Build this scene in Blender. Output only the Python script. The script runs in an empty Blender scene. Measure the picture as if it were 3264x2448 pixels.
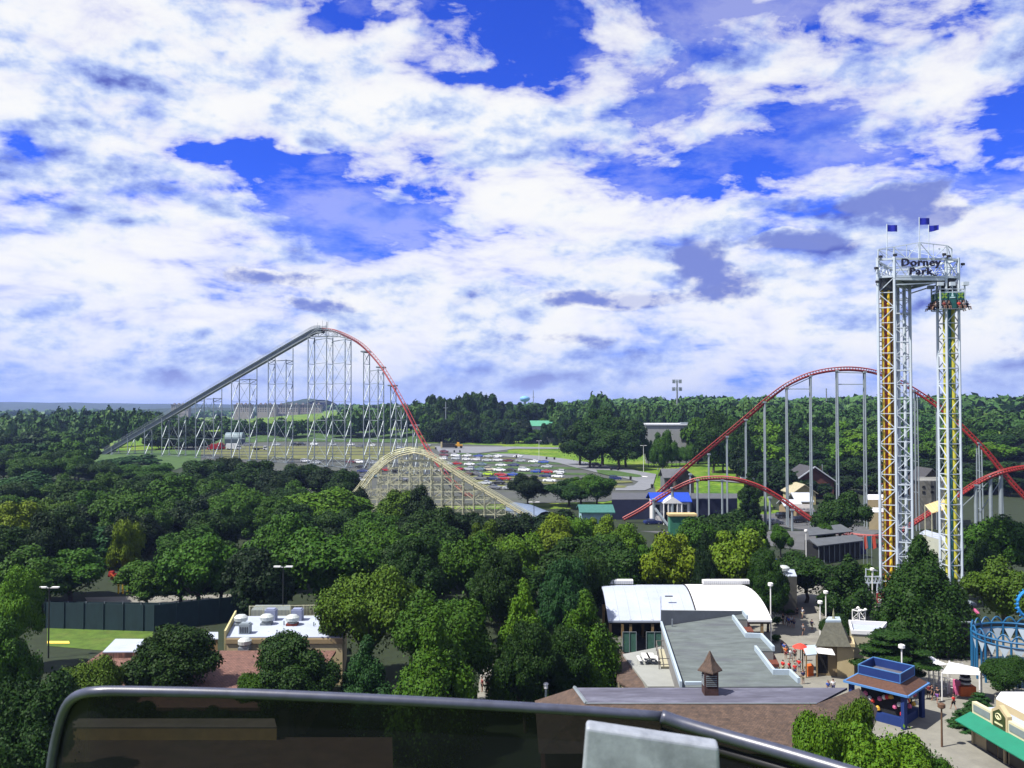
import bpy, bmesh, math, random
import numpy as np
from mathutils import Vector, Matrix

S = bpy.context.scene
COL = S.collection
rad = math.radians
# ------------------------------------------------------------------ camera
HC = 32.0            # eye height above the park, metres (a seat near the top of a wheel)
FOC = 2800.0         # focal length in survey pixels (photo is 3264 wide)
HOR = 1292.0         # survey row of the level horizon
PITCH = math.atan((HOR - 1224.0) / FOC)
cam_d = bpy.data.cameras.new("camera")
cam = bpy.data.objects.new("camera", cam_d)
COL.objects.link(cam)
cam.location = (0, 0, HC)
cam.rotation_euler = (math.pi / 2 + PITCH, 0, 0)
cam_d.sensor_width = 4.8
cam_d.lens = 4.8 * FOC / 3264.0
cam_d.clip_start = 0.05
cam_d.clip_end = 30000
cam_d.dof.use_dof = True
cam_d.dof.focus_distance = 160
cam_d.dof.aperture_fstop = 2.3
S.camera = cam
S.view_settings.view_transform = 'Standard'
S.view_settings.look = 'None'
S.view_settings.exposure = 1.0
S.view_settings.gamma = 1.0
S.view_settings.use_curve_mapping = False
S.cycles.max_bounces = 5
S.cycles.diffuse_bounces = 1
S.cycles.glossy_bounces = 2
S.cycles.transmission_bounces = 3
S.cycles.transparent_max_bounces = 6
S.cycles.volume_bounces = 0

# ------------------------------------------------------------------ sun
SUN_AZ = rad(-112)    # compass from +Y, clockwise positive: the sun is on the left, slightly behind
SUN_EL = rad(57)
sd = Vector((math.sin(SUN_AZ) * math.cos(SUN_EL), math.cos(SUN_AZ) * math.cos(SUN_EL), math.sin(SUN_EL)))
sun_d = bpy.data.lights.new("sun", 'SUN')
sun_d.energy = 5.0
sun_d.angle = rad(0.6)
sun_d.color = (1.0, 0.95, 0.88)
sun = bpy.data.objects.new("sun", sun_d)
sun.rotation_euler = (-sd).to_track_quat('-Z', 'Y').to_euler()
sun.location = (-60, -20, 90)
COL.objects.link(sun)

# ------------------------------------------------------------------ sky
W = bpy.data.worlds.new("World")
S.world = W
W.use_nodes = True
nt = W.node_tree
nt.nodes.clear()
N = nt.nodes
L = nt.links

def setin(sock, v):
    if hasattr(v, 'is_linked') or isinstance(v, bpy.types.NodeSocket):
        L.new(v, sock)
    else:
        sock.default_value = v

def M(op, a, b=None, c=None, clamp=False):
    n = N.new('ShaderNodeMath'); n.operation = op; n.use_clamp = clamp
    setin(n.inputs[0], a)
    if b is not None: setin(n.inputs[1], b)
    if c is not None: setin(n.inputs[2], c)
    return n.outputs[0]

def sstep(x, a, b):
    n = N.new('ShaderNodeMapRange'); n.interpolation_type = 'SMOOTHSTEP'
    setin(n.inputs['Value'], x)
    n.inputs['From Min'].default_value = a; n.inputs['From Max'].default_value = b
    return n.outputs['Result']

def mixc(f, a, b):
    n = N.new('ShaderNodeMix'); n.data_type = 'RGBA'; n.clamp_factor = True
    setin(n.inputs[0], f)
    for s, v in ((n.inputs[6], a), (n.inputs[7], b)):
        if isinstance(v, tuple): s.default_value = (*v, 1)
        else: L.new(v, s)
    return n.outputs[2]

def wnoise(vec, scale, detail, rough, dist=0.0):
    n = N.new('ShaderNodeTexNoise'); n.noise_dimensions = '3D'
    L.new(vec, n.inputs['Vector'])
    n.inputs['Scale'].default_value = scale; n.inputs['Detail'].default_value = detail
    n.inputs['Roughness'].default_value = rough; n.inputs['Distortion'].default_value = dist
    return n

tc = N.new('ShaderNodeTexCoord')
sep = N.new('ShaderNodeSeparateXYZ'); L.new(tc.outputs['Generated'], sep.inputs[0])
dx, dy, dz = sep.outputs
az = M('ARCTAN2', dx, dy)
el = M('ARCSINE', dz)
# cloud deck: plane at constant height seen in perspective, softened at the horizon
den = M('ADD', M('MAXIMUM', dz, 0.0), 0.16)
cx = M('DIVIDE', dx, den); cy = M('DIVIDE', dy, den)
cmb = N.new('ShaderNodeCombineXYZ'); L.new(cx, cmb.inputs[0]); L.new(cy, cmb.inputs[1]); cmb.inputs[2].default_value = 3.7
deck = cmb.outputs[0]
# the towering view of it: azimuth / elevation
cmb2 = N.new('ShaderNodeCombineXYZ'); L.new(az, cmb2.inputs[0]); L.new(M('MULTIPLY', el, 1.7), cmb2.inputs[1]); cmb2.inputs[2].default_value = 1.3
face = cmb2.outputs[0]
def offs(vec, x, y):
    n = N.new('ShaderNodeVectorMath'); n.operation = 'ADD'; L.new(vec, n.inputs[0]); n.inputs[1].default_value = (x, y, 0)
    return n.outputs[0]
warp = wnoise(face, 5.0, 5, 0.6)
wsep = N.new('ShaderNodeSeparateColor'); L.new(warp.outputs['Color'], wsep.inputs[0])
azw = M('ADD', az, M('MULTIPLY', M('SUBTRACT', wsep.outputs[0], 0.5), 0.16))
elw = M('ADD', el, M('MULTIPLY', M('SUBTRACT', wsep.outputs[1], 0.5), 0.13))

def blobs(lst, AZ=None, EL=None):
    """soft ellipses given as (survey u, v, radius u, radius v, weight), turned into sky directions"""
    tot = None
    for (u, v, ru, rv, w) in lst:
        u, v, ru, rv = [k * 1.4756 for k in (u, v, ru, rv)]
        a = math.atan((u - 1632) / FOC); e = math.atan((HOR - v) / FOC * math.cos(a))
        ra = ru / FOC * math.cos(a) ** 2; re = rv / FOC * math.cos(a)
        x = M('MULTIPLY_ADD', AZ or azw, 1 / ra, -a / ra)
        y = M('MULTIPLY_ADD', EL or elw, 1 / re, -e / re)
        r2 = M('MULTIPLY_ADD', x, x, M('MULTIPLY', y, y))
        g = M('MULTIPLY', M('POWER', 0.5, r2), w)
        tot = g if tot is None else M('ADD', tot, g)
    return tot

CLOUD = 9.8
HOLES = [(745, 20, 70, 35, .9), (1060, 10, 190, 40, .75), (1060, 165, 110, 36, 1.0), (960, 120, 60, 30, .7), (1215, 70, 60, 55, .8), (1150, 60, 70, 40, .5),
         (1470, 90, 60, 50, .6), (1610, 25, 80, 22, .6), (1540, 140, 60, 18, .4), (2120, 15, 110, 16, .6),
         (600, 330, 120, 60, .9), (720, 330, 160, 50, .95), (640, 405, 120, 45, .95), (800, 380, 110, 55, .75), (740, 480, 110, 45, .9), (930, 420, 70, 55, .8),
         (340, 240, 50, 38, .7), (395, 315, 45, 35, .6), (120, 235, 50, 18, .2), (30, 310, 45, 30, .7), (75, 350, 45, 16, .4),
         (1250, 310, 75, 24, .6), (1450, 375, 170, 34, .85), (1620, 330, 110, 30, .75), (1300, 400, 150, 24, .5), (1690, 390, 60, 20, .4), (1340, 235, 60, 18, .5), (1480, 230, 60, 14, .35),
         (1720, 240, 90, 22, .25), (2190, 150, 60, 40, .25), (1780, 300, 60, 18, .3), (1020, 510, 150, 20, .2), (1930, 300, 120, 14, .25), (1650, 250, 110, 60, .1)]
FILLS = [(870, 65, 60, 22, .55), (990, 125, 60, 20, .5), (820, 365, 70, 26, .85), (880, 410, 40, 14, .5), (1330, 385, 50, 10, .35), (600, 250, 260, 60, .6), (1000, 240, 240, 60, .7), (1100, 430, 160, 40, .4),
         (200, 120, 300, 160, .5), (1800, 180, 120, 60, .2), (300, 420, 170, 90, .6), (1250, 440, 200, 30, .3)]
DARKS = [(1960, 440, 110, 34, 1.0), (2060, 455, 60, 20, .5), (1880, 430, 60, 30, .4), (1560, 605, 100, 34, 1.0), (1480, 560, 70, 30, .5), (1270, 640, 110, 26, .9), (1400, 640, 120, 22, .6), (1640, 520, 120, 20, .5),
         (640, 600, 160, 36, .55), (560, 545, 100, 40, .4), (700, 665, 90, 24, .6), (200, 560, 150, 30, .4), (330, 480, 90, 40, .3), (1150, 725, 220, 20, .55), (1750, 515, 180, 25, .35),
         (520, 110, 120, 60, .25), (1180, 450, 120, 26, .3), (2150, 760, 120, 40, .7), (1700, 780, 300, 40, .45), (350, 760, 350, 30, .45), (1560, 250, 120, 50, .2), (1950, 80, 200, 60, .2), (60, 640, 120, 30, .2)]
hi = sstep(el, 0.07, 0.24)
n1 = wnoise(deck, 1.55, 10, 0.57, 0.55).outputs[0]
n1b = wnoise(offs(deck, 3.3, 1.7), 4.6, 9, 0.62, 0.3).outputs[0]
n2 = wnoise(face, 7.5, 10, 0.58, 0.35).outputs[0]
upper = M('ADD', M('MULTIPLY', M('SUBTRACT', n1, 0.5), 3.4), M('MULTIPLY', M('SUBTRACT', n1b, 0.5), 3.4))
lower = M('MULTIPLY', M('SUBTRACT', n2, 0.5), 3.6)
tex = M('ADD', M('MULTIPLY', upper, M('ADD', M('MULTIPLY', hi, 0.75), 0.25)), M('MULTIPLY', lower, M('SUBTRACT', 1.0, M('MULTIPLY', hi, 0.55))))
lowfill = M('MULTIPLY', M('SUBTRACT', 1.0, sstep(el, 0.10, 0.27)), 0.45)
hole = blobs(HOLES); fill = blobs(FILLS)
thick = M('ADD', M('ADD', tex, lowfill), M('SUBTRACT', M('ADD', M('MULTIPLY', fill, 0.95), 0.12), M('MULTIPLY', hole, 1.0)))
# optical depth -> how much blue shows through
cover = M('SUBTRACT', 1.0, M('POWER', 0.04, M('POWER', M('MAXIMUM', M('ADD', thick, 0.34), 0.0), 1.25)))
veil = M('MINIMUM', M('MULTIPLY', M('MAXIMUM', M('SUBTRACT', wnoise(offs(deck, 8.0, 2.5), 2.3, 9, 0.64, 0.15).outputs[0], 0.46), 0.0), 2.0), 0.30)
cover = M('MAXIMUM', cover, veil)
# lit side against the side away from the sun
p1 = wnoise(face, 9.0, 6, 0.52, 0.2).outputs[0]
p2 = wnoise(offs(face, -0.012, 0.036), 9.0, 6, 0.52, 0.2).outputs[0]
relief = M('MULTIPLY', M('SUBTRACT', p1, p2), 3.4)
q1 = wnoise(deck, 2.4, 6, 0.5, 0.4).outputs[0]
q2 = wnoise(offs(deck, -0.06, 0.09), 2.4, 6, 0.5, 0.4).outputs[0]
relief2 = M('MULTIPLY', M('SUBTRACT', q1, q2), M('MULTIPLY', hi, 3.2))
p3 = wnoise(face, 26.0, 8, 0.6, 0.1).outputs[0]
p4 = wnoise(offs(face, -0.005, 0.014), 26.0, 8, 0.6, 0.1).outputs[0]
relief = M('ADD', relief, M('MULTIPLY', M('SUBTRACT', p3, p4), 1.7))
big = wnoise(offs(deck, 5.0, 2.0), 1.1, 3, 0.45).outputs[0]
big2 = wnoise(offs(face, 9.0, 4.0), 5.0, 4, 0.5).outputs[0]
sh = M('MULTIPLY', M('MAXIMUM', M('SUBTRACT', thick, 0.45), 0.0), 0.30)
sh = M('ADD', sh, M('ADD', M('MULTIPLY', M('SUBTRACT', big, 0.5), 1.5), M('MULTIPLY', M('SUBTRACT', big2, 0.5), 1.9)))
sh = M('ADD', M('SUBTRACT', M('SUBTRACT', sh, relief), relief2), 0.15)
sh = M('ADD', sh, M('MULTIPLY', M('SUBTRACT', 1.0, sstep(el, 0.03, 0.22)), 0.10))
sh = M('ADD', sh, M('MULTIPLY', blobs(DARKS), 0.3))
ramp = N.new('ShaderNodeValToRGB'); L.new(M('MULTIPLY_ADD', sh, 0.60, 0.12), ramp.inputs[0])
r_ = ramp.color_ramp; r_.interpolation = 'B_SPLINE'
r_.elements[0].position = 0.0; r_.elements[0].color = (1.0, 1.0, 1.0, 1)
r_.elements[1].position = 1.0; r_.elements[1].color = (.10, .13, .52, 1)
for p_, c_ in ((.24, (.95, .97, 1.0, 1)), (.42, (.69, .79, .99, 1)), (.62, (.43, .55, .93, 1)), (.82, (.24, .32, .74, 1))):
    e_ = r_.elements.new(p_); e_.color = c_
gain = N.new('ShaderNodeVectorMath'); gain.operation = 'SCALE'; L.new(ramp.outputs[0], gain.inputs[0]); gain.inputs['Scale'].default_value = CLOUD
cc = gain.outputs[0]
# separate low cumulus, darker because seen from the shaded side
LOWC = [(1960, 438, 120, 42, 1.0), (2070, 458, 50, 18, .6), (1560, 612, 92, 34, 1.05), (1500, 565, 60, 26, .8), (1270, 645, 105, 22, .95), (1380, 650, 70, 16, .6), (1660, 520, 110, 22, .7), (1800, 525, 90, 20, .5), (2150, 770, 130, 26, .7), (1230, 735, 150, 16, .7), (700, 660, 90, 20, .7), (600, 600, 130, 24, .65), (420, 520, 90, 16, .4)]
n3 = wnoise(offs(face, 2.0, 7.0), 15.0, 9, 0.6, 0.2).outputs[0]
azs = M('ADD', M('MULTIPLY', az, .7), M('MULTIPLY', azw, .3)); els = M('ADD', M('MULTIPLY', el, .75), M('MULTIPLY', elw, .25))
lc = M('ADD', blobs(LOWC, azs, els), M('MULTIPLY', M('SUBTRACT', n3, 0.5), 1.25))
lmask = sstep(lc, 0.30, 0.56)
lcol = mixc(sstep(M('SUBTRACT', lc, M('MULTIPLY', relief, 0.5)), 0.34, 0.90), cc, tuple(CLOUD * k for k in (.22, .28, .68)))
cover = M('MAXIMUM', cover, M('MULTIPLY', lmask, .95))
cc = mixc(lmask, cc, lcol)
# bright heaped tops low over the horizon
heap = wnoise(offs(face, 4.0, 1.0), 17.0, 8, 0.55, 0.1).outputs[0]
hb = M('MULTIPLY', sstep(heap, 0.55, 0.66), M('MULTIPLY', sstep(el, 0.03, 0.07), M('SUBTRACT', 1.0, sstep(el, 0.15, 0.22))))
cc = mixc(M('MULTIPLY', hb, 0.6), cc, tuple(CLOUD * k for k in (.97, .98, 1.0)))
# thin edges let the blue through
sky = N.new('ShaderNodeTexSky'); sky.sky_type = 'NISHITA'; sky.sun_disc = False
sky.sun_elevation = SUN_EL; sky.sun_rotation = SUN_AZ; sky.altitude = 100; sky.air_density = 1.0; sky.dust_density = 0.4; sky.ozone_density = 3.0
grade = N.new('ShaderNodeMix'); grade.data_type = 'RGBA'; grade.blend_type = 'MULTIPLY'; grade.inputs[0].default_value = 1.0
L.new(sky.outputs[0], grade.inputs[6]); grade.inputs[7].default_value = (0.24, 0.50, 1.95, 1)
# distant air just above the horizon
haze_f = M('SUBTRACT', 1.0, sstep(el, -0.02, 0.085))
cc = mixc(M('MULTIPLY', haze_f, 0.75), cc, tuple(CLOUD * k for k in (.52, .62, 1.0)))
final = mixc(cover, grade.outputs[2], cc)
bg = N.new('ShaderNodeBackground'); L.new(final, bg.inputs[0]); bg.inputs[1].default_value = 0.05
wo = N.new('ShaderNodeOutputWorld'); L.new(bg.outputs[0], wo.inputs[0])
W.cycles.sampling_method = 'MANUAL'; W.cycles.sample_map_resolution = 512

# ------------------------------------------------------------------ survey helpers (photo survey -> metres)
CP, SP = math.cos(PITCH), math.sin(PITCH)
def ray(u, v):
    x = (u - 1632.0) / FOC; z = (1224.0 - v) / FOC
    return Vector((x, CP - z * SP, SP + z * CP))
def PD(u, v, D):
    r = ray(u, v); t = D / r.y
    return Vector((r.x * t, D, HC + r.z * t))
def PZ(u, v, z):
    r = ray(u, v); t = (z - HC) / r.z
    return Vector((r.x * t, r.y * t, z))
def ss(x, a, b):
    t = min(1.0, max(0.0, (x - a) / (b - a))); return t * t * (3 - 2 * t)
def terrain(x, y):
    z = 6.0 * ss(y, 225, 370) + 2.5 * ss(y, 370, 560)
    left = ss(-x, 120 + y * .12, 230 + y * .2)
    z -= 7.5 * left * ss(y, 300, 520)
    z += 6.5 * ss(y, 560, 640) * (1 - left)
    z += 9.0 * ss(x, 70, 170) * ss(y, 300, 480)
    z += 4.0 * ss(y, 800, 1500)
    z += 1.2 * math.sin(x * .013 + 1) * math.sin(y * .011) * ss(y, 300, 500)
    return z
def G(u, v):
    r = ray(u, v); lo = 20.0; t = 20.0
    while t < 6000:
        p = Vector((0, 0, HC)) + r * t
        if p.z <= terrain(p.x, p.y): break
        lo = t; t *= 1.02
    hi = t
    for _ in range(24):
        m = (lo + hi) / 2; p = Vector((0, 0, HC)) + r * m
        if p.z <= terrain(p.x, p.y): hi = m
        else: lo = m
    p = Vector((0, 0, HC)) + r * hi
    p.z = terrain(p.x, p.y)
    return p

# ------------------------------------------------------------------ objects
def thing(name, label, cat, loc=(0, 0, 0), group=None, rz=0.0):
    o = bpy.data.objects.new(name, None); COL.objects.link(o)
    o.location = loc; o.rotation_euler = (0, 0, rz); o.empty_display_size = 0.5
    o["label"] = label; o["category"] = cat
    if group: o["group"] = group
    return o
def tag(o, label=None, cat=None, group=None, kind=None):
    if label: o["label"] = label
    if cat: o["category"] = cat
    if group: o["group"] = group
    if kind: o["kind"] = kind
    return o
def copy_tree(o, parent=None):
    c = o.copy(); COL.objects.link(c); c.parent = parent
    for ch in o.children: copy_tree(ch, c)
    return c
class MB:
    def __init__(s): s.v = []; s.f = []; s.m = []
    def add(s, vs, fs, mi=0):
        b = len(s.v); s.v += [tuple(p) for p in vs]
        s.f += [tuple(i + b for i in f) for f in fs]; s.m += [mi] * len(fs); return s
    def box(s, c, size, rz=0.0, mi=0, top=1.0, R=None):
        hx, hy, hz = size[0] / 2, size[1] / 2, size[2] / 2
        pts = []
        for z, k in ((-hz, 1.0), (hz, top)):
            for x, y in ((-hx, -hy), (hx, -hy), (hx, hy), (-hx, hy)):
                p = Vector((x * k, y * k, z))
                p = (R @ p) if R is not None else Vector((p.x * math.cos(rz) - p.y * math.sin(rz), p.x * math.sin(rz) + p.y * math.cos(rz), p.z))
                pts.append(p + Vector(c))
        return s.add(pts, [(3, 2, 1, 0), (4, 5, 6, 7), (0, 1, 5, 4), (1, 2, 6, 5), (2, 3, 7, 6), (3, 0, 4, 7)], mi)
    def bar(s, a, b, r, n=4, r2=None, mi=0, cap=True):
        a = Vector(a); b = Vector(b); d = b - a
        if d.length < 1e-6: return s
        d.normalize(); up = Vector((0, 0, 1)) if abs(d.z) < .95 else Vector((0, 1, 0))
        x = d.cross(up).normalized(); y = x.cross(d)
        r2 = r if r2 is None else r2
        ph = math.pi / n
        vs = []
        for p, rr in ((a, r), (b, r2)):
            for k in range(n):
                t = 2 * math.pi * k / n + ph
                vs.append(p + x * (math.cos(t) * rr) + y * (math.sin(t) * rr))
        fs = [(k, (k + 1) % n, n + (k + 1) % n, n + k) for k in range(n)]
        if cap: fs += [tuple(range(n - 1, -1, -1)), tuple(range(n, 2 * n))]
        return s.add(vs, fs, mi)
    def tube(s, pts, r, n=6, mi=0):
        pts = [Vector(p) for p in pts]; vs = []; m = len(pts)
        rs = r if isinstance(r, (list, tuple)) else [r] * m
        for i, p in enumerate(pts):
            d = (pts[min(i + 1, m - 1)] - pts[max(i - 1, 0)]).normalized()
            up = Vector((0, 0, 1)) if abs(d.z) < .98 else Vector((0, 1, 0))
            x = d.cross(up).normalized(); y = x.cross(d)
            for k in range(n):
                t = 2 * math.pi * k / n
                vs.append(p + x * (math.cos(t) * rs[i]) + y * (math.sin(t) * rs[i]))
        fs = [(i * n + k, i * n + (k + 1) % n, (i + 1) * n + (k + 1) % n, (i + 1) * n + k) for i in range(m - 1) for k in range(n)]
        fs += [tuple(range(n - 1, -1, -1)), tuple(range((m - 1) * n, m * n))]
        return s.add(vs, fs, mi)
    def poly(s, pts, mi=0): return s.add(pts, [tuple(range(len(pts)))], mi)
    def prism(s, pts, z0, z1, mi=0, mtop=None):
        """footprint pts (x, y) raised from z0 to z1 (numbers or lists)"""
        n = len(pts)
        a0 = z0 if isinstance(z0, (list, tuple)) else [z0] * n
        a1 = z1 if isinstance(z1, (list, tuple)) else [z1] * n
        ar = sum(pts[i][0] * pts[(i + 1) % n][1] - pts[(i + 1) % n][0] * pts[i][1] for i in range(n))
        if ar < 0: pts = pts[::-1]; a0 = a0[::-1]; a1 = a1[::-1]
        vs = [(p[0], p[1], a0[i]) for i, p in enumerate(pts)] + [(p[0], p[1], a1[i]) for i, p in enumerate(pts)]
        fs = [(i, (i + 1) % n, n + (i + 1) % n, n + i) for i in range(n)] + [tuple(range(n - 1, -1, -1))]
        s.add(vs, fs, mi); s.add(vs[n:], [tuple(range(n))], mi if mtop is None else mtop); return s
    def lathe(s, c, prof, n=14, mi=0, sx=1.0, sy=1.0):
        c = Vector(c); vs = []
        for (r, z) in prof:
            for k in range(n):
                t = 2 * math.pi * k / n
                vs.append(c + Vector((math.cos(t) * r * sx, math.sin(t) * r * sy, z)))
        fs = [(i * n + k, i * n + (k + 1) % n, (i + 1) * n + (k + 1) % n, (i + 1) * n + k) for i in range(len(prof) - 1) for k in range(n)]
        fs += [tuple(range(n - 1, -1, -1)), tuple(range((len(prof) - 1) * n, len(prof) * n))]
        return s.add(vs, fs, mi)
    def build(s, name, mats, parent=None, smooth=False, local=False):
        me = bpy.data.meshes.new(name)
        off = Vector((0, 0, 0))
        if parent is not None and not local:
            q = parent
            while q is not None: off += Vector(q.location); q = q.parent
        me.from_pydata([(p[0] - off.x, p[1] - off.y, p[2] - off.z) for p in s.v], [], s.f)
        mats = mats if isinstance(mats, (list, tuple)) else [mats]
        for m in mats: me.materials.append(m)
        if len(mats) > 1: me.polygons.foreach_set("material_index", s.m)
        if smooth: me.polygons.foreach_set("use_smooth", [True] * len(me.polygons))
        me.update()
        o = bpy.data.objects.new(name, me); COL.objects.link(o)
        if parent is not None: o.parent = parent
        return o

# ------------------------------------------------------------------ materials
def lin(c): return tuple(((k / 255.0) / 12.92 if k / 255.0 <= .04045 else ((k / 255.0 + .055) / 1.055) ** 2.4) for k in c)
def node(t, ty, **kw):
    n = t.nodes.new(ty)
    for k, v in kw.items(): setattr(n, k, v)
    return n
MATS = {}
def mat(name, col, rough=0.75, var=0.18, scale=1.5, metal=0.0, bump=0.0, spec=0.3, dirt=0.0, dirtcol=(.12, .10, .08), objcol=False, stretch=(1, 1, 1)):
    col = tuple(k * .82 for k in col); dirtcol = tuple(k * .82 for k in dirtcol)
    """procedural surface: base colour broken up by two octaves of noise, with optional dirt patches, bump and per-object colour"""
    if name in MATS: return MATS[name]
    m = bpy.data.materials.new(name); MATS[name] = m; m.use_nodes = True
    t = m.node_tree; b = t.nodes['Principled BSDF']
    b.inputs['Roughness'].default_value = rough; b.inputs['Metallic'].default_value = metal
    b.inputs['Specular IOR Level'].default_value = spec
    tcn = node(t, 'ShaderNodeTexCoord'); mp = node(t, 'ShaderNodeMapping'); mp.inputs['Scale'].default_value = stretch
    t.links.new(tcn.outputs['Object'], mp.inputs[0])
    nz = node(t, 'ShaderNodeTexNoise'); nz.inputs['Scale'].default_value = scale; nz.inputs['Detail'].default_value = 6; nz.inputs['Roughness'].default_value = .65
    t.links.new(mp.outputs[0], nz.inputs['Vector'])
    mr = node(t, 'ShaderNodeMapRange'); mr.inputs['From Min'].default_value = .28; mr.inputs['From Max'].default_value = .72
    mr.inputs['To Min'].default_value = 1 - var; mr.inputs['To Max'].default_value = 1 + var
    t.links.new(nz.outputs[0], mr.inputs[0])
    mx = node(t, 'ShaderNodeMix', data_type='RGBA', blend_type='MULTIPLY'); mx.inputs[0].default_value = 1
    if objcol:
        oi = node(t, 'ShaderNodeObjectInfo'); t.links.new(oi.outputs['Color'], mx.inputs[6])
    else: mx.inputs[6].default_value = (*col, 1)
    t.links.new(mr.outputs[0], mx.inputs[7])
    out = mx.outputs[2]
    if dirt > 0:
        n2_ = node(t, 'ShaderNodeTexNoise'); n2_.inputs['Scale'].default_value = scale * .35; n2_.inputs['Detail'].default_value = 8; n2_.inputs['Roughness'].default_value = .7
        t.links.new(mp.outputs[0], n2_.inputs['Vector'])
        r2 = node(t, 'ShaderNodeMapRange'); r2.inputs['From Min'].default_value = .5; r2.inputs['From Max'].default_value = .68; r2.inputs['To Max'].default_value = dirt
        t.links.new(n2_.outputs[0], r2.inputs[0])
        m2 = node(t, 'ShaderNodeMix', data_type='RGBA'); t.links.new(r2.outputs[0], m2.inputs[0]); t.links.new(out, m2.inputs[6]); m2.inputs[7].default_value = (*dirtcol, 1)
        out = m2.outputs[2]
    t.links.new(out, b.inputs['Base Color'])
    if bump > 0:
        bp = node(t, 'ShaderNodeBump'); bp.inputs['Strength'].default_value = bump; t.links.new(nz.outputs[0], bp.inputs['Height']); t.links.new(bp.outputs[0], b.inputs['Normal'])
    return m

def leaf_mat(name, sc=3.2):
    m = bpy.data.materials.new(name); m.use_nodes = True; t = m.node_tree; b = t.nodes['Principled BSDF']
    b.inputs['Roughness'].default_value = .6; b.inputs['Specular IOR Level'].default_value = .1
    oi = node(t, 'ShaderNodeObjectInfo'); tcn = node(t, 'ShaderNodeTexCoord')
    nz = node(t, 'ShaderNodeTexNoise'); nz.inputs['Scale'].default_value = sc; nz.inputs['Detail'].default_value = 4; nz.inputs['Roughness'].default_value = .7
    t.links.new(tcn.outputs['Object'], nz.inputs['Vector'])
    hs = node(t, 'ShaderNodeHueSaturation')
    a = node(t, 'ShaderNodeMapRange'); a.inputs['From Min'].default_value = .3; a.inputs['From Max'].default_value = .7; a.inputs['To Min'].default_value = .515; a.inputs['To Max'].default_value = .465
    t.links.new(nz.outputs[0], a.inputs[0]); t.links.new(a.outputs[0], hs.inputs['Hue'])
    v = node(t, 'ShaderNodeMapRange'); v.inputs['From Min'].default_value = .3; v.inputs['From Max'].default_value = .7; v.inputs['To Min'].default_value = .62; v.inputs['To Max'].default_value = 1.4
    t.links.new(nz.outputs[0], v.inputs[0]); t.links.new(v.outputs[0], hs.inputs['Value'])
    t.links.new(oi.outputs['Color'], hs.inputs['Color']); t.links.new(hs.outputs[0], b.inputs['Base Color'])
    return m
LEAF = leaf_mat('leaves')
LEAF_FAR = leaf_mat('far_leaves', .055)
BARK = mat('bark', (.07, .055, .04), .9, .3, 4, bump=.3)
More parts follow.
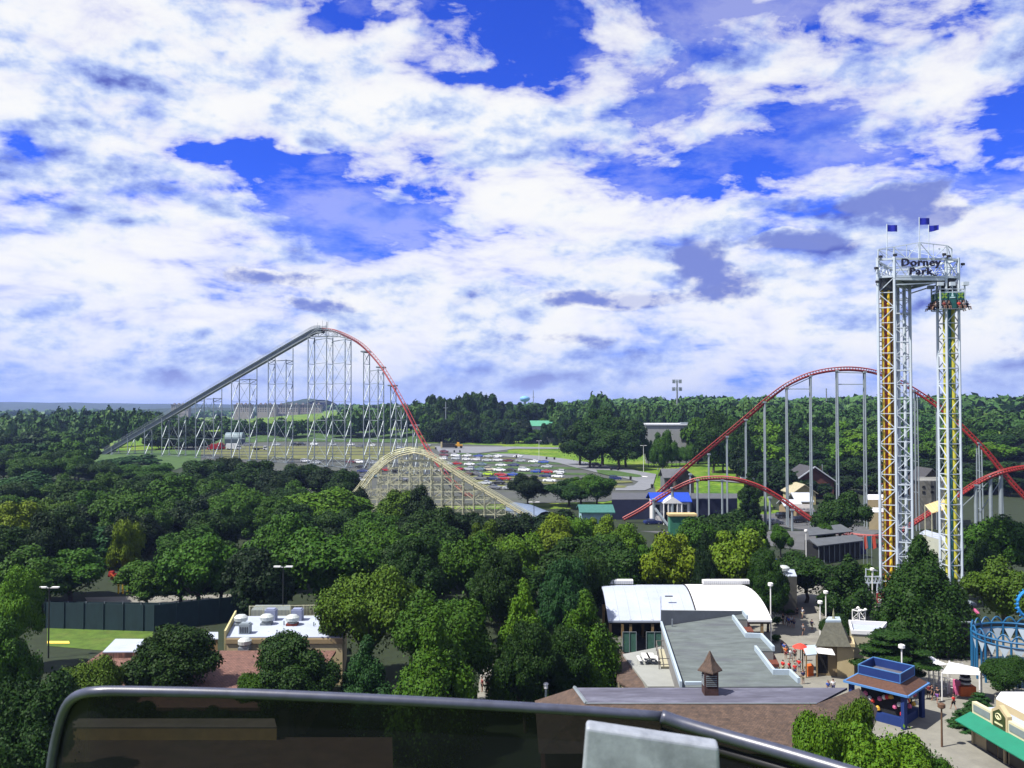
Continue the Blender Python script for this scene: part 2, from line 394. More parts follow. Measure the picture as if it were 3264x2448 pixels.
# ------------------------------------------------------------------ trees
RNG = np.random.default_rng(7)
def crown_data(kind, seed, nleaf, leaf, R=6.0, H=11.0):
    """many leaf-sized faces spread over overlapping lobes; returns verts (n,4,3) and a core mesh"""
    g = np.random.default_rng(seed)
    lobes = []
    if kind in ('round', 'spread', 'far'):
        notch = [q / np.linalg.norm(q) for q in (g.normal(size=3) * np.array([1, 1, .6]) + np.array([0, 0, .25]) for _ in range(3))]
        n = {'round': 46, 'spread': 34, 'far': 20}[kind]
        for i in range(n):
            d = g.normal(size=3); d /= np.linalg.norm(d)
            if d[2] < -.35: d[2] *= -.6
            k = g.uniform(.55, .92)
            r = R * g.uniform(.17, .36) * (1.15 if kind == 'far' else 1)
            for nd in notch:
                if float(np.dot(d, nd)) > .8: k *= .72; r *= .75
            c = np.array([d[0] * R * k * .86, d[1] * R * k * .86, H * .47 + d[2] * H * .43 * k])
            lobes.append((c, r, r * g.uniform(.7, 1.0)))
        lobes.append((np.array([0, 0, H * .45]), R * .6, H * .33))
    elif kind == 'pyramid':
        for i in range(60):
            t = g.uniform(0, 1) ** 1.25; a = g.uniform(0, 6.283)
            rr = R * (1 - t) ** .88 * g.uniform(.45, .9) * (.7 + .3 * min(1, t * 4))
            r = R * (.11 + .24 * (1 - t)) * g.uniform(.65, 1.35)
            lobes.append((np.array([math.cos(a) * rr, math.sin(a) * rr, H * (.05 + .88 * t)]), r, r * 1.25))
        for t in np.linspace(.1, .85, 8):
            lobes.append((np.array([0, 0, H * t]), R * .55 * (1 - t) ** .8, H * .1))
        lobes.append((np.array([0, 0, H * .95]), R * .1, H * .07))
    elif kind == 'conifer':
        for lv in range(12):
            t = lv / 12.0; rr = R * (1 - t) ** .9
            m = max(4, int(10 * (1 - t)) + 2)
            for j in range(m):
                a = 6.283 * j / m + g.uniform(-.3, .3) + lv
                for q in (.35, .62, .86):
                    r = R * .13 * (1.3 - t * .5) * g.uniform(.8, 1.2)
                    lobes.append((np.array([math.cos(a) * rr * q, math.sin(a) * rr * q, H * (t * .93 + .07) - rr * q * .22]), r, r * .55))
            lobes.append((np.array([0, 0, H * (t * .95 + .04)]), max(.15, rr * .35), H * .06))
        lobes.append((np.array([0, 0, H * .98]), .12, .5))
    elif kind == 'layered':   # open spreading tree in flat tiers
        for lv in range(7):
            t = lv / 6.0; rr = R * math.sin(.55 + t * 2.2) * (1 - .25 * t)
            for j in range(9):
                a = g.uniform(0, 6.283); q = math.sqrt(g.uniform(.1, 1))
                r = R * g.uniform(.2, .3)
                lobes.append((np.array([math.cos(a) * rr * q * .85, math.sin(a) * rr * q * .85, H * (.1 + .82 * t) - q * .4]), r, r * .32))
        lobes.append((np.array([0, 0, H * .5]), R * .35, H * .35))
    C = np.array([l[0] for l in lobes]); RX = np.array([l[1] for l in lobes]); RZ = np.array([l[2] for l in lobes])
    w = RX * (RX + RZ); w /= w.sum()
    idx = g.choice(len(lobes), nleaf, p=w)
    d = g.normal(size=(nleaf, 3)); d /= np.linalg.norm(d, axis=1)[:, None]
    out = C[idx] - np.array([0, 0, H * .42]); out /= (np.linalg.norm(out, axis=1)[:, None] + 1e-6)
    d = d + out * .55; d /= np.linalg.norm(d, axis=1)[:, None]
    k = g.uniform(.72, 1.06, nleaf) + (g.uniform(0, 1, nleaf) < .06) * g.uniform(.05, .35, nleaf)
    P = C[idx] + d * np.stack([RX[idx], RX[idx], RZ[idx]], 1) * k[:, None]
    nrm = d * .75 + g.normal(size=(nleaf, 3)) * .38 + np.array([0, 0, .22]); nrm /= np.linalg.norm(nrm, axis=1)[:, None]
    t = np.cross(nrm, g.normal(size=(nleaf, 3))); t /= np.linalg.norm(t, axis=1)[:, None]
    b = np.cross(nrm, t)
    sz = leaf * g.uniform(.6, 1.35, nleaf)[:, None]
    V = np.stack([P - t * sz * .62, P - b * sz * .42 + nrm * sz * .08, P + t * sz * .62, P + b * sz * .42 + nrm * sz * .08], 1)
    # dark-inside cores: a coarse closed shell in each lobe, added to stop skylight coming through the crown
    cv = []; cf = []
    nu, nv = 7, 5
    for (c, rx, rz) in lobes:
        if rx < R * .12: continue
        base = len(cv)
        for a in range(nv + 1):
            th = math.pi * a / nv
            for q in range(nu):
                ph = 2 * math.pi * q / nu + a * .4
                j = g.uniform(.82, 1.08) * .78
                cv.append((c[0] + rx * j * math.sin(th) * math.cos(ph), c[1] + rx * j * math.sin(th) * math.sin(ph), c[2] + rz * j * math.cos(th)))
        for a in range(nv):
            for q in range(nu):
                cf.append((base + a * nu + q, base + (a + 1) * nu + q, base + (a + 1) * nu + (q + 1) % nu, base + a * nu + (q + 1) % nu))
    return V.reshape(-1, 3), np.array(cv), np.array(cf)

def np_mesh(name, verts, quads, mats, mi=None):
    me = bpy.data.meshes.new(name)
    nv, nf = len(verts), len(quads)
    me.vertices.add(nv); me.vertices.foreach_set("co", np.asarray(verts, dtype=np.float32).ravel())
    me.loops.add(nf * 4); me.loops.foreach_set("vertex_index", np.asarray(quads, dtype=np.int32).ravel())
    me.polygons.add(nf); me.polygons.foreach_set("loop_start", np.arange(nf, dtype=np.int32) * 4)
    me.polygons.foreach_set("loop_total", np.full(nf, 4, dtype=np.int32))
    for m in mats: me.materials.append(m)
    me.update(calc_edges=True)
    return me
def crown_mesh(kind, seed, nleaf, leaf, R=6.0, H=11.0):
    V, cv, cf = crown_data(kind, seed, nleaf, leaf, R, H)
    n = len(V)
    quads = np.concatenate([np.arange(n).reshape(-1, 4), cf + n])
    return np_mesh('crown_' + kind, np.concatenate([V, cv]), quads, [LEAF])

PROTO = {}
def proto(kind, lod):
    key = (kind, lod)
    if key not in PROTO:
        n, leaf, var = {'near': (34000, .26, 3), 'mid': (17000, .36, 4), 'far': (3400, .85, 4)}[lod]
        if kind == 'conifer': n = int(n * 1.3); leaf *= .8
        if kind == 'far': kind2 = 'far'
        PROTO[key] = [crown_mesh(kind, 100 + 17 * i + len(key[0]), n, leaf) for i in range(var)]
    return PROTO[key]
TRUNKS = []
for i in range(3):
    g = random.Random(i); mb = MB()
    p = [Vector((0, 0, 0))]
    for k in range(5): p.append(p[-1] + Vector((g.uniform(-.25, .25), g.uniform(-.25, .25), 1.5)))
    mb.tube([p[0] - Vector((0, 0, .6))] + p, [.5, .42, .34, .3, .26, .2, .12], 8)
    for k in range(7):
        b0 = p[2 + k % 3]; a = k * 2.4 + g.random()
        e = b0 + Vector((math.cos(a) * 3.0, math.sin(a) * 3.0, 2.2 + g.random() * 1.5)); md = (b0 + e) / 2 + Vector((0, 0, -.4))
        mb.tube([b0, md, e], [.16, .1, .04], 5)
    o = mb.build('trunk', BARK); TRUNKS.append(o.data); bpy.data.objects.remove(o)

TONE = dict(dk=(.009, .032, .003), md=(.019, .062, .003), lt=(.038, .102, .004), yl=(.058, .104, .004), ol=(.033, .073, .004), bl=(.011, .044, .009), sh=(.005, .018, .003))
tree_n = 0
def put_tree(x, y, h, r, kind, tone, lod, label, group=None, cat='tree', base=None, name=None, z0=None):
    global tree_n
    tree_n += 1
    g = random.Random(tree_n * 77 + 5)
    z = terrain(x, y) if z0 is None else z0
    names = {'conifer': 'conifer_tree', 'pyramid': 'pyramidal_tree', 'spread': 'broad_tree', 'layered': 'spreading_tree'}
    t = thing(name or names.get(kind, 'leafy_tree'), label, cat, (x, y, z), group)
    t.rotation_euler[2] = g.uniform(0, 6.28)
    base = {'conifer': .04, 'pyramid': .08, 'layered': .22, 'shrub': .02}.get(kind, .2) if base is None else base
    if kind in ('conifer', 'pyramid', 'layered'): ms = proto(kind, lod)
    else: ms = proto('far' if lod == 'far' else 'round', lod)
    me = ms[g.randrange(len(ms))]
    c = bpy.data.objects.new('crown', me); COL.objects.link(c); c.parent = t
    c.location = (0, 0, h * base); s = r / 6.0
    c.scale = (s * g.uniform(.94, 1.06), s * g.uniform(.94, 1.06), h * (1 - base) / 11.0)
    tc_ = TONE[tone]; v = g.uniform(.85, 1.15); w_ = g.uniform(.9, 1.12)
    c.color = (tc_[0] * v * w_, tc_[1] * v, tc_[2] * v / w_, 1)
    k = bpy.data.objects.new('trunk', TRUNKS[g.randrange(3)]); COL.objects.link(k); k.parent = t
    k.scale = (s * .9, s * .9, h * (base + .45) / 7.5)
    return t
PK = 1.4756
def tree(px, py, hw, kind, tone, label, h=13.0, D=None, lod=None, base=None, name=None, cat='tree'):
    u, v = px * PK, py * PK; hw *= PK
    if D is None:
        D = 120.0
        for _ in range(12):
            zg = terrain((u - 1632) / FOC * D, D); D = .5 * D + .5 * (HC - zg - h) * FOC / (v - HOR)
        D = max(D, 20)
    x = (u - 1632) / FOC * D; zg = terrain(x, D); h = PD(u, v, D).z - zg
    r = hw / FOC * D * 1.04
    if kind == 'pyramid': r *= 1.22
    if base is None and D > 108 and kind in ('round','spread'): base = .04; r *= 1.12
    elif base is None and kind in ('round','spread'): base = .1; r *= 1.05
    if lod is None: lod = 'near' if D < 125 else ('mid' if D < 330 else 'far')
    return put_tree(x, D, h, r, kind, tone, lod, label, base=base, name=name, cat=cat)

# near trees: survey column, row of the top, half width, form, tone, what it stands beside
NEAR = [
 (40, 1215, 60, 'spread', 'lt', 'light green feathery tree at the left picture edge above the green screen fence', 13),
 (80, 1410, 110, 'round', 'dk', 'big dark green tree filling the lower left corner beside the wheel rail', 13),
 (15, 1330, 75, 'round', 'md', 'mid green tree at the left edge between the feathery tree and the corner tree', 12),
 (30, 1530, 110, 'round', 'dk', 'nearest dark tree at the bottom left, cut by the picture edge', 12),
 (200, 1395, 65, 'spread', 'ol', 'olive tree left of the small white flat roof', 9),
 (378, 1345, 105, 'round', 'dk', 'round dark green tree standing in front of the small white flat roof', 10),
 (638, 1362, 102, 'round', 'dk', 'dark green tree in front of the cream building with roof fans', 10),
 (560, 1430, 45, 'round', 'md', 'small green tree against the left side of the dark tree before the cream building', 7),
 (795, 1375, 58, 'pyramid', 'bl', 'bluish dark evergreen right of the cream building', 9),
 (800, 1190, 98, 'spread', 'ol', 'tall olive green tree rising behind the cream building with roof fans', 15),
 (955, 1250, 105, 'spread', 'md', 'wide mid green tree right of the tall olive tree', 14),
 (940, 1318, 98, 'pyramid', 'md', 'dense green tree just above the wheel rail, its foot hidden by the rail', 13),
 (1130, 1252, 66, 'pyramid', 'lt', 'bright green pointed tree left of the white barrel roof', ('D', 93)),
 (1135, 1335, 68, 'round', 'dk', 'dark lower tree in front of the bright pointed tree', 11),
 (1262, 1275, 72, 'pyramid', 'md', 'pointed green tree touching the left end of the white barrel roof', ('D', 93)),
 (1215, 1345, 60, 'round', 'dk', 'dark tree between the pointed trees and the brown shingle roof', 10),
 (1225, 1198, 56, 'round', 'bl', 'bluish green round tree behind the two pointed trees', 13),
 (1770, 1492, 80, 'round', 'lt', 'bright green tree left of the blue kiosk, hiding the shingle roof corner', ('D', 61)),
 (1900, 1530, 105, 'round', 'lt', 'largest bright green tree below the blue kiosk', ('D', 59)),
 (1990, 1570, 75, 'round', 'md', 'green tree at the bottom edge right of the big bright tree', ('D', 60)),
 (1850, 1500, 60, 'round', 'ol', 'yellowish green tree top directly below the blue kiosk', ('D', 63)),
 (2108, 1493, 62, 'conifer', 'bl', 'bushy spruce beside the shop with the green awning', ('D', 88)),
 (2170, 1408, 55, 'spread', 'dk', 'dark feathery tree at the right edge below the blue ring ride', ('D', 96)),
 (1925, 1358, 92, 'layered', 'dk', 'dark spreading tree in tiers behind the blue kiosk', ('D', 100)),
 (1985, 1158, 85, 'pyramid', 'dk', 'tall dark conical tree in front of the right drop tower leg', ('D', 116)),
 (2058, 1250, 46, 'pyramid', 'dk', 'lower dark tree at the right foot of the tall conical tree', ('D', 120)),
 (1828, 1198, 56, 'pyramid', 'dk', 'dark conical tree left of the drop tower base', ('D', 134)),
 (1738, 1180, 64, 'round', 'dk', 'dark round tree beside the grey building with roof ventilators', ('D', 143)),
 (1805, 1320, 40, 'spread', 'dk', 'low dark tree behind the mansard roof booth', 5),
 (1870, 1205, 32, 'spread', 'ol', 'small olive tree between the dark conical tree and the drop tower', ('D', 141)),
 (2160, 1200, 72, 'round', 'ol', 'big olive topped tree at the right edge behind the blue ring ride', ('D', 125)),
 (2150, 1090, 75, 'spread', 'md', 'broad green tree at the right edge below the crossing red tracks', 14),
 (2110, 1160, 45, 'round', 'dk', 'dark tree between the right drop tower leg and the olive topped tree', ('D', 150)),
 (1778, 1127, 21, 'round', 'md', 'small round tree left of the long grey roof hall', 7),
 (1683, 1130, 24, 'round', 'md', 'small round tree standing beside the service road left of the long grey roof', 7),
 (1812, 1056, 54, 'spread', 'dk', 'flat topped spreading tree beside the white roofed sheds', 13),
]
for t_ in NEAR:
    if isinstance(t_[6], tuple): tree(*t_[:6], D=t_[6][1])
    else: tree(*t_[:6], h=t_[6])
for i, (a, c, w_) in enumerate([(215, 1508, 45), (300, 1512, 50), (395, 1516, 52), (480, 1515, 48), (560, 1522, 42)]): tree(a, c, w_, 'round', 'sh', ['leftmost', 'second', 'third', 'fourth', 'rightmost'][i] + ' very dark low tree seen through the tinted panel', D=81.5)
tree(155, 1180, 85, 'round', 'md', 'round green tree left of the small orange coaster', D=142)
tree(320, 1208, 60, 'round', 'md', 'green tree right of the small orange coaster', D=139)
tree(395, 1200, 66, 'round', 'md', 'green tree behind the dark green screen fence', D=140)
tree(482, 1168, 66, 'round', 'dk', 'dark tree behind the right end of the screen fence', D=141)
tree(555, 1190, 60, 'round', 'dk', 'dark tree left of the tall floodlight pole', D=136)
tree(235, 1122, 85, 'round', 'bl', 'wide bluish green tree behind the small orange coaster', D=178)
tree(112, 1096, 55, 'round', 'sh', 'very dark tree between the yellow green tree and the bluish tree', h=15)
tree(35, 1078, 62, 'round', 'yl', 'yellow green tree at the left picture edge', h=14)
tree(120, 1060, 50, 'round', 'ol', 'olive tree right of the yellow green edge tree', h=14)
tree(276, 1098, 36, 'round', 'yl', 'small yellow green tree crown above the bluish tree', h=14)
tree(432, 1128, 78, 'round', 'md', 'wide green tree in the middle of the left wood', h=14)
tree(10, 1130, 60, 'round', 'dk', 'dark tree at the left edge below the yellow green tree', h=13)
tree(380, 1024, 66, 'round', 'md', 'rounded green tree below the foot of the lift hill', h=15)
tree(275, 1040, 66, 'round', 'md', 'green tree left of the rounded tree under the lift hill', h=15)
tree(180, 1032, 66, 'round', 'dk', 'dark green tree left of centre in the left wood', h=14)
tree(62, 1008, 70, 'round', 'bl', 'bluish green tree above the yellow green edge tree', h=14)
tree(530, 1034, 72, 'round', 'md', 'green domed tree below the lift hill supports', h=14)
tree(690, 1036, 96, 'spread', 'lt', 'bright green domed tree in front of the car park', h=15)
tree(610, 1100, 70, 'round', 'md', 'green tree below the bright domed tree, to its left', h=14)
tree(705, 1118, 100, 'round', 'md', 'large green tree above the cream building', h=15)
tree(860, 1054, 55, 'round', 'ol', 'olive tree in front of the left end of the wooden coaster', h=14)
tree(908, 1044, 44, 'round', 'sh', 'very dark tree in front of the wooden coaster crest', h=15)
tree(935, 1075, 52, 'round', 'dk', 'dark tree covering the foot of the wooden coaster', h=14)
tree(830, 1110, 70, 'round', 'md', 'green tree below the olive tree beside the wooden coaster', h=14)
tree(905, 1150, 70, 'round', 'dk', 'dark tree behind the wide mid green tree', h=14)
tree(1010, 1128, 62, 'round', 'md', 'green tree below the wooden coaster slope', h=14)
tree(1045, 1118, 40, 'round', 'ol', 'olive tree under the middle of the wooden coaster slope', h=12)
tree(1120, 1130, 66, 'round', 'lt', 'light green tree below the lower end of the wooden coaster', h=13)
tree(1195, 1104, 46, 'round', 'yl', 'yellow green crown at the lower end of the wooden coaster', h=12)
tree(1245, 1098, 40, 'round', 'lt', 'bright crown right of the yellow green crown, before the teal walled shed', h=12)
tree(1297, 1108, 42, 'round', 'yl', 'yellow green crown in front of the teal walled shed', h=11)
tree(1345, 1124, 50, 'round', 'lt', 'bright crown below the start of the red camelback track', h=11)
tree(1140, 1020, 38, 'round', 'sh', 'round dark tree at the near edge of the car park', D=268)
tree(1228, 1032, 46, 'round', 'dk', 'dark green tree right of the round dark tree by the car park', D=268)
tree(1290, 1014, 38, 'round', 'md', 'green tree at the road corner of the car park', D=268)
tree(1255, 1025, 36, 'round', 'md', 'mid green tree between the two car park edge trees', D=268)
tree(1445, 1138, 70, 'spread', 'yl', 'yellow green tree left of centre above the white barrel roof', h=14)
tree(1400, 1165, 50, 'round', 'md', 'green tree behind the left part of the white barrel roof', h=12)
tree(1585, 1134, 76, 'spread', 'yl', 'wide yellow green tree above the right part of the white barrel roof', h=14)
tree(1520, 1150, 34, 'pyramid', 'sh', 'dark narrow tree between the two yellow green trees', h=14)
tree(1560, 1086, 62, 'round', 'dk', 'dark tree under the low red hump', h=12)
tree(1500, 1100, 46, 'round', 'md', 'green tree below the blue roofed house', h=12)
tree(1625, 1120, 45, 'round', 'md', 'green tree right of the dark tree under the red hump', h=12)
tree(1330, 1152, 66, 'round', 'dk', 'dark domed tree behind the white barrel roof', h=13)
tree(1262, 1168, 56, 'round', 'dk', 'dark tree behind the bluish green round tree', h=13)
tree(1655, 1180, 45, 'round', 'dk', 'dark tree left of the blue umbrella', h=12)
tree(1080, 1180, 60, 'round', 'dk', 'dark tree between the wide mid green tree and the bright pointed tree', h=13)
# dark row in front of the car park
for i, (a, b, c) in enumerate([(440, 990, 60), (500, 985, 45), (555, 992, 52), (610, 1000, 50), (655, 990, 45), (700, 998, 46), (742, 1010, 42), (770, 1040, 30)]):
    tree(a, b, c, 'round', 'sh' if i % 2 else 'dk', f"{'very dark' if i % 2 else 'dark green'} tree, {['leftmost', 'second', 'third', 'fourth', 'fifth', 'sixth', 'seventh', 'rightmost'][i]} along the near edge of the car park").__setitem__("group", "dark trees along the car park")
# small trees in the meadow and around the road
tree(1431, 925, 26, 'round', 'md', 'round light tree in front of the long white warehouse', D=330, lod='mid')
for a, b, c, l in [(1444, 958, 19, 'leftmost of three dark cone trees on the meadow'), (1478, 948, 18, 'middle one of three dark cone trees on the meadow'), (1500, 960, 19, 'rightmost of three dark cone trees on the meadow')]:
    gp = G(a * PK, (b + 36) * PK); tree(a, b, c, 'conifer', 'sh', l, D=gp.y, lod='mid')
for a, b, c, w_ in [(1006, 918, 16, 'left'), (1178, 930, 12, 'middle'), (1207, 931, 6, 'right')]:
    pass
for a, b, c, l in [(1098, 933, 13, 'dark shrub cone left of the far grass bank'), (1175, 934, 12, 'dark cone tree beside the car park lamp'), (1200, 936, 7, 'slim dark tree on the far grass bank')]:
    gp = G(a * PK, (b + 26) * PK); tree(a, b, c, 'conifer', 'sh', l, D=gp.y, lod='far')
# the knoll of big dark trees
for a, b, c, d, l in [(1252, 905, 48, 385, 'leftmost big dark tree on the grassy knoll'), (1300, 872, 62, 380, 'tallest big dark tree on the grassy knoll'), (1352, 885, 50, 375, 'right big dark tree on the grassy knoll'),
                      (1275, 930, 50, 365, 'front left tree of the dark knoll group'), (1335, 925, 55, 360, 'front right tree of the dark knoll group')]:
    tree(a, b, c, 'round', 'dk', l, D=d, lod='mid', base=.03)
tree(1540, 880, 44, 'round', 'dk', 'big dark tree right of the long white warehouse', D=345, lod='mid', base=.05)
tree(1590, 900, 40, 'round', 'dk', 'dark tree left of the tall red hump supports', D=330, lod='mid', base=.05)
tree(1618, 1005, 28, 'conifer', 'dk', 'dark fir left of the brown gabled house', h=16)
tree(1625, 1035, 30, 'round', 'dk', 'dark bush below the fir left of the brown gabled house', h=9)
# individual far trees: belts
def nth(i):
    W_ = ['first', 'second', 'third', 'fourth', 'fifth', 'sixth', 'seventh', 'eighth', 'ninth', 'tenth', 'eleventh', 'twelfth', 'thirteenth', 'fourteenth', 'fifteenth', 'sixteenth', 'seventeenth', 'eighteenth', 'nineteenth', 'twentieth']
    return W_[i] if i < 20 else ('twenty ' + W_[i - 20] if i > 20 else 'twenty first')
TW = dict(dk='dark green', md='mid green', lt='bright green', yl='yellow green', ol='olive', bl='bluish green', sh='very dark')
BACK = []
def belt(n, u0, u1, D0, D1, h0, h1, r0, r1, kinds, tones, label, group, seed, prof=None, lod='far', back=False):
    g = random.Random(seed)
    for i in range(n):
        u = (u0 + (u1 - u0) * (i + g.uniform(-.4, .4)) / max(1, n - 1)) * PK
        D = g.uniform(D0, D1); x = (u - 1632) / FOC * D
        h = g.uniform(h0, h1)
        if prof is not None:
            h = PD(u, prof(u / PK) * PK, D).z - terrain(x, D) + g.uniform(-3.2, 1.3)
        if back: BACK.append((x, D, g.uniform(r0, r1) * 1.05, h)); continue
        rr_ = g.uniform(r0, r1); kk_ = g.choice(kinds); tt_ = g.choice(tones)
        put_tree(x, D, h, rr_, kk_, tt_, lod, f"{TW[tt_]} {'fir' if kk_ == 'conifer' else 'tree'}, {nth(i)} from left {label}", group, base=.02)
def lerp_prof(pts):
    xs = [p[0] for p in pts]; ys = [p[1] for p in pts]
    return lambda x: float(np.interp(x, xs, ys))
CB = 'dark tree in the belt beyond the far side of the car park'; CBG = 'trees beyond the car park'
belt(26, 560, 930, 585, 620, 14, 18, 6, 8.5, ['round'], ['dk', 'sh', 'md'], CB, CBG, 1, lerp_prof([(560, 905), (700, 905), (760, 885), (930, 862)]), back=True)
belt(26, 915, 1215, 600, 640, 14, 18, 6.5, 9, ['round', 'round', 'conifer'], ['sh', 'dk', 'dk'], 'in skyline row beyond car park', CBG, 2, lerp_prof([(915, 862), (960, 852), (1000, 850), (1040, 842), (1060, 855), (1090, 872), (1140, 868), (1200, 862), (1215, 865)]))
belt(22, 925, 1215, 575, 600, 9, 14, 5.5, 8, ['round'], ['dk', 'sh', 'md'], 'in front row beyond car park', CBG, 3, lerp_prof([(915, 895), (1000, 885), (1100, 905), (1215, 900)]))
belt(26, 1200, 1560, 560, 640, 14, 18, 7, 9, ['round', 'round', 'conifer'], ['dk', 'sh', 'md'], CB, CBG, 4, lerp_prof([(1200, 868), (1250, 872), (1295, 852), (1330, 866), (1400, 872), (1470, 870), (1560, 868)]), back=True)
RB = 'green tree on the wooded slope behind the red camelback hill'; RBG = 'trees on the right wooded slope'
belt(24, 1560, 2230, 500, 540, 14, 18, 7, 10, ['round'], ['md', 'dk', 'md', 'ol'], RB, RBG, 5, lerp_prof([(1560, 868), (1700, 864), (1850, 874), (2000, 872), (2110, 870), (2230, 880)]), back=True)
belt(26, 1560, 2230, 440, 480, 14, 18, 7, 10, ['round'], ['md', 'dk', 'md', 'ol'], RB, RBG, 6, lerp_prof([(1560, 885), (1700, 882), (1850, 888), (2000, 888), (2230, 895)]), back=True)
belt(28, 1510, 2230, 385, 420, 14, 18, 6.5, 9, ['round'], ['md', 'dk', 'dk', 'lt'], 'in upper row of right wooded slope', RBG, 7, lerp_prof([(1510, 880), (1700, 912), (1850, 915), (2000, 915), (2230, 925)]))
belt(30, 1540, 2230, 345, 375, 14, 18, 6, 8, ['round'], ['md', 'dk', 'dk', 'lt'], 'in middle row of right wooded slope', RBG, 8, lerp_prof([(1540, 915), (1700, 945), (1850, 950), (2000, 950), (2230, 960)]))
belt(30, 1600, 2230, 315, 335, 14, 18, 5, 7.5, ['round'], ['dk', 'dk', 'sh'], 'in lower row of right wooded slope', RBG, 9, lerp_prof([(1600, 970), (1700, 985), (1850, 990), (2000, 985), (2230, 1000)]))
belt(20, 1655, 2230, 282, 300, 12, 15, 5, 7, ['round'], ['dk', 'sh'], 'in lowest row of right wooded slope', RBG, 19, lerp_prof([(1600, 1000), (1700, 1015), (1850, 1018), (2000, 1015), (2230, 1030)]))
belt(20, 925, 1130, 548, 568, 12, 15, 5, 7, ['round', 'round', 'conifer'], ['dk', 'sh', 'sh'], 'at the foot of the belt beyond the car park', CBG, 20, lerp_prof([(915, 905), (1000, 900), (1110, 905)]))
belt(9, 1115, 1215, 545, 558, 12, 15, 4, 5.5, ['round'], ['dk', 'md'], 'in front of the green roofed house', CBG, 21, lerp_prof([(1110, 915), (1160, 930), (1170, 915), (1215, 905)]))
belt(9, 1395, 1505, 372, 390, 3, 5, 3, 4, ['round'], ['dk', 'md'], 'along the foot of the pale warehouse', 'bushes before the warehouse', 22, lerp_prof([(1395, 952), (1505, 950)]), lod='mid')
LB = 'green tree in the left wood beyond the foot of the lift hill'; LBG = 'trees of the left far wood'
belt(18, -20, 370, 640, 700, 14, 18, 7, 10, ['round'], ['md', 'bl', 'dk'], LB, LBG, 10, lerp_prof([(-20, 892), (60, 886), (150, 882), (300, 880), (370, 892)]), back=True)
belt(18, -20, 400, 520, 560, 14, 18, 7, 10, ['round'], ['md', 'bl', 'dk'], LB, LBG, 11, lerp_prof([(-20, 906), (100, 900), (200, 892), (330, 888), (400, 905)]), back=True)
belt(12, -20, 215, 455, 475, 14, 18, 6.5, 9, ['round'], ['md', 'dk', 'dk'], 'in the back row of the left far wood', LBG, 12, lerp_prof([(-20, 930), (150, 922), (250, 915), (330, 925)]))
belt(16, -20, 310, 360, 385, 14, 18, 6, 8.5, ['round'], ['md', 'dk', 'bl'], 'in the middle row of the left far wood', LBG, 13, lerp_prof([(-20, 952), (150, 945), (195, 955), (215, 985), (310, 988)]))
belt(16, -20, 360, 305, 325, 14, 18, 6, 8.5, ['round'], ['md', 'dk', 'md'], 'in the front row of the left far wood', LBG, 14, lerp_prof([(-20, 975), (150, 968), (215, 992), (360, 1002)]), lod='mid')
belt(12, 380, 560, 590, 640, 12, 16, 6, 8, ['round', 'conifer'], ['dk', 'sh', 'md'], CB, CBG, 15, lerp_prof([(380, 900), (560, 905)]), back=True)
belt(8, 380, 450, 500, 520, 12, 16, 6, 8, ['round'], ['sh'], 'in the back row behind the lower lift hill', 'dark trees behind the lift hill', 16, lerp_prof([(340, 912), (450, 925)]))
belt(12, 330, 440, 468, 482, 12, 16, 5, 6, ['round'], ['sh', 'dk'], 'in the front row behind the lower lift hill', 'dark trees behind the lift hill', 17, lerp_prof([(340, 930), (400, 935), (440, 950)]))

# the close canopy of the park wood, seen from above between the named trees
WBG = 'canopy trees of the park wood'
g = random.Random(21); occ = [(o.location.x, o.location.y) for o in COL.objects if o.type == 'EMPTY' and o.location.y < 300]
cnt = 0; tries = 0; fill_ = []
while cnt < 64 and tries < 4000:
    tries += 1
    y = g.uniform(118, 262); u = g.uniform(-60, 1980); x = (u - 1632) / FOC * y
    vg = HOR + (HC - 12) / y * FOC
    if u > 980 and y > 190: continue
    if u > 1150 and y > 215 and u < 1700: continue
    if y < 165 and 100 < u < 760: continue      # the screen fence clearing
    if y < 125 and u > 500: continue
    if u > 1850 and y < 140: continue
    if u > 1750 and y > 195: continue
    if min((x - a) ** 2 + (y - b_) ** 2 for a, b_ in occ) < 7.6 ** 2: continue
    occ.append((x, y)); cnt += 1
    fill_.append((x, y))
fill_.sort(key=lambda p: -p[1])
for k in range(0, len(fill_), 11):
    for i, (x, y) in enumerate(sorted(fill_[k:k + 11])):
        tt_ = g.choice(['dk', 'md', 'dk', 'sh', 'md']); put_tree(x, y, g.uniform(10.5, 13), g.uniform(5.2, 7), 'round', tt_, 'mid', f"{TW[tt_]} tree, {nth(i)} from left in {nth(k // 11)} depth band of park wood", WBG, base=.04)
# far-off woods that read as one mass
def far_wood(name, label, spots, seed, tint, nl=260, lf=2.9):
    g = np.random.default_rng(seed); VV = []; QQ = []; off = 0
    base = [crown_data('far', 900 + i, nl, lf, 6, 8) for i in range(3)]
    for (x, y, r, h) in spots:
        V, cv, cf = base[int(g.integers(3))]
        s = np.array([r / 6, r / 6, h / 8]); o_ = np.array([x, y, terrain(x, y)])
        a = g.uniform(0, 6.28); ca, sa = math.cos(a), math.sin(a); R_ = np.array([[ca, sa, 0], [-sa, ca, 0], [0, 0, 1]])
        P = np.concatenate([V, cv]) @ R_ * s + o_
        VV.append(P); n = len(V); QQ.append(np.concatenate([np.arange(n).reshape(-1, 4), cf + n]) + off); off += len(P)
    me = np_mesh(name, np.concatenate(VV), np.concatenate(QQ), [LEAF_FAR])
    o = bpy.data.objects.new(name, me); COL.objects.link(o); o.color = (*tint, 1)
    tag(o, label, 'woodland', kind='stuff'); return o
g = random.Random(4)
sp = []
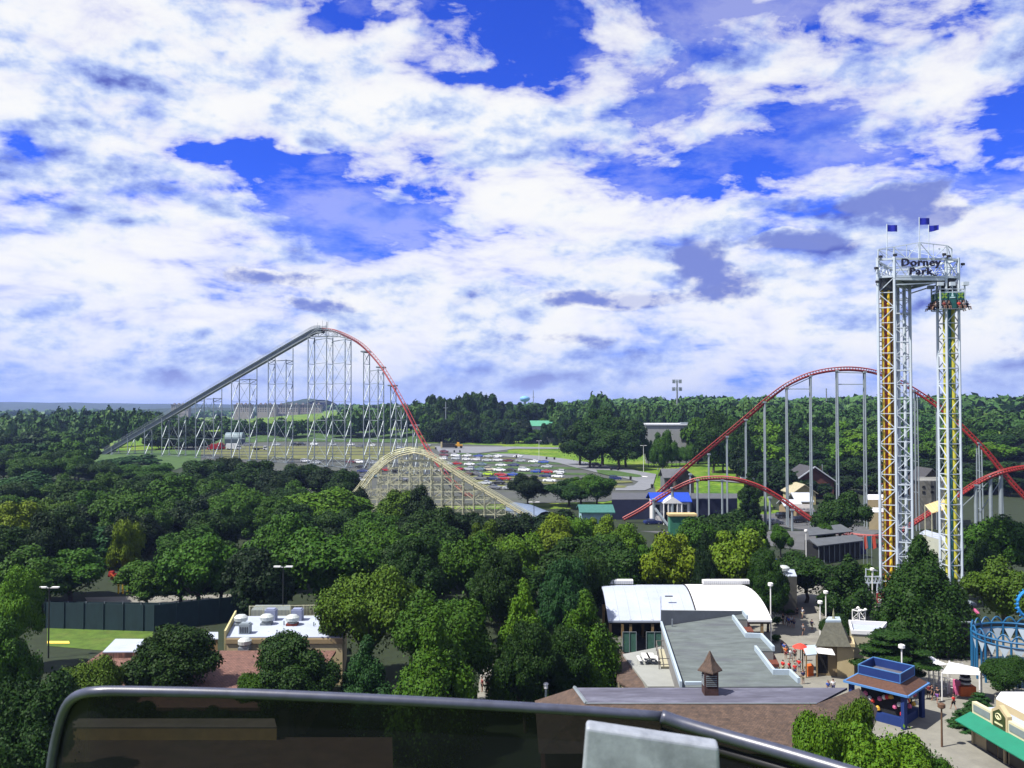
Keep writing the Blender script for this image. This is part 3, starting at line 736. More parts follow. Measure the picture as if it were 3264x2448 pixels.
for i in range(900):
    y = 680 * (4.0 ** g.random()); x = g.uniform(-.62, .62) * y
    u = 1632 + x / y * FOC
    if u < 1350 and g.random() < .45: continue
    if 480 < u < 1060 and y < 1560: continue
    sp.append((x, y, g.uniform(8, 13) * (1 + y / 4000), g.uniform(11, 17)))
far_wood('distant_woods', 'belt of distant green woods reaching the horizon', sp, 1, (.036, .095, .022))
far_wood('wooded_ridge', 'back rows of the wooded ridge that closes the view', BACK, 2, (.024, .068, .012), 1100, 1.35)
sp = [(g.uniform(-900, 1300), g.uniform(560, 720), g.uniform(6, 9), g.uniform(8, 11)) for i in range(60)]
# ------------------------------------------------------------------ ground, hills, roads
def ground_mat():
    m = bpy.data.materials.new('meadow'); m.use_nodes = True; t = m.node_tree; b = t.nodes['Principled BSDF']; b.inputs['Roughness'].default_value = .95; b.inputs['Specular IOR Level'].default_value = .1
    tcn = node(t, 'ShaderNodeTexCoord')
    a = node(t, 'ShaderNodeTexNoise'); a.inputs['Scale'].default_value = .05; a.inputs['Detail'].default_value = 9; a.inputs['Roughness'].default_value = .7
    c = node(t, 'ShaderNodeTexNoise'); c.inputs['Scale'].default_value = .7; c.inputs['Detail'].default_value = 6
    for k in (a, c): t.links.new(tcn.outputs['Object'], k.inputs['Vector'])
    r = node(t, 'ShaderNodeValToRGB'); r.color_ramp.elements[0].position = .34; r.color_ramp.elements[0].color = (.035, .085, .008, 1); r.color_ramp.elements[1].position = .62; r.color_ramp.elements[1].color = (.13, .17, .025, 1)
    e = r.color_ramp.elements.new(.48); e.color = (.075, .14, .012, 1)
    t.links.new(a.outputs[0], r.inputs[0])
    mr = node(t, 'ShaderNodeMapRange'); mr.inputs['To Min'].default_value = .55; mr.inputs['To Max'].default_value = 1.4; mr.inputs['From Min'].default_value = .3; mr.inputs['From Max'].default_value = .7
    t.links.new(c.outputs[0], mr.inputs[0])
    mx = node(t, 'ShaderNodeMix', data_type='RGBA', blend_type='MULTIPLY'); mx.inputs[0].default_value = 1
    t.links.new(r.outputs[0], mx.inputs[6]); t.links.new(mr.outputs[0], mx.inputs[7]); t.links.new(mx.outputs[2], b.inputs['Base Color'])
    return m
MEADOW = ground_mat()
def grid_mesh(name, xs, ys, zf, m, dz=0):
    nx, ny = len(xs), len(ys)
    V = [(x, y, zf(x, y) + dz) for y in ys for x in xs]
    Q = [(j * nx + i, j * nx + i + 1, (j + 1) * nx + i + 1, (j + 1) * nx + i) for j in range(ny - 1) for i in range(nx - 1)]
    me = np_mesh(name, V, Q, [m]); me.polygons.foreach_set("use_smooth", [True] * len(me.polygons))
    o = bpy.data.objects.new(name, me); COL.objects.link(o); return o
xs = list(np.concatenate([np.linspace(-9000, -700, 24), np.linspace(-600, 600, 201), np.linspace(700, 9000, 24)]))
ys = list(np.concatenate([[-200, 0, 100], np.linspace(200, 720, 105), np.geomspace(760, 12000, 40)]))
tag(grid_mesh('ground', xs, ys, terrain, MEADOW), kind='structure')
HILL = mat('hill_woods', (.015, .035, .02), .95, .45, .012)
def hills():
    g = random.Random(3)
    def zf(pts, y0, w):
        pr = lerp_prof(pts)
        def f(x, y):
            u = 1632 + x / y0 * FOC
            top = PD(u, pr(u / PK) * PK, y0).z
            k = max(0.0, 1 - ((y - y0) / w) ** 2)
            n = 3.0 * math.sin(x * .021) + 2.2 * math.sin(x * .053 + 1) + 1.6 * math.sin(x * .131 + y * .01)
            return terrain(x, y) - 3 + (top - terrain(x, y) + 3) * k + n * k * (y0 / 5000)
        return f
    a = zf([(-400, 868), (0, 869.5), (60, 870), (200, 872), (330, 873), (500, 875), (800, 876), (2000, 876)], 5200, 1500)
    o = grid_mesh('distant_hills', list(np.linspace(-4500, 3600, 260)), list(np.linspace(3800, 6600, 9)), a, HILL); tag(o, kind='structure')
    b = zf([(560, 882), (600, 876), (640, 868), (670, 862), (700, 864), (730, 869), (780, 873), (900, 880)], 2400, 350)
    o = grid_mesh('wooded_hill', list(np.linspace(-1000, -520, 90)), list(np.linspace(2100, 2700, 9)), b, HILL); tag(o, kind='structure')
    c = zf([(2080, 884), (2120, 876), (2150, 869), (2200, 865), (2300, 864), (2500, 870)], 2600, 400)
    o = grid_mesh('right_distant_hill', list(np.linspace(1300, 2300, 90)), list(np.linspace(2250, 2950, 9)), c, HILL); o.name = 'distant_hill'; tag(o, kind='structure')
hills()

def sheet(name, pts, m, dz=.12, step=6.0, zf=terrain, kind='structure', survey=True):
    """a sheet following the ground inside a polygon; pts in survey pixels (full size) or metres"""
    if survey: pts = [(G(u, v).x, G(u, v).y) for u, v in pts]
    bm = bmesh.new(); vs = [bm.verts.new((x, y, 0)) for x, y in pts]
    bm.faces.new(vs); bmesh.ops.triangulate(bm, faces=bm.faces[:])
    ext = max(max(p[0] for p in pts) - min(p[0] for p in pts), max(p[1] for p in pts) - min(p[1] for p in pts))
    x0 = min(p[0] for p in pts); x1 = max(p[0] for p in pts); y0 = min(p[1] for p in pts); y1 = max(p[1] for p in pts)
    if y1 > 220:
        x = x0 + step
        while x < x1:
            bmesh.ops.bisect_plane(bm, geom=bm.verts[:] + bm.edges[:] + bm.faces[:], plane_co=(x, 0, 0), plane_no=(1, 0, 0)); x += step
        y = y0 + step
        while y < y1:
            bmesh.ops.bisect_plane(bm, geom=bm.verts[:] + bm.edges[:] + bm.faces[:], plane_co=(0, y, 0), plane_no=(0, 1, 0)); y += step
    for v in bm.verts: v.co.z = zf(v.co.x, v.co.y) + dz
    bmesh.ops.recalc_face_normals(bm, faces=bm.faces[:])
    if bm.faces and sum(f.normal.z for f in bm.faces) < 0: bmesh.ops.reverse_faces(bm, faces=bm.faces[:])
    me = bpy.data.meshes.new(name); bm.to_mesh(me); bm.free(); me.materials.append(m)
    o = bpy.data.objects.new(name, me); COL.objects.link(o)
    if kind: o["kind"] = kind
    return o
ASPH = mat('asphalt', (.062, .068, .062), .9, .2, .25, dirt=.75, dirtcol=(.05, .065, .03))
ROAD = mat('pale_asphalt', (.16, .17, .185), .9, .12, .3, dirt=.3, dirtcol=(.12, .12, .12))
CONC = mat('park_concrete', (.20, .195, .165), .9, .16, .5, dirt=.6, dirtcol=(.12, .115, .10))
MULCH = mat('mulch_soil', (.016, .026, .009), .95, .35, .6)  # soil and undergrowth, dark green of its own
LAWN = mat('lawn', (.060, .11, .010), .95, .4, .6, dirt=.5, dirtcol=(.12, .13, .03))
DRYG = mat('dry_grass', (.11, .12, .035), .95, .3, .5)
BRUSH = mat('brush', (.04, .085, .016), .95, .45, .35)
PAINTW = mat('road_paint', (.75, .75, .72), .8, .1, 1)
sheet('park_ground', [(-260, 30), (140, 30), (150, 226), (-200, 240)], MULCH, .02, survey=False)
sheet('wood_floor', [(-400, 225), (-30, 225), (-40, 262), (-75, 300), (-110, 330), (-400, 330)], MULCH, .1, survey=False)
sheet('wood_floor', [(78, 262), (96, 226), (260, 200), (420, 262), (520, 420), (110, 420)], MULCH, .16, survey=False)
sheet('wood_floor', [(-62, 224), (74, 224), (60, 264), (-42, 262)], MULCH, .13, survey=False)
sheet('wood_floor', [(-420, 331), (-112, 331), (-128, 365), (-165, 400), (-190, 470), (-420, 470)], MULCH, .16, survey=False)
sheet('plaza_path', [(16, 38), (75, 38), (75, 108), (60, 140), (52, 172), (38, 172), (33, 142), (26, 122), (20, 100)], CONC, .05, survey=False)
sheet('service_road', [(2230, 1640), (2450, 1640), (2700, 1590), (2790, 1600), (2800, 1700), (2600, 1760), (2300, 1720), (2000, 1690), (1950, 1660)], mat('service_asphalt', (.085, .088, .09), .9, .25, .3), .08)
# car park: worn tarmac with grass strips between the bays
sheet('parking_lot', [(560, 1423), (900, 1408), (1400, 1414), (1600, 1421), (1620, 1440), (1500, 1448), (1650, 1446), (1820, 1478), (1990, 1515), (2080, 1530), (2090, 1570), (1930, 1600), (1500, 1610), (1200, 1620), (700, 1560), (560, 1480)], ASPH, .14)
def strip(v0, v1, u0, u1, m=BRUSH, name='grass_strip', sl=0.0):
    sheet(name, [(u0, v0), (u1, v0 + sl), (u1, v1 + sl), (u0, v1)], m, .26)
for (a, b, u0, u1) in [(1424, 1431, 700, 1560), (1433, 1440.5, 640, 1340), (1443, 1449.5, 640, 1280), (1452, 1466, 700, 1250)]:
    strip(a, b, u0, u1, DRYG)
strip(1472.3, 1477.5, 1400, 1790, sl=4); strip(1486, 1493, 1400, 1860, sl=5); strip(1503, 1509, 1430, 1870, sl=7); strip(1446, 1450, 1450, 1690, sl=4)
strip(1518.5, 1523, 1500, 1840, DRYG, sl=8); strip(1532, 1538, 1500, 1840, DRYG, sl=8); strip(1546, 1552, 1540, 1700, DRYG, sl=6)
strip(1459, 1461, 1400, 1690, DRYG, sl=3)
sheet('brush_bank', [(620, 1398), (900, 1372), (1250, 1372), (1420, 1385), (1520, 1408), (1300, 1412), (900, 1407), (640, 1415)], BRUSH, .3)
sheet('grass_bank', [(1600, 1380), (1780, 1368), (1790, 1402), (1610, 1404)], DRYG, .3)
sheet('brush_bank', [(290, 1452), (420, 1440), (640, 1438), (640, 1470), (560, 1500), (300, 1500)], BRUSH, .34)
# roads: the lane behind the car park and the drive curving down to the junction
sheet('back_lane', [(1385, 1424), (1640, 1425), (1790, 1428), (1900, 1430), (1900, 1433), (1790, 1432), (1640, 1432), (1520, 1446), (1400, 1444)], ROAD, .3)
sheet('park_drive', [(1560, 1447), (1640, 1449), (1720, 1455), (1800, 1464), (1890, 1478), (1960, 1490), (2040, 1505), (2092, 1514), (2080, 1556), (2055, 1566), (1962, 1566), (1962, 1556), (2020, 1550), (2035, 1538), (1980, 1524), (1900, 1508), (1840, 1494), (1780, 1477), (1700, 1466), (1600, 1456)], ROAD, .34)
sheet('traffic_island', [(1900, 1500), (1960, 1503), (2040, 1517), (2046, 1522), (2030, 1524), (1940, 1518), (1905, 1510)], BRUSH, .42)
sheet('traffic_island', [(1955, 1535), (2010, 1536), (2018, 1541), (1960, 1543)], DRYG, .42)
sheet('traffic_island', [(1955, 1550), (2000, 1552), (1990, 1558), (1955, 1558)], DRYG, .42)
sheet('stop_line', [(2046, 1521), (2064, 1523), (2064, 1524.5), (2048, 1523)], PAINTW, .46)
sheet('rail_path', [(2230, 1529), (2300, 1531), (2400, 1540), (2400, 1545), (2300, 1536), (2230, 1533)], ROAD, .3)
sheet('lawn', [(2330, 1610), (2440, 1590), (2460, 1625), (2380, 1640)], LAWN, .3)
sheet('lawn', [(150, 2003), (490, 2010), (480, 2062), (330, 2075), (150, 2060)], LAWN, .06)
sheet('shaded_path', [(270, 1905), (760, 1895), (760, 1935), (290, 1938)], CONC, .06)
sheet('yellow_kerb', [(150, 2046), (220, 2046), (222, 2054), (150, 2054)], mat('kerb_yellow', (.75, .55, .08)), .12)
# ------------------------------------------------------------------ coasters
STEEL = mat('galvanised_steel', (.25, .295, .32), .55, .12, .5, metal=.2)
STEELD = mat('weathered_steel', (.20, .23, .25), .6, .2, .5, metal=.2)
RED = mat('red_track_paint', (.27, .022, .018), .5, .15, .6)
REDD = mat('dark_red_paint', (.22, .02, .02), .5, .15, .6)
CREAM = mat('cream_timber_paint', (.54, .54, .36), .8, .2, .8, dirt=.3, dirtcol=(.35, .32, .18))
WHITE = mat('white_steel_paint', (.50, .57, .64), .45, .08, .6, dirt=.15, dirtcol=(.5, .52, .52))

def catmull(pts, n):
    P = [Vector(p) for p in pts]; P = [P[0] * 2 - P[1]] + P + [P[-1] * 2 - P[-2]]
    out = []
    for i in range(1, len(P) - 2):
        for k in range(n):
            t = k / n; a, b, c, d = P[i - 1:i + 3]
            out.append(.5 * ((2 * b) + (c - a) * t + (2 * a - 5 * b + 4 * c - d) * t * t + (3 * b - 3 * c + d - a) * t ** 3))
    out.append(P[-2]); return out
def frames(path):
    fr = []
    for i, p in enumerate(path):
        d = (path[min(i + 1, len(path) - 1)] - path[max(i - 1, 0)]).normalized()
        side = d.cross(Vector((0, 0, 1))); side = side.normalized() if side.length > .05 else Vector((0, 1, 0))
        fr.append((p, d, side, side.cross(d).normalized()))
    return fr
def steel_track(root, name, path, m, mspine, gauge=.62, depth=.75, tie_step=1):
    f = frames(path); mb = MB()
    for s in (-1, 1): mb.tube([p + sd_ * gauge * s for p, d, sd_, up in f], .13, 5)
    o = mb.build(name, m, root)
    mb = MB(); mb.tube([p - up * depth for p, d, sd_, up in f], .33, 6)
    for i in range(0, len(f), tie_step):
        p, d, sd_, up = f[i]
        for s in (-1, 1): mb.bar(p + sd_ * gauge * s, p - up * depth, .07)
        mb.bar(p + sd_ * gauge, p - sd_ * gauge, .06)
    mb.build('track_spine', mspine, root)
    return o

# --- the lift hill and first drop
lh = thing('steel_roller_coaster', 'tall steel roller coaster hill with grey lift, red first drop and lattice supports', 'roller coaster', (G(1090, 1490).x, 375, 0))
LIFT = [(296, 1460, 446), (420, 1388, 436), (560, 1307, 424), (700, 1225, 410), (850, 1138, 394), (960, 1074, 381), (1003, 1050, 377), (1030, 1046, 374)]
DROP = [(1030, 1046, 374), (1062, 1050, 370), (1100, 1064, 365), (1140, 1086, 360), (1175, 1116, 354), (1215, 1163, 347), (1255, 1228, 339), (1290, 1292, 331), (1325, 1362, 322), (1360, 1425, 313), (1395, 1475, 303), (1440, 1530, 294), (1500, 1580, 284), (1570, 1620, 274), (1650, 1650, 262)]
lift = catmull([PD(*a) for a in LIFT], 7)
drop = catmull([PD(*a) for a in DROP], 6)
f = frames(lift)
mb = MB()
for s in (-1, 1): mb.tube([p + q * .62 * s for p, d, q, u_ in f], .13, 4)
mb.build('lift_track', STEEL, lh)
mb = MB()     # box girder under the lift
for i in range(len(f) - 1):
    (p, d, q, u_), (p2, d2, q2, u2) = f[i], f[i + 1]
    c = [p + q * 1.0 - u_ * .3, p - q * 1.0 - u_ * .3, p - q * 1.0 - u_ * 2.0, p + q * 1.0 - u_ * 2.0]
    c2 = [p2 + q2 * 1.0 - u2 * .3, p2 - q2 * 1.0 - u2 * .3, p2 - q2 * 1.0 - u2 * 2.0, p2 + q2 * 1.0 - u2 * 2.0]
    mb.add(c + c2, [(0, 1, 5, 4), (1, 2, 6, 5), (2, 3, 7, 6), (3, 0, 4, 7)])
mb.build('lift_girder', STEELD, lh)
mb = MB()     # catwalks and hand rails either side
for s in (-1, 1):
    for i in range(len(f)):
        p, d, q, u_ = f[i]
        a = p + q * 1.7 * s; mb.bar(a - Vector((0, 0, .2)), a + Vector((0, 0, 1.1)), .045)
        if i < len(f) - 1:
            b = f[i + 1][0] + f[i + 1][2] * 1.7 * s
            mb.bar(a + Vector((0, 0, 1.1)), b + Vector((0, 0, 1.1)), .05); mb.bar(a + Vector((0, 0, .55)), b + Vector((0, 0, .55)), .035)
            a2 = p + q * 1.05 * s; b2 = f[i + 1][0] + f[i + 1][2] * 1.05 * s
            mb.add([a, a2, b2, b, a - u_ * .12, a2 - u_ * .12, b2 - u_ * .12, b - u_ * .12], [(0, 1, 2, 3), (7, 6, 5, 4), (0, 3, 7, 4), (1, 5, 6, 2)])
    # finer posts between
    for i in range(len(f) - 1):
        for k in (1, 2, 3):
            a = f[i][0].lerp(f[i + 1][0], k / 4) + f[i][2] * 1.7 * s; mb.bar(a, a + Vector((0, 0, 1.1)), .035)
mb.build('catwalk', STEEL, lh)
steel_track(lh, 'drop_track', drop, RED, REDD, gauge=.7, depth=.85)
# crest truss under the top
mb = MB()
cr = [PD(a, b, c) for a, b, c in [(985, 1072, 378), (1010, 1052, 375), (1043, 1050, 372), (1080, 1062, 368), (1112, 1080, 364)]]
bt = [PD(a, 1073 if a < 1090 else 1080, c) for a, b, c in [(985, 0, 378), (1010, 0, 375), (1043, 0, 372), (1080, 0, 368), (1112, 0, 364)]]
for dy_ in (-1.1, 1.1):
    o_ = Vector((.4 * dy_, dy_, 0))
    for i in range(5):
        mb.bar(cr[i] + o_, bt[i] + o_, .14)
        if i < 4: mb.bar(cr[i] + o_, cr[i + 1] + o_, .16); mb.bar(bt[i] + o_, bt[i + 1] + o_, .2); mb.bar(bt[i] + o_, cr[i + 1] + o_, .1); mb.bar(cr[i] + o_, bt[i + 1] + o_, .1)
for a in (1012, 1020, 1028, 1038, 1046):
    p = PD(a, 1047, 374); mb.bar(p, p + Vector((0, 0, 1.6 + (a % 3) * .9)), .06)
p = PD(1042, 1078, 370); mb.bar(p, PD(1042, 1026, 370), .22)
mb.build('crest_truss', STEELD, lh)
# fin plates of the drop's first section
mb = MB()
for (a, b, c), (a2, b2, c2) in zip(DROP[1:5], DROP[2:6]):
    pass
def bent_tower(groups, D, vt, name='support_tower'):
    """lattice tower: one leg per survey column, legs in pairs set square to the track; vt = top row of each leg"""
    mb = MB(); legs = []
    n = len(groups)
    Ds = list(D) if isinstance(D, (list, tuple)) else [D] * n
    Ds = [d + (3.5 if i % 2 else -3.5) for i, d in enumerate(Ds)]
    lv = [1160, 1224, 1281, 1339, 1398, 1457, 1512]
    for u, d_, t in zip(groups, Ds, vt):
        top = PD(u, t, d_); foot = Vector((top.x + .2, top.y, terrain(top.x, top.y) - .3))
        mb.bar(top, foot, .22, 6); legs.append((top, foot)); mb.box(foot + Vector((0, 0, .5)), (1.2, 1.2, .8))
    def at(l, z):
        a, b = legs[l]; t = (a.z - z) / (a.z - b.z); return a.lerp(b, t)
    for i in range(n - 1):
        z0 = min(legs[i][0].z, legs[i + 1][0].z) - .3
        lo = max(legs[i][1].z, legs[i + 1][1].z) + .6
        zz = [z0] + [z for z in (PD(groups[i], v, Ds[i]).z for v in lv) if lo + 1.5 < z < z0 - 1.5] + [lo]
        pair = i % 2 == 0
        for j in range(len(zz)):
            mb.bar(at(i, zz[j]), at(i + 1, zz[j]), .14 if j else .2)
            if j < len(zz) - 1:
                if pair: mb.bar(at(i + 1, zz[j]), at(i, zz[j + 1]), .17); mb.bar(at(i, zz[j]), at(i + 1, zz[j + 1]), .06)
                else: mb.bar(at(i, zz[j]), at(i + 1, zz[j + 1]), .07); mb.bar(at(i + 1, zz[j]), at(i, zz[j + 1]), .07)
    return mb.build(name, STEEL, lh)
bent_tower([355, 378], 442, [1426, 1424])
bent_tower([407, 430], 438, [1396, 1394])
bent_tower([461, 484], 432, [1364, 1364])
bent_tower([516, 539, 570, 592], 426, [1333, 1333, 1318, 1303])
bent_tower([624, 651, 681, 707], 417, [1276, 1270, 1268, 1240])
bent_tower([738, 763, 796, 819], 405, [1212, 1207, 1207, 1174])
bent_tower([855, 877, 912, 934], 393, [1144, 1142, 1146, 1110])
bent_tower([982, 1003, 1041, 1061, 1100, 1119], [378, 376, 372, 370, 366, 364], [1075, 1076, 1076, 1076, 1080, 1083])
bent_tower([1159, 1178, 1205, 1223], [359, 357, 353, 351], [1121, 1122, 1177, 1172])
bent_tower([1245, 1262, 1279, 1297], [346, 344, 341, 339], [1230, 1230, 1293, 1292])
bent_tower([1316, 1329], [334, 332], [1358, 1356])
bent_tower([1352, 1368], [322, 320], [1420, 1420])
mb = MB()
for u, v, d_ in [(1166, 1121, 358), (1215, 1171, 350), (1252, 1229, 344), (1286, 1291, 338), (1322, 1356, 331), (1358, 1420, 320)]:
    p = PD(u, v, d_); mb.box(p, (3.4, 5.2, .5))
mb.build('bracket', STEEL, lh)

# the tunnel hood at the bottom of the drop
mb = MB()
tp = [PD(1640, 1650, 262), PD(1680, 1658, 252), PD(1740, 1684, 240)]
for i in range(2):
    a, b = tp[i], tp[i + 1]; d = (b - a); q = Vector((d.y, -d.x, 0)).normalized()
    n = 8; r = 3.6
    A = [a + q * math.cos(math.pi * k / n) * r + Vector((0, 0, math.sin(math.pi * k / n) * r + 1)) for k in range(n + 1)]
    B = [b + q * math.cos(math.pi * k / n) * r + Vector((0, 0, math.sin(math.pi * k / n) * r + 1)) for k in range(n + 1)]
    mb.add(A + B, [(k, k + 1, n + 2 + k, n + 1 + k) for k in range(n)])
mb.build('tunnel_hood', mat('tunnel_sheet', (.12, .16, .23), .5, .2, .5), lh, smooth=True)

# --- the camelback hills of the same line of track, right of the picture
rh = thing('steel_coaster_hill', 'red steel camelback hill on grey columns crossing behind the drop tower', 'roller coaster', (PD(2690, 1680, 232).x, 232, 0))
HILL1 = [(1960, 1655, 252), (2010, 1628, 250), (2090, 1572, 247), (2180, 1490, 244), (2290, 1398, 240), (2385, 1318, 237), (2450, 1262, 235), (2520, 1213, 233), (2600, 1182, 232), (2690, 1170, 231), (2770, 1176, 230), (2830, 1194, 228), (2900, 1228, 226), (2985, 1284, 224), (3070, 1356, 222), (3150, 1437, 220), (3215, 1518, 219), (3290, 1600, 218)]
HILL2 = [(1985, 1650, 238), (2040, 1620, 237), (2110, 1575, 236), (2180, 1538, 234), (2230, 1522, 233), (2300, 1518, 231), (2360, 1526, 229), (2430, 1550, 227), (2500, 1590, 225), (2560, 1632, 223), (2610, 1664, 221), (2660, 1688, 219), (2740, 1704, 215), (2810, 1705, 211), (2865, 1690, 207), (2925, 1653, 206), (2990, 1612, 206), (3060, 1568, 206), (3130, 1524, 206), (3200, 1497, 205), (3264, 1485, 205), (3330, 1484, 204)]
steel_track(rh, 'camelback_track', catmull([PD(*a) for a in HILL1], 9), RED, RED, gauge=.6, depth=.8)
steel_track(rh, 'return_track', catmull([PD(*a) for a in HILL2], 8), RED, RED, gauge=.6, depth=.7)
def col(u, vt, D, r=.3, lean=1.5, root=rh, pair=True, m=STEEL, vb=None):
    t = PD(u, vt, D); mb = MB()
    gz = terrain(t.x, D) - .3
    if pair:
        for k in (-1, 1):
            a = t + Vector((0, k * .5, 0)); b = Vector((t.x + k * .25, t.y + k * lean, gz))
            mb.bar(a, b, r, 6)
        for q in (.12, .3, .5, .72):
            a = t.lerp(Vector((t.x, t.y, gz)), q); w_ = .5 + (lean - .5) * q
            mb.bar(a + Vector((-.2, -w_, 0)), a + Vector((.2, w_, 0)), r * .5)
        mb.box(t, (.7, 1.6, .4))
    else:
        mb.bar(t, Vector((t.x, t.y, gz)), r, 8); mb.box(t, (.9, 1.2, .4))
    return mb.build('support_column', m, root)
for u, vt, D in [(2200, 1512, 243), (2259, 1448, 241), (2317, 1392, 239), (2377, 1338, 237)]: col(u, vt, D, .16)
for u, vt, D in [(2437, 1282, 235), (2507, 1236, 233), (2583, 1199, 232), (2667, 1182, 231), (2755, 1186, 230)]: col(u, vt, D, .2)
for u, vt, D in [(2911, 1246, 226), (2921, 1250, 226), (2988, 1298, 224), ]: col(u, vt, D, .15)
for u, vt, D in [(3117, 1412, 221), (3125, 1418, 221), (3190, 1500, 219)]: col(u, vt, D, .18)
mb = MB()
for (a, b, c), (a2, b2, c2) in [((2667, 1187, 231), (2755, 1189, 230)), ((2667, 1225, 231), (2755, 1225, 230)), ((2507, 1240, 233), (2583, 1240, 232)), ((2507, 1238, 233), (2583, 1204, 232)), ((2911, 1252, 226), (2850, 1252, 228))]:
    mb.bar(PD(a, b, c), PD(a2, b2, c2), .16)
mb.build('cross_beam', STEEL, rh)
for u, vt, D in [(2084, 1592, 236), (2143, 1556, 235), (2223, 1530, 233), (2302, 1530, 231), (2454, 1586, 226), (2525, 1625, 224), (3110, 1546, 206), (3157, 1520, 206), (3190, 1508, 206)]: col(u, vt, D, .4 if u < 2200 or u > 3000 else .28, pair=False)
mb = MB(); mb.bar(PD(2088, 1620, 235), G(2132, 1678) + Vector((0, 0, 0)), .35, 6)
mb.bar(PD(3157, 1530, 206), PD(3060, 1620, 210), .14); mb.bar(PD(3190, 1530, 206), PD(3120, 1640, 208), .14)
mb.build('column_brace', STEEL, rh)

# --- the wooden coaster
wc = thing('wooden_roller_coaster', 'cream painted wooden roller coaster hill with a dense timber lattice', 'roller coaster', (PD(1400, 1600, 243).x, 243, 0))
WP = [(1100, 1640), (1165, 1560), (1200, 1510), (1240, 1472), (1280, 1450), (1325, 1441), (1365, 1449), (1400, 1467), (1450, 1500), (1520, 1544), (1600, 1592), (1680, 1640), (1730, 1668)]
prof = lerp_prof(WP)
def wz(x, sh=0.0):
    u = 1632 + (x + sh) / 243 * FOC; return PD(u, prof(u), 243).z
x0 = (1110 - 1632) / FOC * 243; x1 = (1716 - 1632) / FOC * 243
Yr = [(240.4, 0.0), (245.6, 2.0)]     # near and far track, the far one shifted
xsb = list(np.arange(x0, x1, 2.9))
LV = [.3 + 2.05 * k for k in range(12)]
for i, x in enumerate(xsb):
    mb = MB()
    zt = [wz(x, s_) for _, s_ in Yr]
    posts = [(239.2, zt[0] - .3, 1.0), (241.6, zt[0] - .3, .2), (244.4, zt[1] - .3, -.2), (246.8, zt[1] - .3, -1.0)]
    gz = terrain(x, 243)
    for (y, z, sp_) in posts:
        if z > gz + 1: mb.bar((x, y, z), (x, y - sp_ * max(0, z - gz) / 20, gz - .2), .12)
    for z in LV:
        if z < max(zt) - .6:
            mb.bar((x, 239.2, z), (x, 246.8, z), .06)
            if z < max(zt) - 2.6:
                mb.bar((x, 239.6, z), (x, 243, z + 2.05), .04)
    mb.bar((x, 238.4, zt[0] - .2), (x, 242.2, zt[0] - .2), .14); mb.bar((x, 243.8, zt[1] - .2), (x, 247.6, zt[1] - .2), .14)
    for y, z in ((238.3, zt[0]), (242.2, zt[0]), (243.8, zt[1]), (247.6, zt[1])): mb.bar((x, y, z - .3), (x, y, z + 1.2), .06)
    mb.build('timber_bent', CREAM, wc)
for y in (239.2, 243.0, 246.8):
    mb = MB()
    for j, z in enumerate(LV):
        for i in range(len(xsb) - 1):
            a, b = xsb[i], xsb[i + 1]; lim = min(wz(a), wz(b)) - .4
            if z < lim: mb.bar((a, y - 0 * (lim - z) / 20, z), (b, y - 0 * (lim - z) / 20, z), .15)
            if z + 2.05 < lim and (i + j) % 3 != 1:
                if (i + j) % 2: mb.bar((a, y, z), (b, y, z + 2.05), .12)
                else: mb.bar((b, y, z), (a, y, z + 2.05), .12)
    mb.build('ledger_beams', CREAM, wc)
for (y, s_) in Yr:
    mb = MB(); pth = [Vector((x, y, wz(x, s_))) for x in np.arange(x0, x1, .9)]
    for k in (-1.1, -.55, .55, 1.1): mb.tube([p + Vector((0, k, 0)) for p in pth], .1, 4)
    for p in pth: mb.box(p - Vector((0, 0, .12)), (.3, 3.4, .16))
    mb.build('track', mat('track_timber', (.40, .38, .24), .8, .25, 1), wc)
    mb = MB()
    for k in (-2.0, 1.75):
        for hgt in (.6, 1.15): mb.tube([p + Vector((0, k, hgt)) for p in pth], .07, 4)
    mb.build('handrail', CREAM, wc)

# ------------------------------------------------------------------ the drop tower
DT = 138.0
k20 = FOC / DT
dt = thing('drop_tower', 'white three legged drop tower with a park name sign and blue flags on its crown', 'drop tower', (PD(2930, 1900, 142).x, 142, 0))
YELLOW = mat('yellow_pipe_paint', (.70, .47, .035), .45, .12, .5)
YEL2 = mat('lemon_pipe_paint', (.46, .44, .05), .45, .12, .5)
TEAL = mat('teal_pipe_paint', (.02, .13, .16), .5, .15, .5)
MAROON = mat('maroon_paint', (.16, .02, .012), .55, .3, 1.5)
ZT = PD(2828, 884, DT).z          # underside of the crown
ZC = PD(2828, 826, DT).z          # top of the crown
def sq(cx_, cy_, s, th):
    return [Vector((cx_ + (a * math.cos(th) - b * math.sin(th)) * s / 2, cy_ + (a * math.sin(th) + b * math.cos(th)) * s / 2, 0)) for a, b in ((-1, -1), (1, -1), (1, 1), (-1, 1))]
T1 = PD(2834, 1900, DT + 1.2); T2 = PD(3033, 1900, DT + 1.5); T3 = PD(2885, 1900, DT + 9.6)
SQ1 = sq(T1.x, T1.y, 2.4, rad(-22)); SQ2 = sq(T2.x, T2.y, 2.2, rad(9.5)); SQ3 = sq(T3.x, T3.y, 2.4, rad(-22))
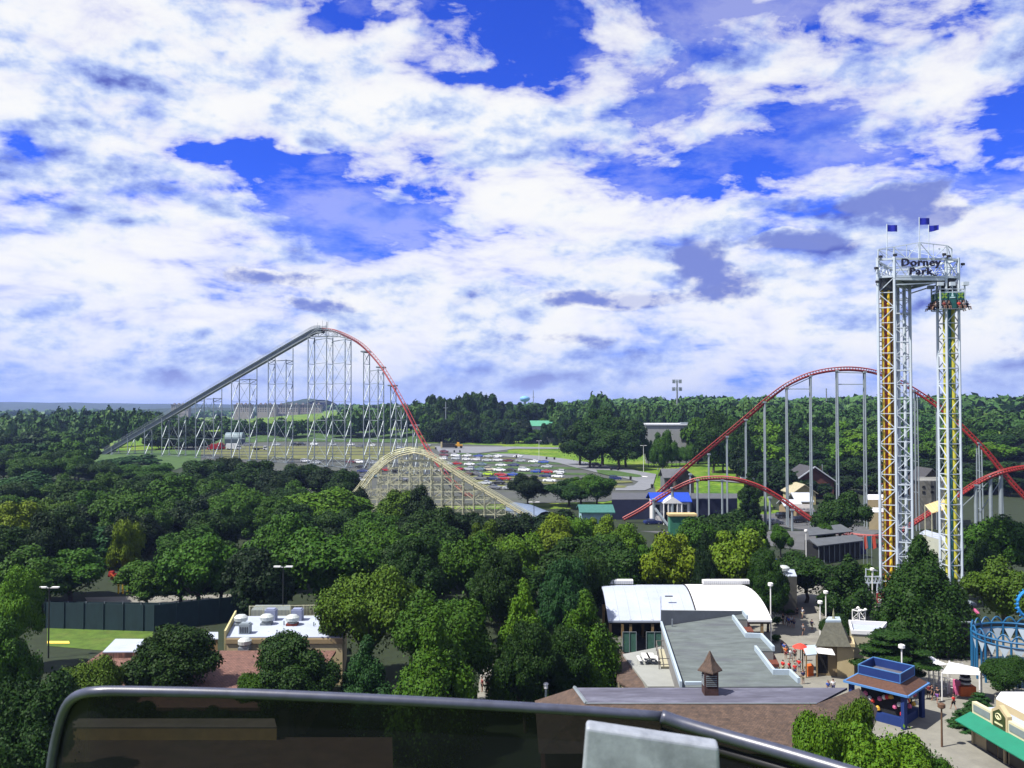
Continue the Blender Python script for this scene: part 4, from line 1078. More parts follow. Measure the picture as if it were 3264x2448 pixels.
def lattice(c4, z0, z1, panel, rl, rd, m, root, name):
    mb = MB(); nz = max(1, int(round((z1 - z0) / panel))); zz = [z0 + (z1 - z0) * k / nz for k in range(nz + 1)]
    for c in c4: mb.bar((c.x, c.y, z0), (c.x, c.y, z1), rl, 6)
    for i in range(4):
        a, b = c4[i], c4[(i + 1) % 4]
        for k in range(nz):
            mb.bar((a.x, a.y, zz[k]), (b.x, b.y, zz[k]), rd * (1.6 if k % 4 == 0 else 1))
            if k % 2: mb.bar((a.x, a.y, zz[k]), (b.x, b.y, zz[k + 1]), rd)
            else: mb.bar((b.x, b.y, zz[k]), (a.x, a.y, zz[k + 1]), rd)
        mb.bar((a.x, a.y, z1), (b.x, b.y, z1), rd * 1.6)
    return mb.build(name, m, root)
gz = 0.0
for c4 in (SQ1, SQ2, SQ3): lattice(c4, gz - .3, ZT, 2.42, .21, .085, WHITE, dt, 'lattice_leg')
mb = MB()
for dx_, dy_, r in ((-.72, -.4, .2), (.12, -.6, .25), (.82, -.1, .17)): mb.bar((T1.x + dx_, T1.y + dy_, 1), (T1.x + dx_, T1.y + dy_, PD(0, 925, DT).z), r, 10)
mb.build('guide_pipe', YELLOW, dt, smooth=False)
mb = MB()
for dx_, dy_ in ((-.3, -.45), (.46, -.45), (.98, -.1)): mb.box((T1.x + dx_, T1.y + dy_, ZT / 2), (.3, .3, ZT - 3))
for k in range(64):
    z = 1.5 + k * (ZT - 4) / 64; mb.box((T1.x, T1.y + .1, z), (1.9, .8, .1)); mb.box((T1.x - .3, T1.y - .3, z + .4), (.2, .2, .22))
mb.build('brake_rail', MAROON, dt)
mb = MB()
for dx_, dy_, r in ((-.65, -.1, .26), (.75, .0, .3)): mb.bar((T2.x + dx_, T2.y + dy_, 1), (T2.x + dx_, T2.y + dy_, ZT - 3), r, 10)
mb.build('guide_pipe', YEL2, dt)
mb = MB(); mb.bar((T2.x + .18, T2.y + .3, 1), (T2.x + .18, T2.y + .3, ZT - 3), .4, 10); mb.build('drive_pipe', TEAL, dt)
mb = MB()
for dx_ in (-.78, .28): mb.bar((T3.x + dx_, T3.y - .2, 1), (T3.x + dx_, T3.y - .2, ZT), .28, 10)
mb.build('white_pipe', WHITE, dt)
# crown: a deep triangular box truss over the three legs
def cpt(u, D): return PD(u, 860, D)
F0, F1 = Vector((SQ1[0].x, SQ1[0].y, 0)), Vector((SQ1[1].x, SQ1[1].y, 0))
R0 = min(SQ2, key=lambda p: p.y); R1 = max(SQ2, key=lambda p: p.x)
B0, B1 = SQ3[3], SQ3[2]
rim = [F0, F1, R0, R1, max(SQ2, key=lambda p: p.y), B1, B0, SQ1[3]]
mb = MB()
for i in range(len(rim)):
    a, b = rim[i], rim[(i + 1) % len(rim)]
    for z, r in ((ZT + .1, .2), (ZC, .24), ((ZT + ZC) / 2 + .2, .06)): mb.bar((a.x, a.y, z), (b.x, b.y, z), r)
    L_ = (b - a).length; n = max(1, int(L_ / 2.0))
    for k in range(n):
        p, q = a.lerp(b, k / n), a.lerp(b, (k + 1) / n)
        mb.bar((p.x, p.y, ZT), (q.x, q.y, ZC), .075); mb.bar((q.x, q.y, ZT), (p.x, p.y, ZC), .075)
    for k in range(int(L_ / .7) if i != 1 else 0):
        p = a.lerp(b, k * .7 / L_); mb.bar((p.x, p.y, ZT), (p.x, p.y, ZT + 1.3), .035)
    mb.bar((a.x, a.y, ZT + 1.3), (b.x, b.y, ZT + 1.3), .045)
    mb.bar((a.x, a.y, ZT - .2), (a.x, a.y, ZC + .3), .24, 6)
mb.build('crown_truss', WHITE, dt)
mb = MB()
inner = [F0, F1, R0, R1, rim[4], B1, B0, SQ1[3]]
mb.prism([(p.x * .985 + T3.x * .015, p.y * .985 + (T1.y + 4) * .015) for p in inner], ZT + .05, ZT + .3)
mb.build('crown_deck', STEELD, dt)
for T_ in (T1, T2):
    mb = MB(); mb.box((T_.x, T_.y, ZT - 1.0), (1.9, 1.9, 2.0)); mb.box((T_.x, T_.y, ZT - 2.6), (1.3, 1.3, 1.4))
    mb.build('winch_housing', mat('dark_machinery', (.03, .035, .04), .6, .3, 2), dt)
mb = MB()    # diagonal under-beam between the legs
a = Vector((F1.x, F1.y, ZT - .3)); b = Vector((B1.x, B1.y, ZT - .4)); c = Vector((R0.x - .3, R0.y, ZT - .3))
for p, q in ((a, b), (b, c), (a, c)): mb.bar(p, q, .28); mb.bar(p + Vector((0, 0, -.9)), q + Vector((0, 0, -.5)), .12)
mb.build('tie_beam', WHITE, dt)
# top screen frame
mb = MB()
def fr(u, v, D): return PD(u, v, D)
tops = [(2799, 795, DT), (2849, 787, DT), (2931, 773, DT - .5), (3019, 783, DT), (3033, 793, DT + 3)]
bots = [(2799, 824, DT), (2849, 824, DT), (2931, 824, DT - .5), (3019, 824, DT), (3033, 824, DT + 3)]
for i in range(5):
    mb.bar(fr(*tops[i]), fr(*bots[i]), .14 if i != 2 else .2)
    if i < 4:
        mb.bar(fr(*tops[i]), fr(*tops[i + 1]), .09)
        A, B, Cc, Dd = fr(*tops[i]), fr(*tops[i + 1]), fr(*bots[i]), fr(*bots[i + 1])
        if i in (1, 2):
            mid = Cc.lerp(Dd, .5); mb.bar(A, mid, .07); mb.bar(B, mid, .07); mb.bar(A.lerp(B, .5), mid, .06)
        else: mb.bar(A, Dd, .06)
for (u0, v0, d0), (u1, v1, d1) in [((2799, 795, DT), (2825, 795, DT + 7)), ((2825, 795, DT + 7), (2900, 798, DT + 11)), ((2900, 798, DT + 11), (3005, 793, DT + 6)), ((2990, 792, DT + 5), (3033, 793, DT + 3))]:
    mb.bar(PD(u0, v0, d0), PD(u1, v1, d1), .06); mb.bar(PD(u1, v1, d1), PD(u1, 824, d1), .07); mb.bar(PD(u0, v0, d0), PD(u1, 824, d1), .05)
mb.build('screen_frame', WHITE, dt)
FLAG = mat('blue_flag_cloth', (.01, .02, .36), .8, .15, 1)
for i, (u, vt, vb, D, sg) in enumerate([(2827, 714, 824, DT + 1, 0), (2930, 692, 776, DT - .5, 1), (2960, 716, 824, DT + 4, 2)]):
    mb = MB(); mb.bar(PD(u, vt, D), PD(u, vb, D), .07, 6); pole = mb.build('flag_pole', WHITE, dt)
    p0 = PD(u, vt + 3, D); w_, h_ = 1.6, 1.05; nx = 9; mb = MB(); V = []
    for j in range(4):
        for k in range(nx):
            s = k / (nx - 1); V.append(p0 + Vector((.08 + s * w_, .16 * math.sin(s * 7 + sg) * s, -j * h_ / 3 * (1 - .25 * s * (sg == 2)) - (.12 if sg == 2 else .05) * s * math.sin(3 * s + sg))))
    mb.add(V, [(j * nx + k, j * nx + k + 1, (j + 1) * nx + k + 1, (j + 1) * nx + k) for j in range(3) for k in range(nx - 1)])
    fl = mb.build('flag', FLAG, pole)
for u, v, D in [(2807, 818, DT - .3), (2853, 813, DT - .3), (3010, 811, DT - .3), (3024, 817, DT - .3), (2793, 855, DT), (3069, 842, DT + 1), (2797, 898, DT)]:
    p = PD(u, v, D); mb = MB(); mb.box(p, (.5, .4, .36), rz=.5); mb.bar(p, p + Vector((0, .5, -.45)), .05); mb.build('floodlight', mat('lamp_black', (.02, .02, .022), .4, .1, 1), dt)
# the name sign
NAVY = mat('sign_navy', (.008, .006, .02), .5, .1, 1)
sg_root = None
def text_mesh(body, size, m, name, parent, loc, rot=(math.pi / 2, 0, 0), ext=.12, off=.035, sx=1.0, shear=0.0):
    cu = bpy.data.curves.new(name, 'FONT'); cu.body = body; cu.size = size; cu.extrude = ext; cu.offset = off; cu.align_x = 'CENTER'; cu.shear = shear; cu.space_character = 1.12; cu.resolution_u = 3
    to = bpy.data.objects.new(name, cu); COL.objects.link(to)
    bpy.context.view_layer.update()
    me = bpy.data.meshes.new_from_object(to.evaluated_get(bpy.context.evaluated_depsgraph_get()))
    bpy.data.objects.remove(to); me.materials.clear(); me.materials.append(m)
    o = bpy.data.objects.new(name, me); COL.objects.link(o)
    Rm = Matrix.Diagonal((sx, 1, 1, 1)); me.transform(Rm); me.transform(Matrix.Rotation(rot[0], 4, 'X')); me.transform(Matrix.Rotation(rot[2], 4, 'Z'))
    off_ = Vector((0, 0, 0)); q = parent
    while q is not None: off_ += Vector(q.location); q = q.parent
    me.transform(Matrix.Translation(Vector(loc) - off_)); o.parent = parent
    return o
def letters(body, u0, u1, vbase, D, size, sx, name='lettering', tilt=0.0, off=.06):
    p = PD((u0 + u1) / 2, vbase, D)
    return text_mesh(body, size, NAVY, name, sgn, p, sx=sx, off=off, ext=.14)
mb = MB()
for v in (835, 852, 870): mb.bar(PD(2868, v, DT - .1), PD(3006, v, DT - .1), .04)
sgn = mb.build('sign_frame', WHITE, dt)
lo = letters('Dorney', 2873, 2997, 847.0, DT - .45, 1.6, 1.14, off=.035)
l2 = letters('Park', 2896, 2974, 875, DT - .45, 1.5, 1.2, off=.035)
mb = MB(); mb.tube([PD(2972, 873, DT - .45), PD(2978, 877, DT - .45), PD(2985, 877, DT - .45), PD(2990, 873, DT - .45), PD(2987, 869, DT - .45)], [.1, .11, .09, .07, .04], 6)
mb.build('lettering', NAVY, sgn)
# ground station of the tower
mb = MB()
a0, a1 = PD(2752, 1838, DT), PD(2802, 1838, DT)
for v in (1838, 1858): mb.bar(PD(2752, v, DT), PD(2803, v, DT), .12); mb.bar(PD(2752, v, DT + 2.4), PD(2803, v, DT + 2.4), .12)
for u in (2754, 2766, 2778, 2790, 2802):
    mb.bar(PD(u, 1838, DT), PD(u, 1858, DT), .09); mb.bar(PD(u, 1838, DT), PD(u + 10, 1858, DT), .07)
    mb.bar(PD(u, 1838, DT), PD(u, 1838, DT + 2.4), .07)
for u in (2760, 2782): mb.bar(PD(u, 1838, DT), PD(u, 1812, DT), .09); mb.bar(PD(u, 1814, DT), PD(2800, 1820, DT), .08)
for u in (2768, 2796): mb.bar(PD(u, 1858, DT), (PD(u, 1858, DT).x, DT, 0), .14)
mb.build('loading_platform', WHITE, dt)
RSGN = mat('sign_red', (.30, .012, .02), .5, .1, 1)
WH = mat('white_paint', (.72, .72, .70), .6, .08, 1.0)
mb = MB(); p = PD(2804, 1906, DT - .8); mb.box(p, (.95, .12, 1.5)); mb.box(p + Vector((.95, .28, 0)), (1.0, .1, 1.5), rz=.5)
rs = mb.build('height_sign', RSGN, dt)
mb = MB(); mb.lathe(p + Vector((0, -.08, .25)), [(0, -.02), (.24, 0), (.26, .18), (.14, .34), (0, .36)], 8, sy=.12); mb.box(p + Vector((0, -.08, -.25)), (.62, .05, .3)); mb.box(p + Vector((0, -.08, -.55)), (.5, .05, .1))
mb.build('sign_emblem', WH, rs)

# the gondola high on the right leg
go = thing('ride_gondola', 'square ring gondola of seated riders with teal panels high on the right tower leg', 'gondola', (T2.x, T2.y, PD(3027, 985, DT).z))
zb, zt_ = PD(0, 985, DT).z, PD(0, 932, DT).z
hw = 1.85; th = rad(-6)
def gp_(x, y, z): return Vector((T2.x + x * math.cos(th) - y * math.sin(th), T2.y + x * math.sin(th) + y * math.cos(th), z))
mb = MB()
cs = [(-hw, -hw), (hw, -hw), (hw, hw), (-hw, hw)]
for i in range(4):
    (a, b), (c, d) = cs[i], cs[(i + 1) % 4]
    for z in (zb, zb + .9, zt_ - 1.4, zt_, zt_ + .5): mb.bar(gp_(a, b, z), gp_(c, d, z), .09)
    mb.bar(gp_(a, b, zb), gp_(a, b, zt_ + 1.2), .12); mb.box(gp_(a * 1.03, b * 1.03, zt_ + 1.3), (.9, .7, .55))
mb.box(gp_(0, -hw, zt_ + 1.3), (.8, .5, .6)); mb.bar(gp_(0, -hw, zt_), gp_(0, -hw, zt_ + 1.3), .08)
mb.build('carriage_frame', WHITE, go)
TPAN = mat('teal_panel', (.015, .10, .095), .55, .15, 1); LIME = mat('lime_panel_mark', (.16, .28, .04), .6, .1, 1); WMK = mat('pale_panel_mark', (.45, .65, .66), .5, .1, 1)
for i in range(4):
    (a, b), (c, d) = cs[i], cs[(i + 1) % 4]
    for k in range(3):
        s0, s1 = [(0.02, .31), (.35, .63), (.67, .98)][k]
        A = gp_(a + (c - a) * s0, b + (d - b) * s0, 0); B = gp_(a + (c - a) * s1, b + (d - b) * s1, 0)
        mb = MB(); n_ = (B - A).cross(Vector((0, 0, 1))).normalized(); mid = (A + B) / 2; ww = (B - A).length
        ang = math.atan2((B - A).y, (B - A).x)
        mb.box(mid + Vector((0, 0, zb + 2.05)) + n_ * .03, (ww, .06, 1.35), rz=ang)
        pn = mb.build('panel', TPAN, go)
        mb = MB(); cc_ = mid + Vector((0, 0, zb + 2.08)) + n_ * .1
        if k != 1:
            Rz = Matrix.Rotation(ang, 3, 'Z')
            for t in (.8, -.8): mb.box(cc_, (1.05, .04, .27), R=Rz @ Matrix.Rotation(t, 3, 'Y'))
            mb.build('panel_mark', LIME, pn)
        else:
            mb.box(cc_ + Vector((0, 0, -.3)), (.8, .04, .16), rz=ang); mb.box(cc_ + Vector((0, 0, .15)), (.35, .04, .6), rz=ang, top=.4); mb.build('panel_mark', WMK, pn)
mb = MB(); mb.box(gp_(0, -hw - .02, zb + .75), (1.3, .25, 1.2), rz=th); mb.build('panel', TPAN, go)
mb = MB()
SEATS = []
for i in range(4):
    (a, b), (c, d) = cs[i], cs[(i + 1) % 4]
    A = gp_(a, b, zb); B = gp_(c, d, zb); n_ = (B - A).cross(Vector((0, 0, 1))).normalized(); ang = math.atan2((B - A).y, (B - A).x)
    for s in (.1, .3, .7, .9):
        p = A.lerp(B, s) + n_ * .55
        mb.box(p + Vector((0, 0, .35)), (.5, .5, .12), rz=ang); mb.box(p - n_ * .28 + Vector((0, 0, .85)), (.5, .14, 1.1), rz=ang); mb.bar(p - n_ * .3 + Vector((0, 0, .3)), p - n_ * .9 + Vector((0, 0, .2)), .08)
        SEATS.append((p, n_, ang))
mb.build('seat_row', mat('black_seat', (.02, .02, .022), .5, .2, 2), go)
# ------------------------------------------------------------------ vehicles
PAINT = mat('car_paint', (1, 1, 1), .3, .04, 1, spec=.6, objcol=True)
GLASS = mat('car_glass', (.02, .03, .04), .12, .1, 1, spec=.8)
TYRE = mat('tyre', (.015, .015, .015), .8, .1, 1)
LAMPG = mat('lamp_glass', (.55, .55, .5), .2, .05, 1, spec=.8)
def car_proto(kind):
    """side profiles lofted across the width; x is forward"""
    Lh = {'sedan': 2.35, 'suv': 2.3, 'hatch': 2.0, 'pickup': 2.75, 'van': 2.5}[kind]
    body = {'sedan': [(-1, .35), (-1, .85), (-.93, 1.0), (-.55, 1.02), (.42, .98), (.85, .86), (1, .68), (1, .35)],
            'suv': [(-1, .4), (-1, 1.0), (-.96, 1.12), (-.5, 1.12), (.42, 1.1), (.88, 1.0), (1, .8), (1, .4)],
            'hatch': [(-1, .35), (-1, .9), (-.9, 1.0), (-.4, 1.0), (.5, .98), (.88, .86), (1, .65), (1, .35)],
            'pickup': [(-1, .45), (-1, 1.08), (-.2, 1.08), (-.1, 1.1), (.45, 1.12), (.9, 1.02), (1, .85), (1, .45)],
            'van': [(-1, .4), (-1, 1.2), (-.98, 1.25), (-.4, 1.25), (.6, 1.15), (.92, .98), (1, .8), (1, .4)]}[kind]
    cab = {'sedan': [(-.72, 1.0), (-.42, 1.42), (.08, 1.45), (.45, .98)], 'suv': [(-.97, 1.1), (-.86, 1.68), (.08, 1.72), (.44, 1.1)],
           'hatch': [(-.92, 1.0), (-.7, 1.46), (.1, 1.5), (.5, .98)], 'pickup': [(-.22, 1.08), (-.16, 1.72), (.18, 1.74), (.46, 1.1)],
           'van': [(-.98, 1.24), (-.93, 1.95), (.3, 1.95), (.62, 1.14)]}[kind]
    W_ = .9
    t = thing('parked_car', 'car', 'car')
    mb = MB(); n = len(body)
    ys = [(-W_, .0, .94), (-W_ * .97, .06, 1), (W_ * .97, .06, 1), (W_, .0, .94)]
    V = []
    for y, dz_, k in ys: V += [(x * Lh * k, y, z - (0 if k == 1 else .05)) for x, z in body]
    fs = [tuple(range(n)), tuple(range(4 * n - 1, 3 * n - 1, -1))]
    for j in range(3): fs += [(j * n + i, (j + 1) * n + i, (j + 1) * n + (i + 1) % n, j * n + (i + 1) % n) for i in range(n)]
    mb.add(V, fs)
    m = len(cab); zr = cab[1][1]
    roof = [(cab[1][0] * Lh, cab[1][1]), (cab[2][0] * Lh, cab[2][1])]
    mb.add([(roof[0][0], -.66, roof[0][1]), (roof[1][0], -.66, roof[1][1]), (roof[1][0], .66, roof[1][1]), (roof[0][0], .66, roof[0][1]),
            (roof[0][0], -.68, roof[0][1] - .07), (roof[1][0], -.68, roof[1][1] - .07), (roof[1][0], .68, roof[1][1] - .07), (roof[0][0], .68, roof[0][1] - .07)],
           [(0, 1, 2, 3), (4, 5, 1, 0), (5, 6, 2, 1), (6, 7, 3, 2), (7, 4, 0, 3)])
    for s in (-1, 1):    # pillars
        for k in (0, 3): mb.bar((cab[k][0] * Lh, .8 * s, cab[k][1]), (cab[1 if k == 0 else 2][0] * Lh, .67 * s, zr - .03), .045)
        mb.bar((-.12 * Lh, .81 * s, 1.02), (-.12 * Lh, .68 * s, zr - .05), .04)
    bodyo = mb.build('body', PAINT, t, local=True)
    mb = MB()
    V = []
    for s in (-1, 1): V += [(cab[0][0] * Lh, .78 * s, cab[0][1] - .03), (cab[1][0] * Lh * .98, .65 * s, zr - .06), (cab[2][0] * Lh * .98, .65 * s, zr - .06), (cab[3][0] * Lh, .78 * s, cab[3][1] - .03)]
    mb.add(V, [(0, 1, 2, 3), (7, 6, 5, 4), (0, 4, 5, 1), (3, 2, 6, 7), (1, 5, 6, 2)])
    mb.build('windows', GLASS, t, local=True)
    if kind == 'pickup':
        mb = MB(); mb.box((-.6 * Lh, 0, 1.1), (1.9, 1.4, .06)); mb.build('cargo_bed', TYRE, t, local=True)
    for sx_ in (-.62, .62):
        for s in (-1, 1):
            mb = MB(); mb.bar((sx_ * Lh, s * .72, .34), (sx_ * Lh, s * .93, .34), .34, 12); wh = mb.build('wheel', TYRE, t, local=True)
            mb = MB(); mb.bar((sx_ * Lh, s * .93, .34), (sx_ * Lh, s * .95, .34), .19, 8); mb.build('hubcap', STEEL, wh, local=True)
    for s in (-1, 1):
        mb = MB(); mb.box((.98 * Lh, s * .66, .72 if kind in ('sedan', 'hatch') else .84), (.12, .34, .16)); mb.build('headlight', LAMPG, t, local=True)
    return t
CARP = {k: car_proto(k) for k in ('sedan', 'suv', 'hatch', 'pickup', 'van')}
CCOL = dict(white=(.62, .64, .66), silver=(.34, .37, .40), grey=(.12, .13, .15), black=(.012, .013, .016), blue=(.02, .06, .32), navy=(.012, .022, .10), red=(.30, .012, .015), maroon=(.10, .012, .02), lime=(.36, .55, .02), beige=(.36, .33, .25), brown=(.10, .06, .04), slate=(.10, .16, .2))
ORD = ['first', 'second', 'third', 'fourth', 'fifth', 'sixth', 'seventh', 'eighth', 'ninth', 'tenth', 'eleventh', 'twelfth', 'thirteenth', 'fourteenth']
ncar = 0
def put_car(u, v, kind, colr, label, ang=None, group='cars parked in the big car park', dz=.32):
    global ncar; ncar += 1
    g = random.Random(ncar * 31)
    c = copy_tree(CARP[kind]); p = G(u, v + 4)
    c.location = (p.x, p.y, p.z + dz)
    c.rotation_euler[2] = (g.choice([0, math.pi]) + rad(-24) + g.uniform(-.08, .08)) if ang is None else ang
    c['label'] = label; c['group'] = group
    k = g.uniform(.85, 1.12); cc_ = CCOL[colr]
    for ch in c.children:
        if ch.name.startswith('body'): ch.color = (cc_[0] * k, cc_[1] * k, cc_[2] * k, 1)
    return c
ROWS = [
 ('back row', 'right half', [(1416, 1451, 'sedan', 'maroon'), (1452, 1453, 'suv', 'white'), (1488, 1453, 'sedan', 'white'), (1525, 1454, 'sedan', 'blue'), (1556, 1455, 'sedan', 'silver'), (1586, 1455, 'sedan', 'white'), (1651, 1455, 'sedan', 'white')]),
 ('second row', '', [(1411, 1463, 'suv', 'white'), (1454, 1463, 'suv', 'silver'), (1487, 1465, 'hatch', 'white'), (1518, 1466, 'suv', 'white'), (1553, 1468, 'sedan', 'silver'), (1587, 1468, 'suv', 'white'), (1620, 1470, 'sedan', 'maroon'), (1660, 1470, 'suv', 'silver'), (1701, 1472, 'sedan', 'white'), (1733, 1474, 'sedan', 'blue')]),
 ('third row', '', [(1426, 1480, 'sedan', 'silver'), (1457, 1479, 'sedan', 'red'), (1497, 1481, 'sedan', 'white'), (1536, 1482, 'sedan', 'slate'), (1598, 1484, 'sedan', 'white'), (1637, 1484, 'sedan', 'navy'), (1705, 1486, 'sedan', 'grey'), (1743, 1489, 'sedan', 'silver')]),
 ('fourth row', '', [(1459, 1497, 'sedan', 'red'), (1494, 1497, 'suv', 'silver'), (1528, 1498, 'sedan', 'slate'), (1560, 1498, 'suv', 'beige'), (1593, 1500, 'sedan', 'white'), (1629, 1500, 'sedan', 'black'), (1671, 1500, 'suv', 'white'), (1709, 1505, 'hatch', 'blue'), (1745, 1506, 'sedan', 'red'), (1783, 1507, 'suv', 'white')]),
 ('fifth row', '', [(1489, 1512, 'sedan', 'brown'), (1520, 1512, 'sedan', 'grey'), (1557, 1513, 'hatch', 'lime'), (1597, 1515, 'sedan', 'red'), (1632, 1515, 'sedan', 'blue'), (1739, 1519, 'sedan', 'navy'), (1778, 1521, 'suv', 'white')]),
 ('sixth row', '', [(1533, 1527, 'pickup', 'grey'), (1573, 1528, 'sedan', 'navy'), (1608, 1528, 'suv', 'red'), (1752, 1534, 'sedan', 'white')]),
 ('seventh row', '', [(1547, 1542, 'sedan', 'silver'), (1588, 1541, 'sedan', 'black')]),
 ('nearest row', '', [(1576, 1556, 'sedan', 'grey'), (1624, 1558, 'sedan', 'silver'), (1660, 1556, 'sedan', 'white')]),
]
KN = dict(sedan='saloon', suv='tall estate car', hatch='small hatchback', pickup='pickup truck', van='van')
for rn, _, cars in ROWS:
    for i, (u, v, k, c_) in enumerate(cars):
        put_car(u, v, k, c_, f"{c_} {KN[k]}, {ORD[i]} from the left in the {rn} of the car park", dz=.2)
UP = [(789, 1418, 'suv', 'grey'), (882, 1418, 'sedan', 'silver'), (940, 1418, 'pickup', 'black'), (962, 1417, 'suv', 'black'), (1002, 1417, 'suv', 'white'), (1061, 1418, 'pickup', 'silver'), (1119, 1418, 'hatch', 'white'), (1146, 1424, 'suv', 'grey'), (1187, 1420, 'hatch', 'white'), (1274, 1428, 'suv', 'silver')]
for i, (u, v, k, c_) in enumerate(UP): put_car(u, v, k, c_, f"{c_} {KN[k]}, {ORD[i]} from the left on the lane behind the lift hill supports", group='cars behind the lift hill supports', dz=.3)
LO = [(974, 1471, 'suv', 'white'), (1006, 1476, 'sedan', 'silver'), (1116, 1474, 'sedan', 'maroon'), (1145, 1474, 'suv', 'white'), (1186, 1476, 'sedan', 'silver'), (1150, 1490, 'sedan', 'black'), (1190, 1490, 'sedan', 'grey'), (1158, 1504, 'sedan', 'navy'), (1200, 1505, 'suv', 'black'), (1160, 1519, 'sedan', 'grey'), (1202, 1520, 'sedan', 'slate'), (1150, 1533, 'sedan', 'silver')]
for i, (u, v, k, c_) in enumerate(LO): put_car(u, v, k, c_, f"{c_} {KN[k]} {ORD[i]} of the lot left of the wooden coaster", group='cars left of the wooden coaster', dz=.2)
MIDC = [(1235, 1500, 'sedan', 'red'), (1262, 1503, 'hatch', 'black'), (1385, 1500, 'hatch', 'white'), (1405, 1502, 'sedan', 'white'), (1350, 1518, 'suv', 'black'), (1280, 1530, 'sedan', 'grey')]
for i, (u, v, k, c_) in enumerate(MIDC): put_car(u, v, k, c_, f"{c_} {KN[k]} seen through the wooden lattice, {ORD[i]} of that lot", group='cars behind the wooden coaster', dz=.2)
put_car(1903, 1486, 'suv', 'black', 'black estate car driving down the curved park drive', ang=rad(-28), group='cars on the park roads', dz=.4)
put_car(1962, 1530, 'suv', 'navy', 'dark blue car waiting beside the traffic island', ang=rad(-5), group='cars on the park roads', dz=.4)
put_car(2382, 1530, 'van', 'white', 'white van on the rail path behind the low red hump', ang=rad(-8), group='cars on the park roads')
put_car(1416, 1440, 'sedan', 'maroon', 'maroon saloon alone on the plaza behind the car park', group='cars on the park roads')
for u, v, k, c_, l in [(2500, 1648, 'suv', 'black', 'black estate car parked left of the long grey hall'), (2552, 1662, 'suv', 'black', 'black car parked under the end of the red track'), (2470, 1668, 'sedan', 'grey', 'grey saloon left of the two black cars by the service road'),
                       (2080, 1668, 'sedan', 'navy', 'dark car parked below the blue roofed house'), (2110, 1650, 'suv', 'silver', 'silver car parked behind the column brace'), (2688, 1668, 'suv', 'silver', 'silver car in the shade of the flat topped tree'), (2712, 1664, 'sedan', 'white', 'white car in the shade of the flat topped tree'),
                       (2785, 1612, 'pickup', 'navy', 'dark blue pickup between the two white flat sheds')]:
    put_car(u, v, k, c_, l, ang=rad(12), group='cars on the service road', dz=.1)
for k in CARP.values():
    for ch in list(k.children_recursive): bpy.data.objects.remove(ch)
    bpy.data.objects.remove(k)
# trucks behind the lift hill
def truck(u0, u1, v, hpx, colr, label, name, cabside=1, bed=False):
    a, b = G(u0, v), G(u1, v); L_ = (b.x - a.x); h = hpx / FOC * a.y
    t = thing(name, label, 'truck', ((a.x + b.x) / 2, a.y, a.z + .3))
    c = Vector(t.location); cl = mat('paint_' + colr, CCOL[colr], .4, .1, 1)
    mb = MB(); cabx = c.x + cabside * L_ * .38; mb.box((cabx, c.y, c.z + h * .38), (L_ * .24, 2.2, h * .62), top=.88); mb.box((cabx + cabside * L_ * .08, c.y, c.z + h * .24), (L_ * .2, 2.1, h * .3)); mb.build('cab', cl, t)
    mb = MB(); mb.box((cabx + cabside * .1, c.y, c.z + h * .52), (L_ * .2, 2.24, h * .2)); mb.build('windscreen', GLASS, t)
    mb = MB()
    if bed: mb.box((c.x - cabside * L_ * .12, c.y, c.z + h * .3), (L_ * .72, 2.3, h * .14))
    else: mb.box((c.x - cabside * L_ * .12, c.y, c.z + h * .55), (L_ * .74, 2.4, h * .82))
    mb.build('cargo_box' if not bed else 'flat_bed', cl if not bed else TYRE, t)
    for k in (-.35, -.15, .36):
        mb = MB(); mb.bar((c.x + cabside * L_ * k, c.y - 1.25, c.z + .35), (c.x + cabside * L_ * k, c.y + 1.25, c.z + .35), .45, 10); mb.build('wheel', TYRE, t)
    return t
truck(664, 700, 1436, 20, 'red', 'red boxy truck, the left one of two behind the lift hill', 'box_truck', -1)
truck(694, 716, 1434, 22, 'red', 'red tall service truck between the red box truck and the white one', 'service_truck', 1)
truck(722, 768, 1435, 20, 'white', 'white box truck with its cab on the right behind the lift hill', 'box_truck', 1)
truck(808, 852, 1436, 18, 'white', 'flatbed truck with a white cab behind the lift hill', 'flatbed_truck', 1, bed=True)
# arched shed
def arched(u0, u1, vt, vb, label):
    a, b = G(u0, vb), G(u1, vb); t = thing('arched_shed', label, 'shed', ((a.x + b.x) / 2, a.y, a.z)); w_ = b.x - a.x; h = (vb - vt) / FOC * a.y
    mb = MB(); n = 10; A = []; B = []
    for k in range(n + 1):
        an = math.pi * k / n; yy = a.y + 4 - math.cos(an) * 4; zz = a.z + h * .45 + math.sin(an) * h * .55
        A.append((a.x, yy, zz)); B.append((b.x, yy, zz))
    mb.add(A + B, [(k, n + 1 + k, n + 2 + k, k + 1) for k in range(n)] + [tuple(range(n, -1, -1)), tuple(range(n + 1, 2 * n + 2))])
    mb.build('roof', mat('shed_sheet', (.16, .22, .24), .5, .2, .8), t)
    mb = MB(); mb.box(((a.x + b.x) / 2, a.y + 4, a.z + h * .22), (w_ - .2, 7.8, h * .46)); mb.build('wall', mat('shed_wall', (.06, .09, .10), .8, .2, .8), t)
arched(715, 771, 1379, 1418, 'grey green arched metal shed behind the lift hill trucks')
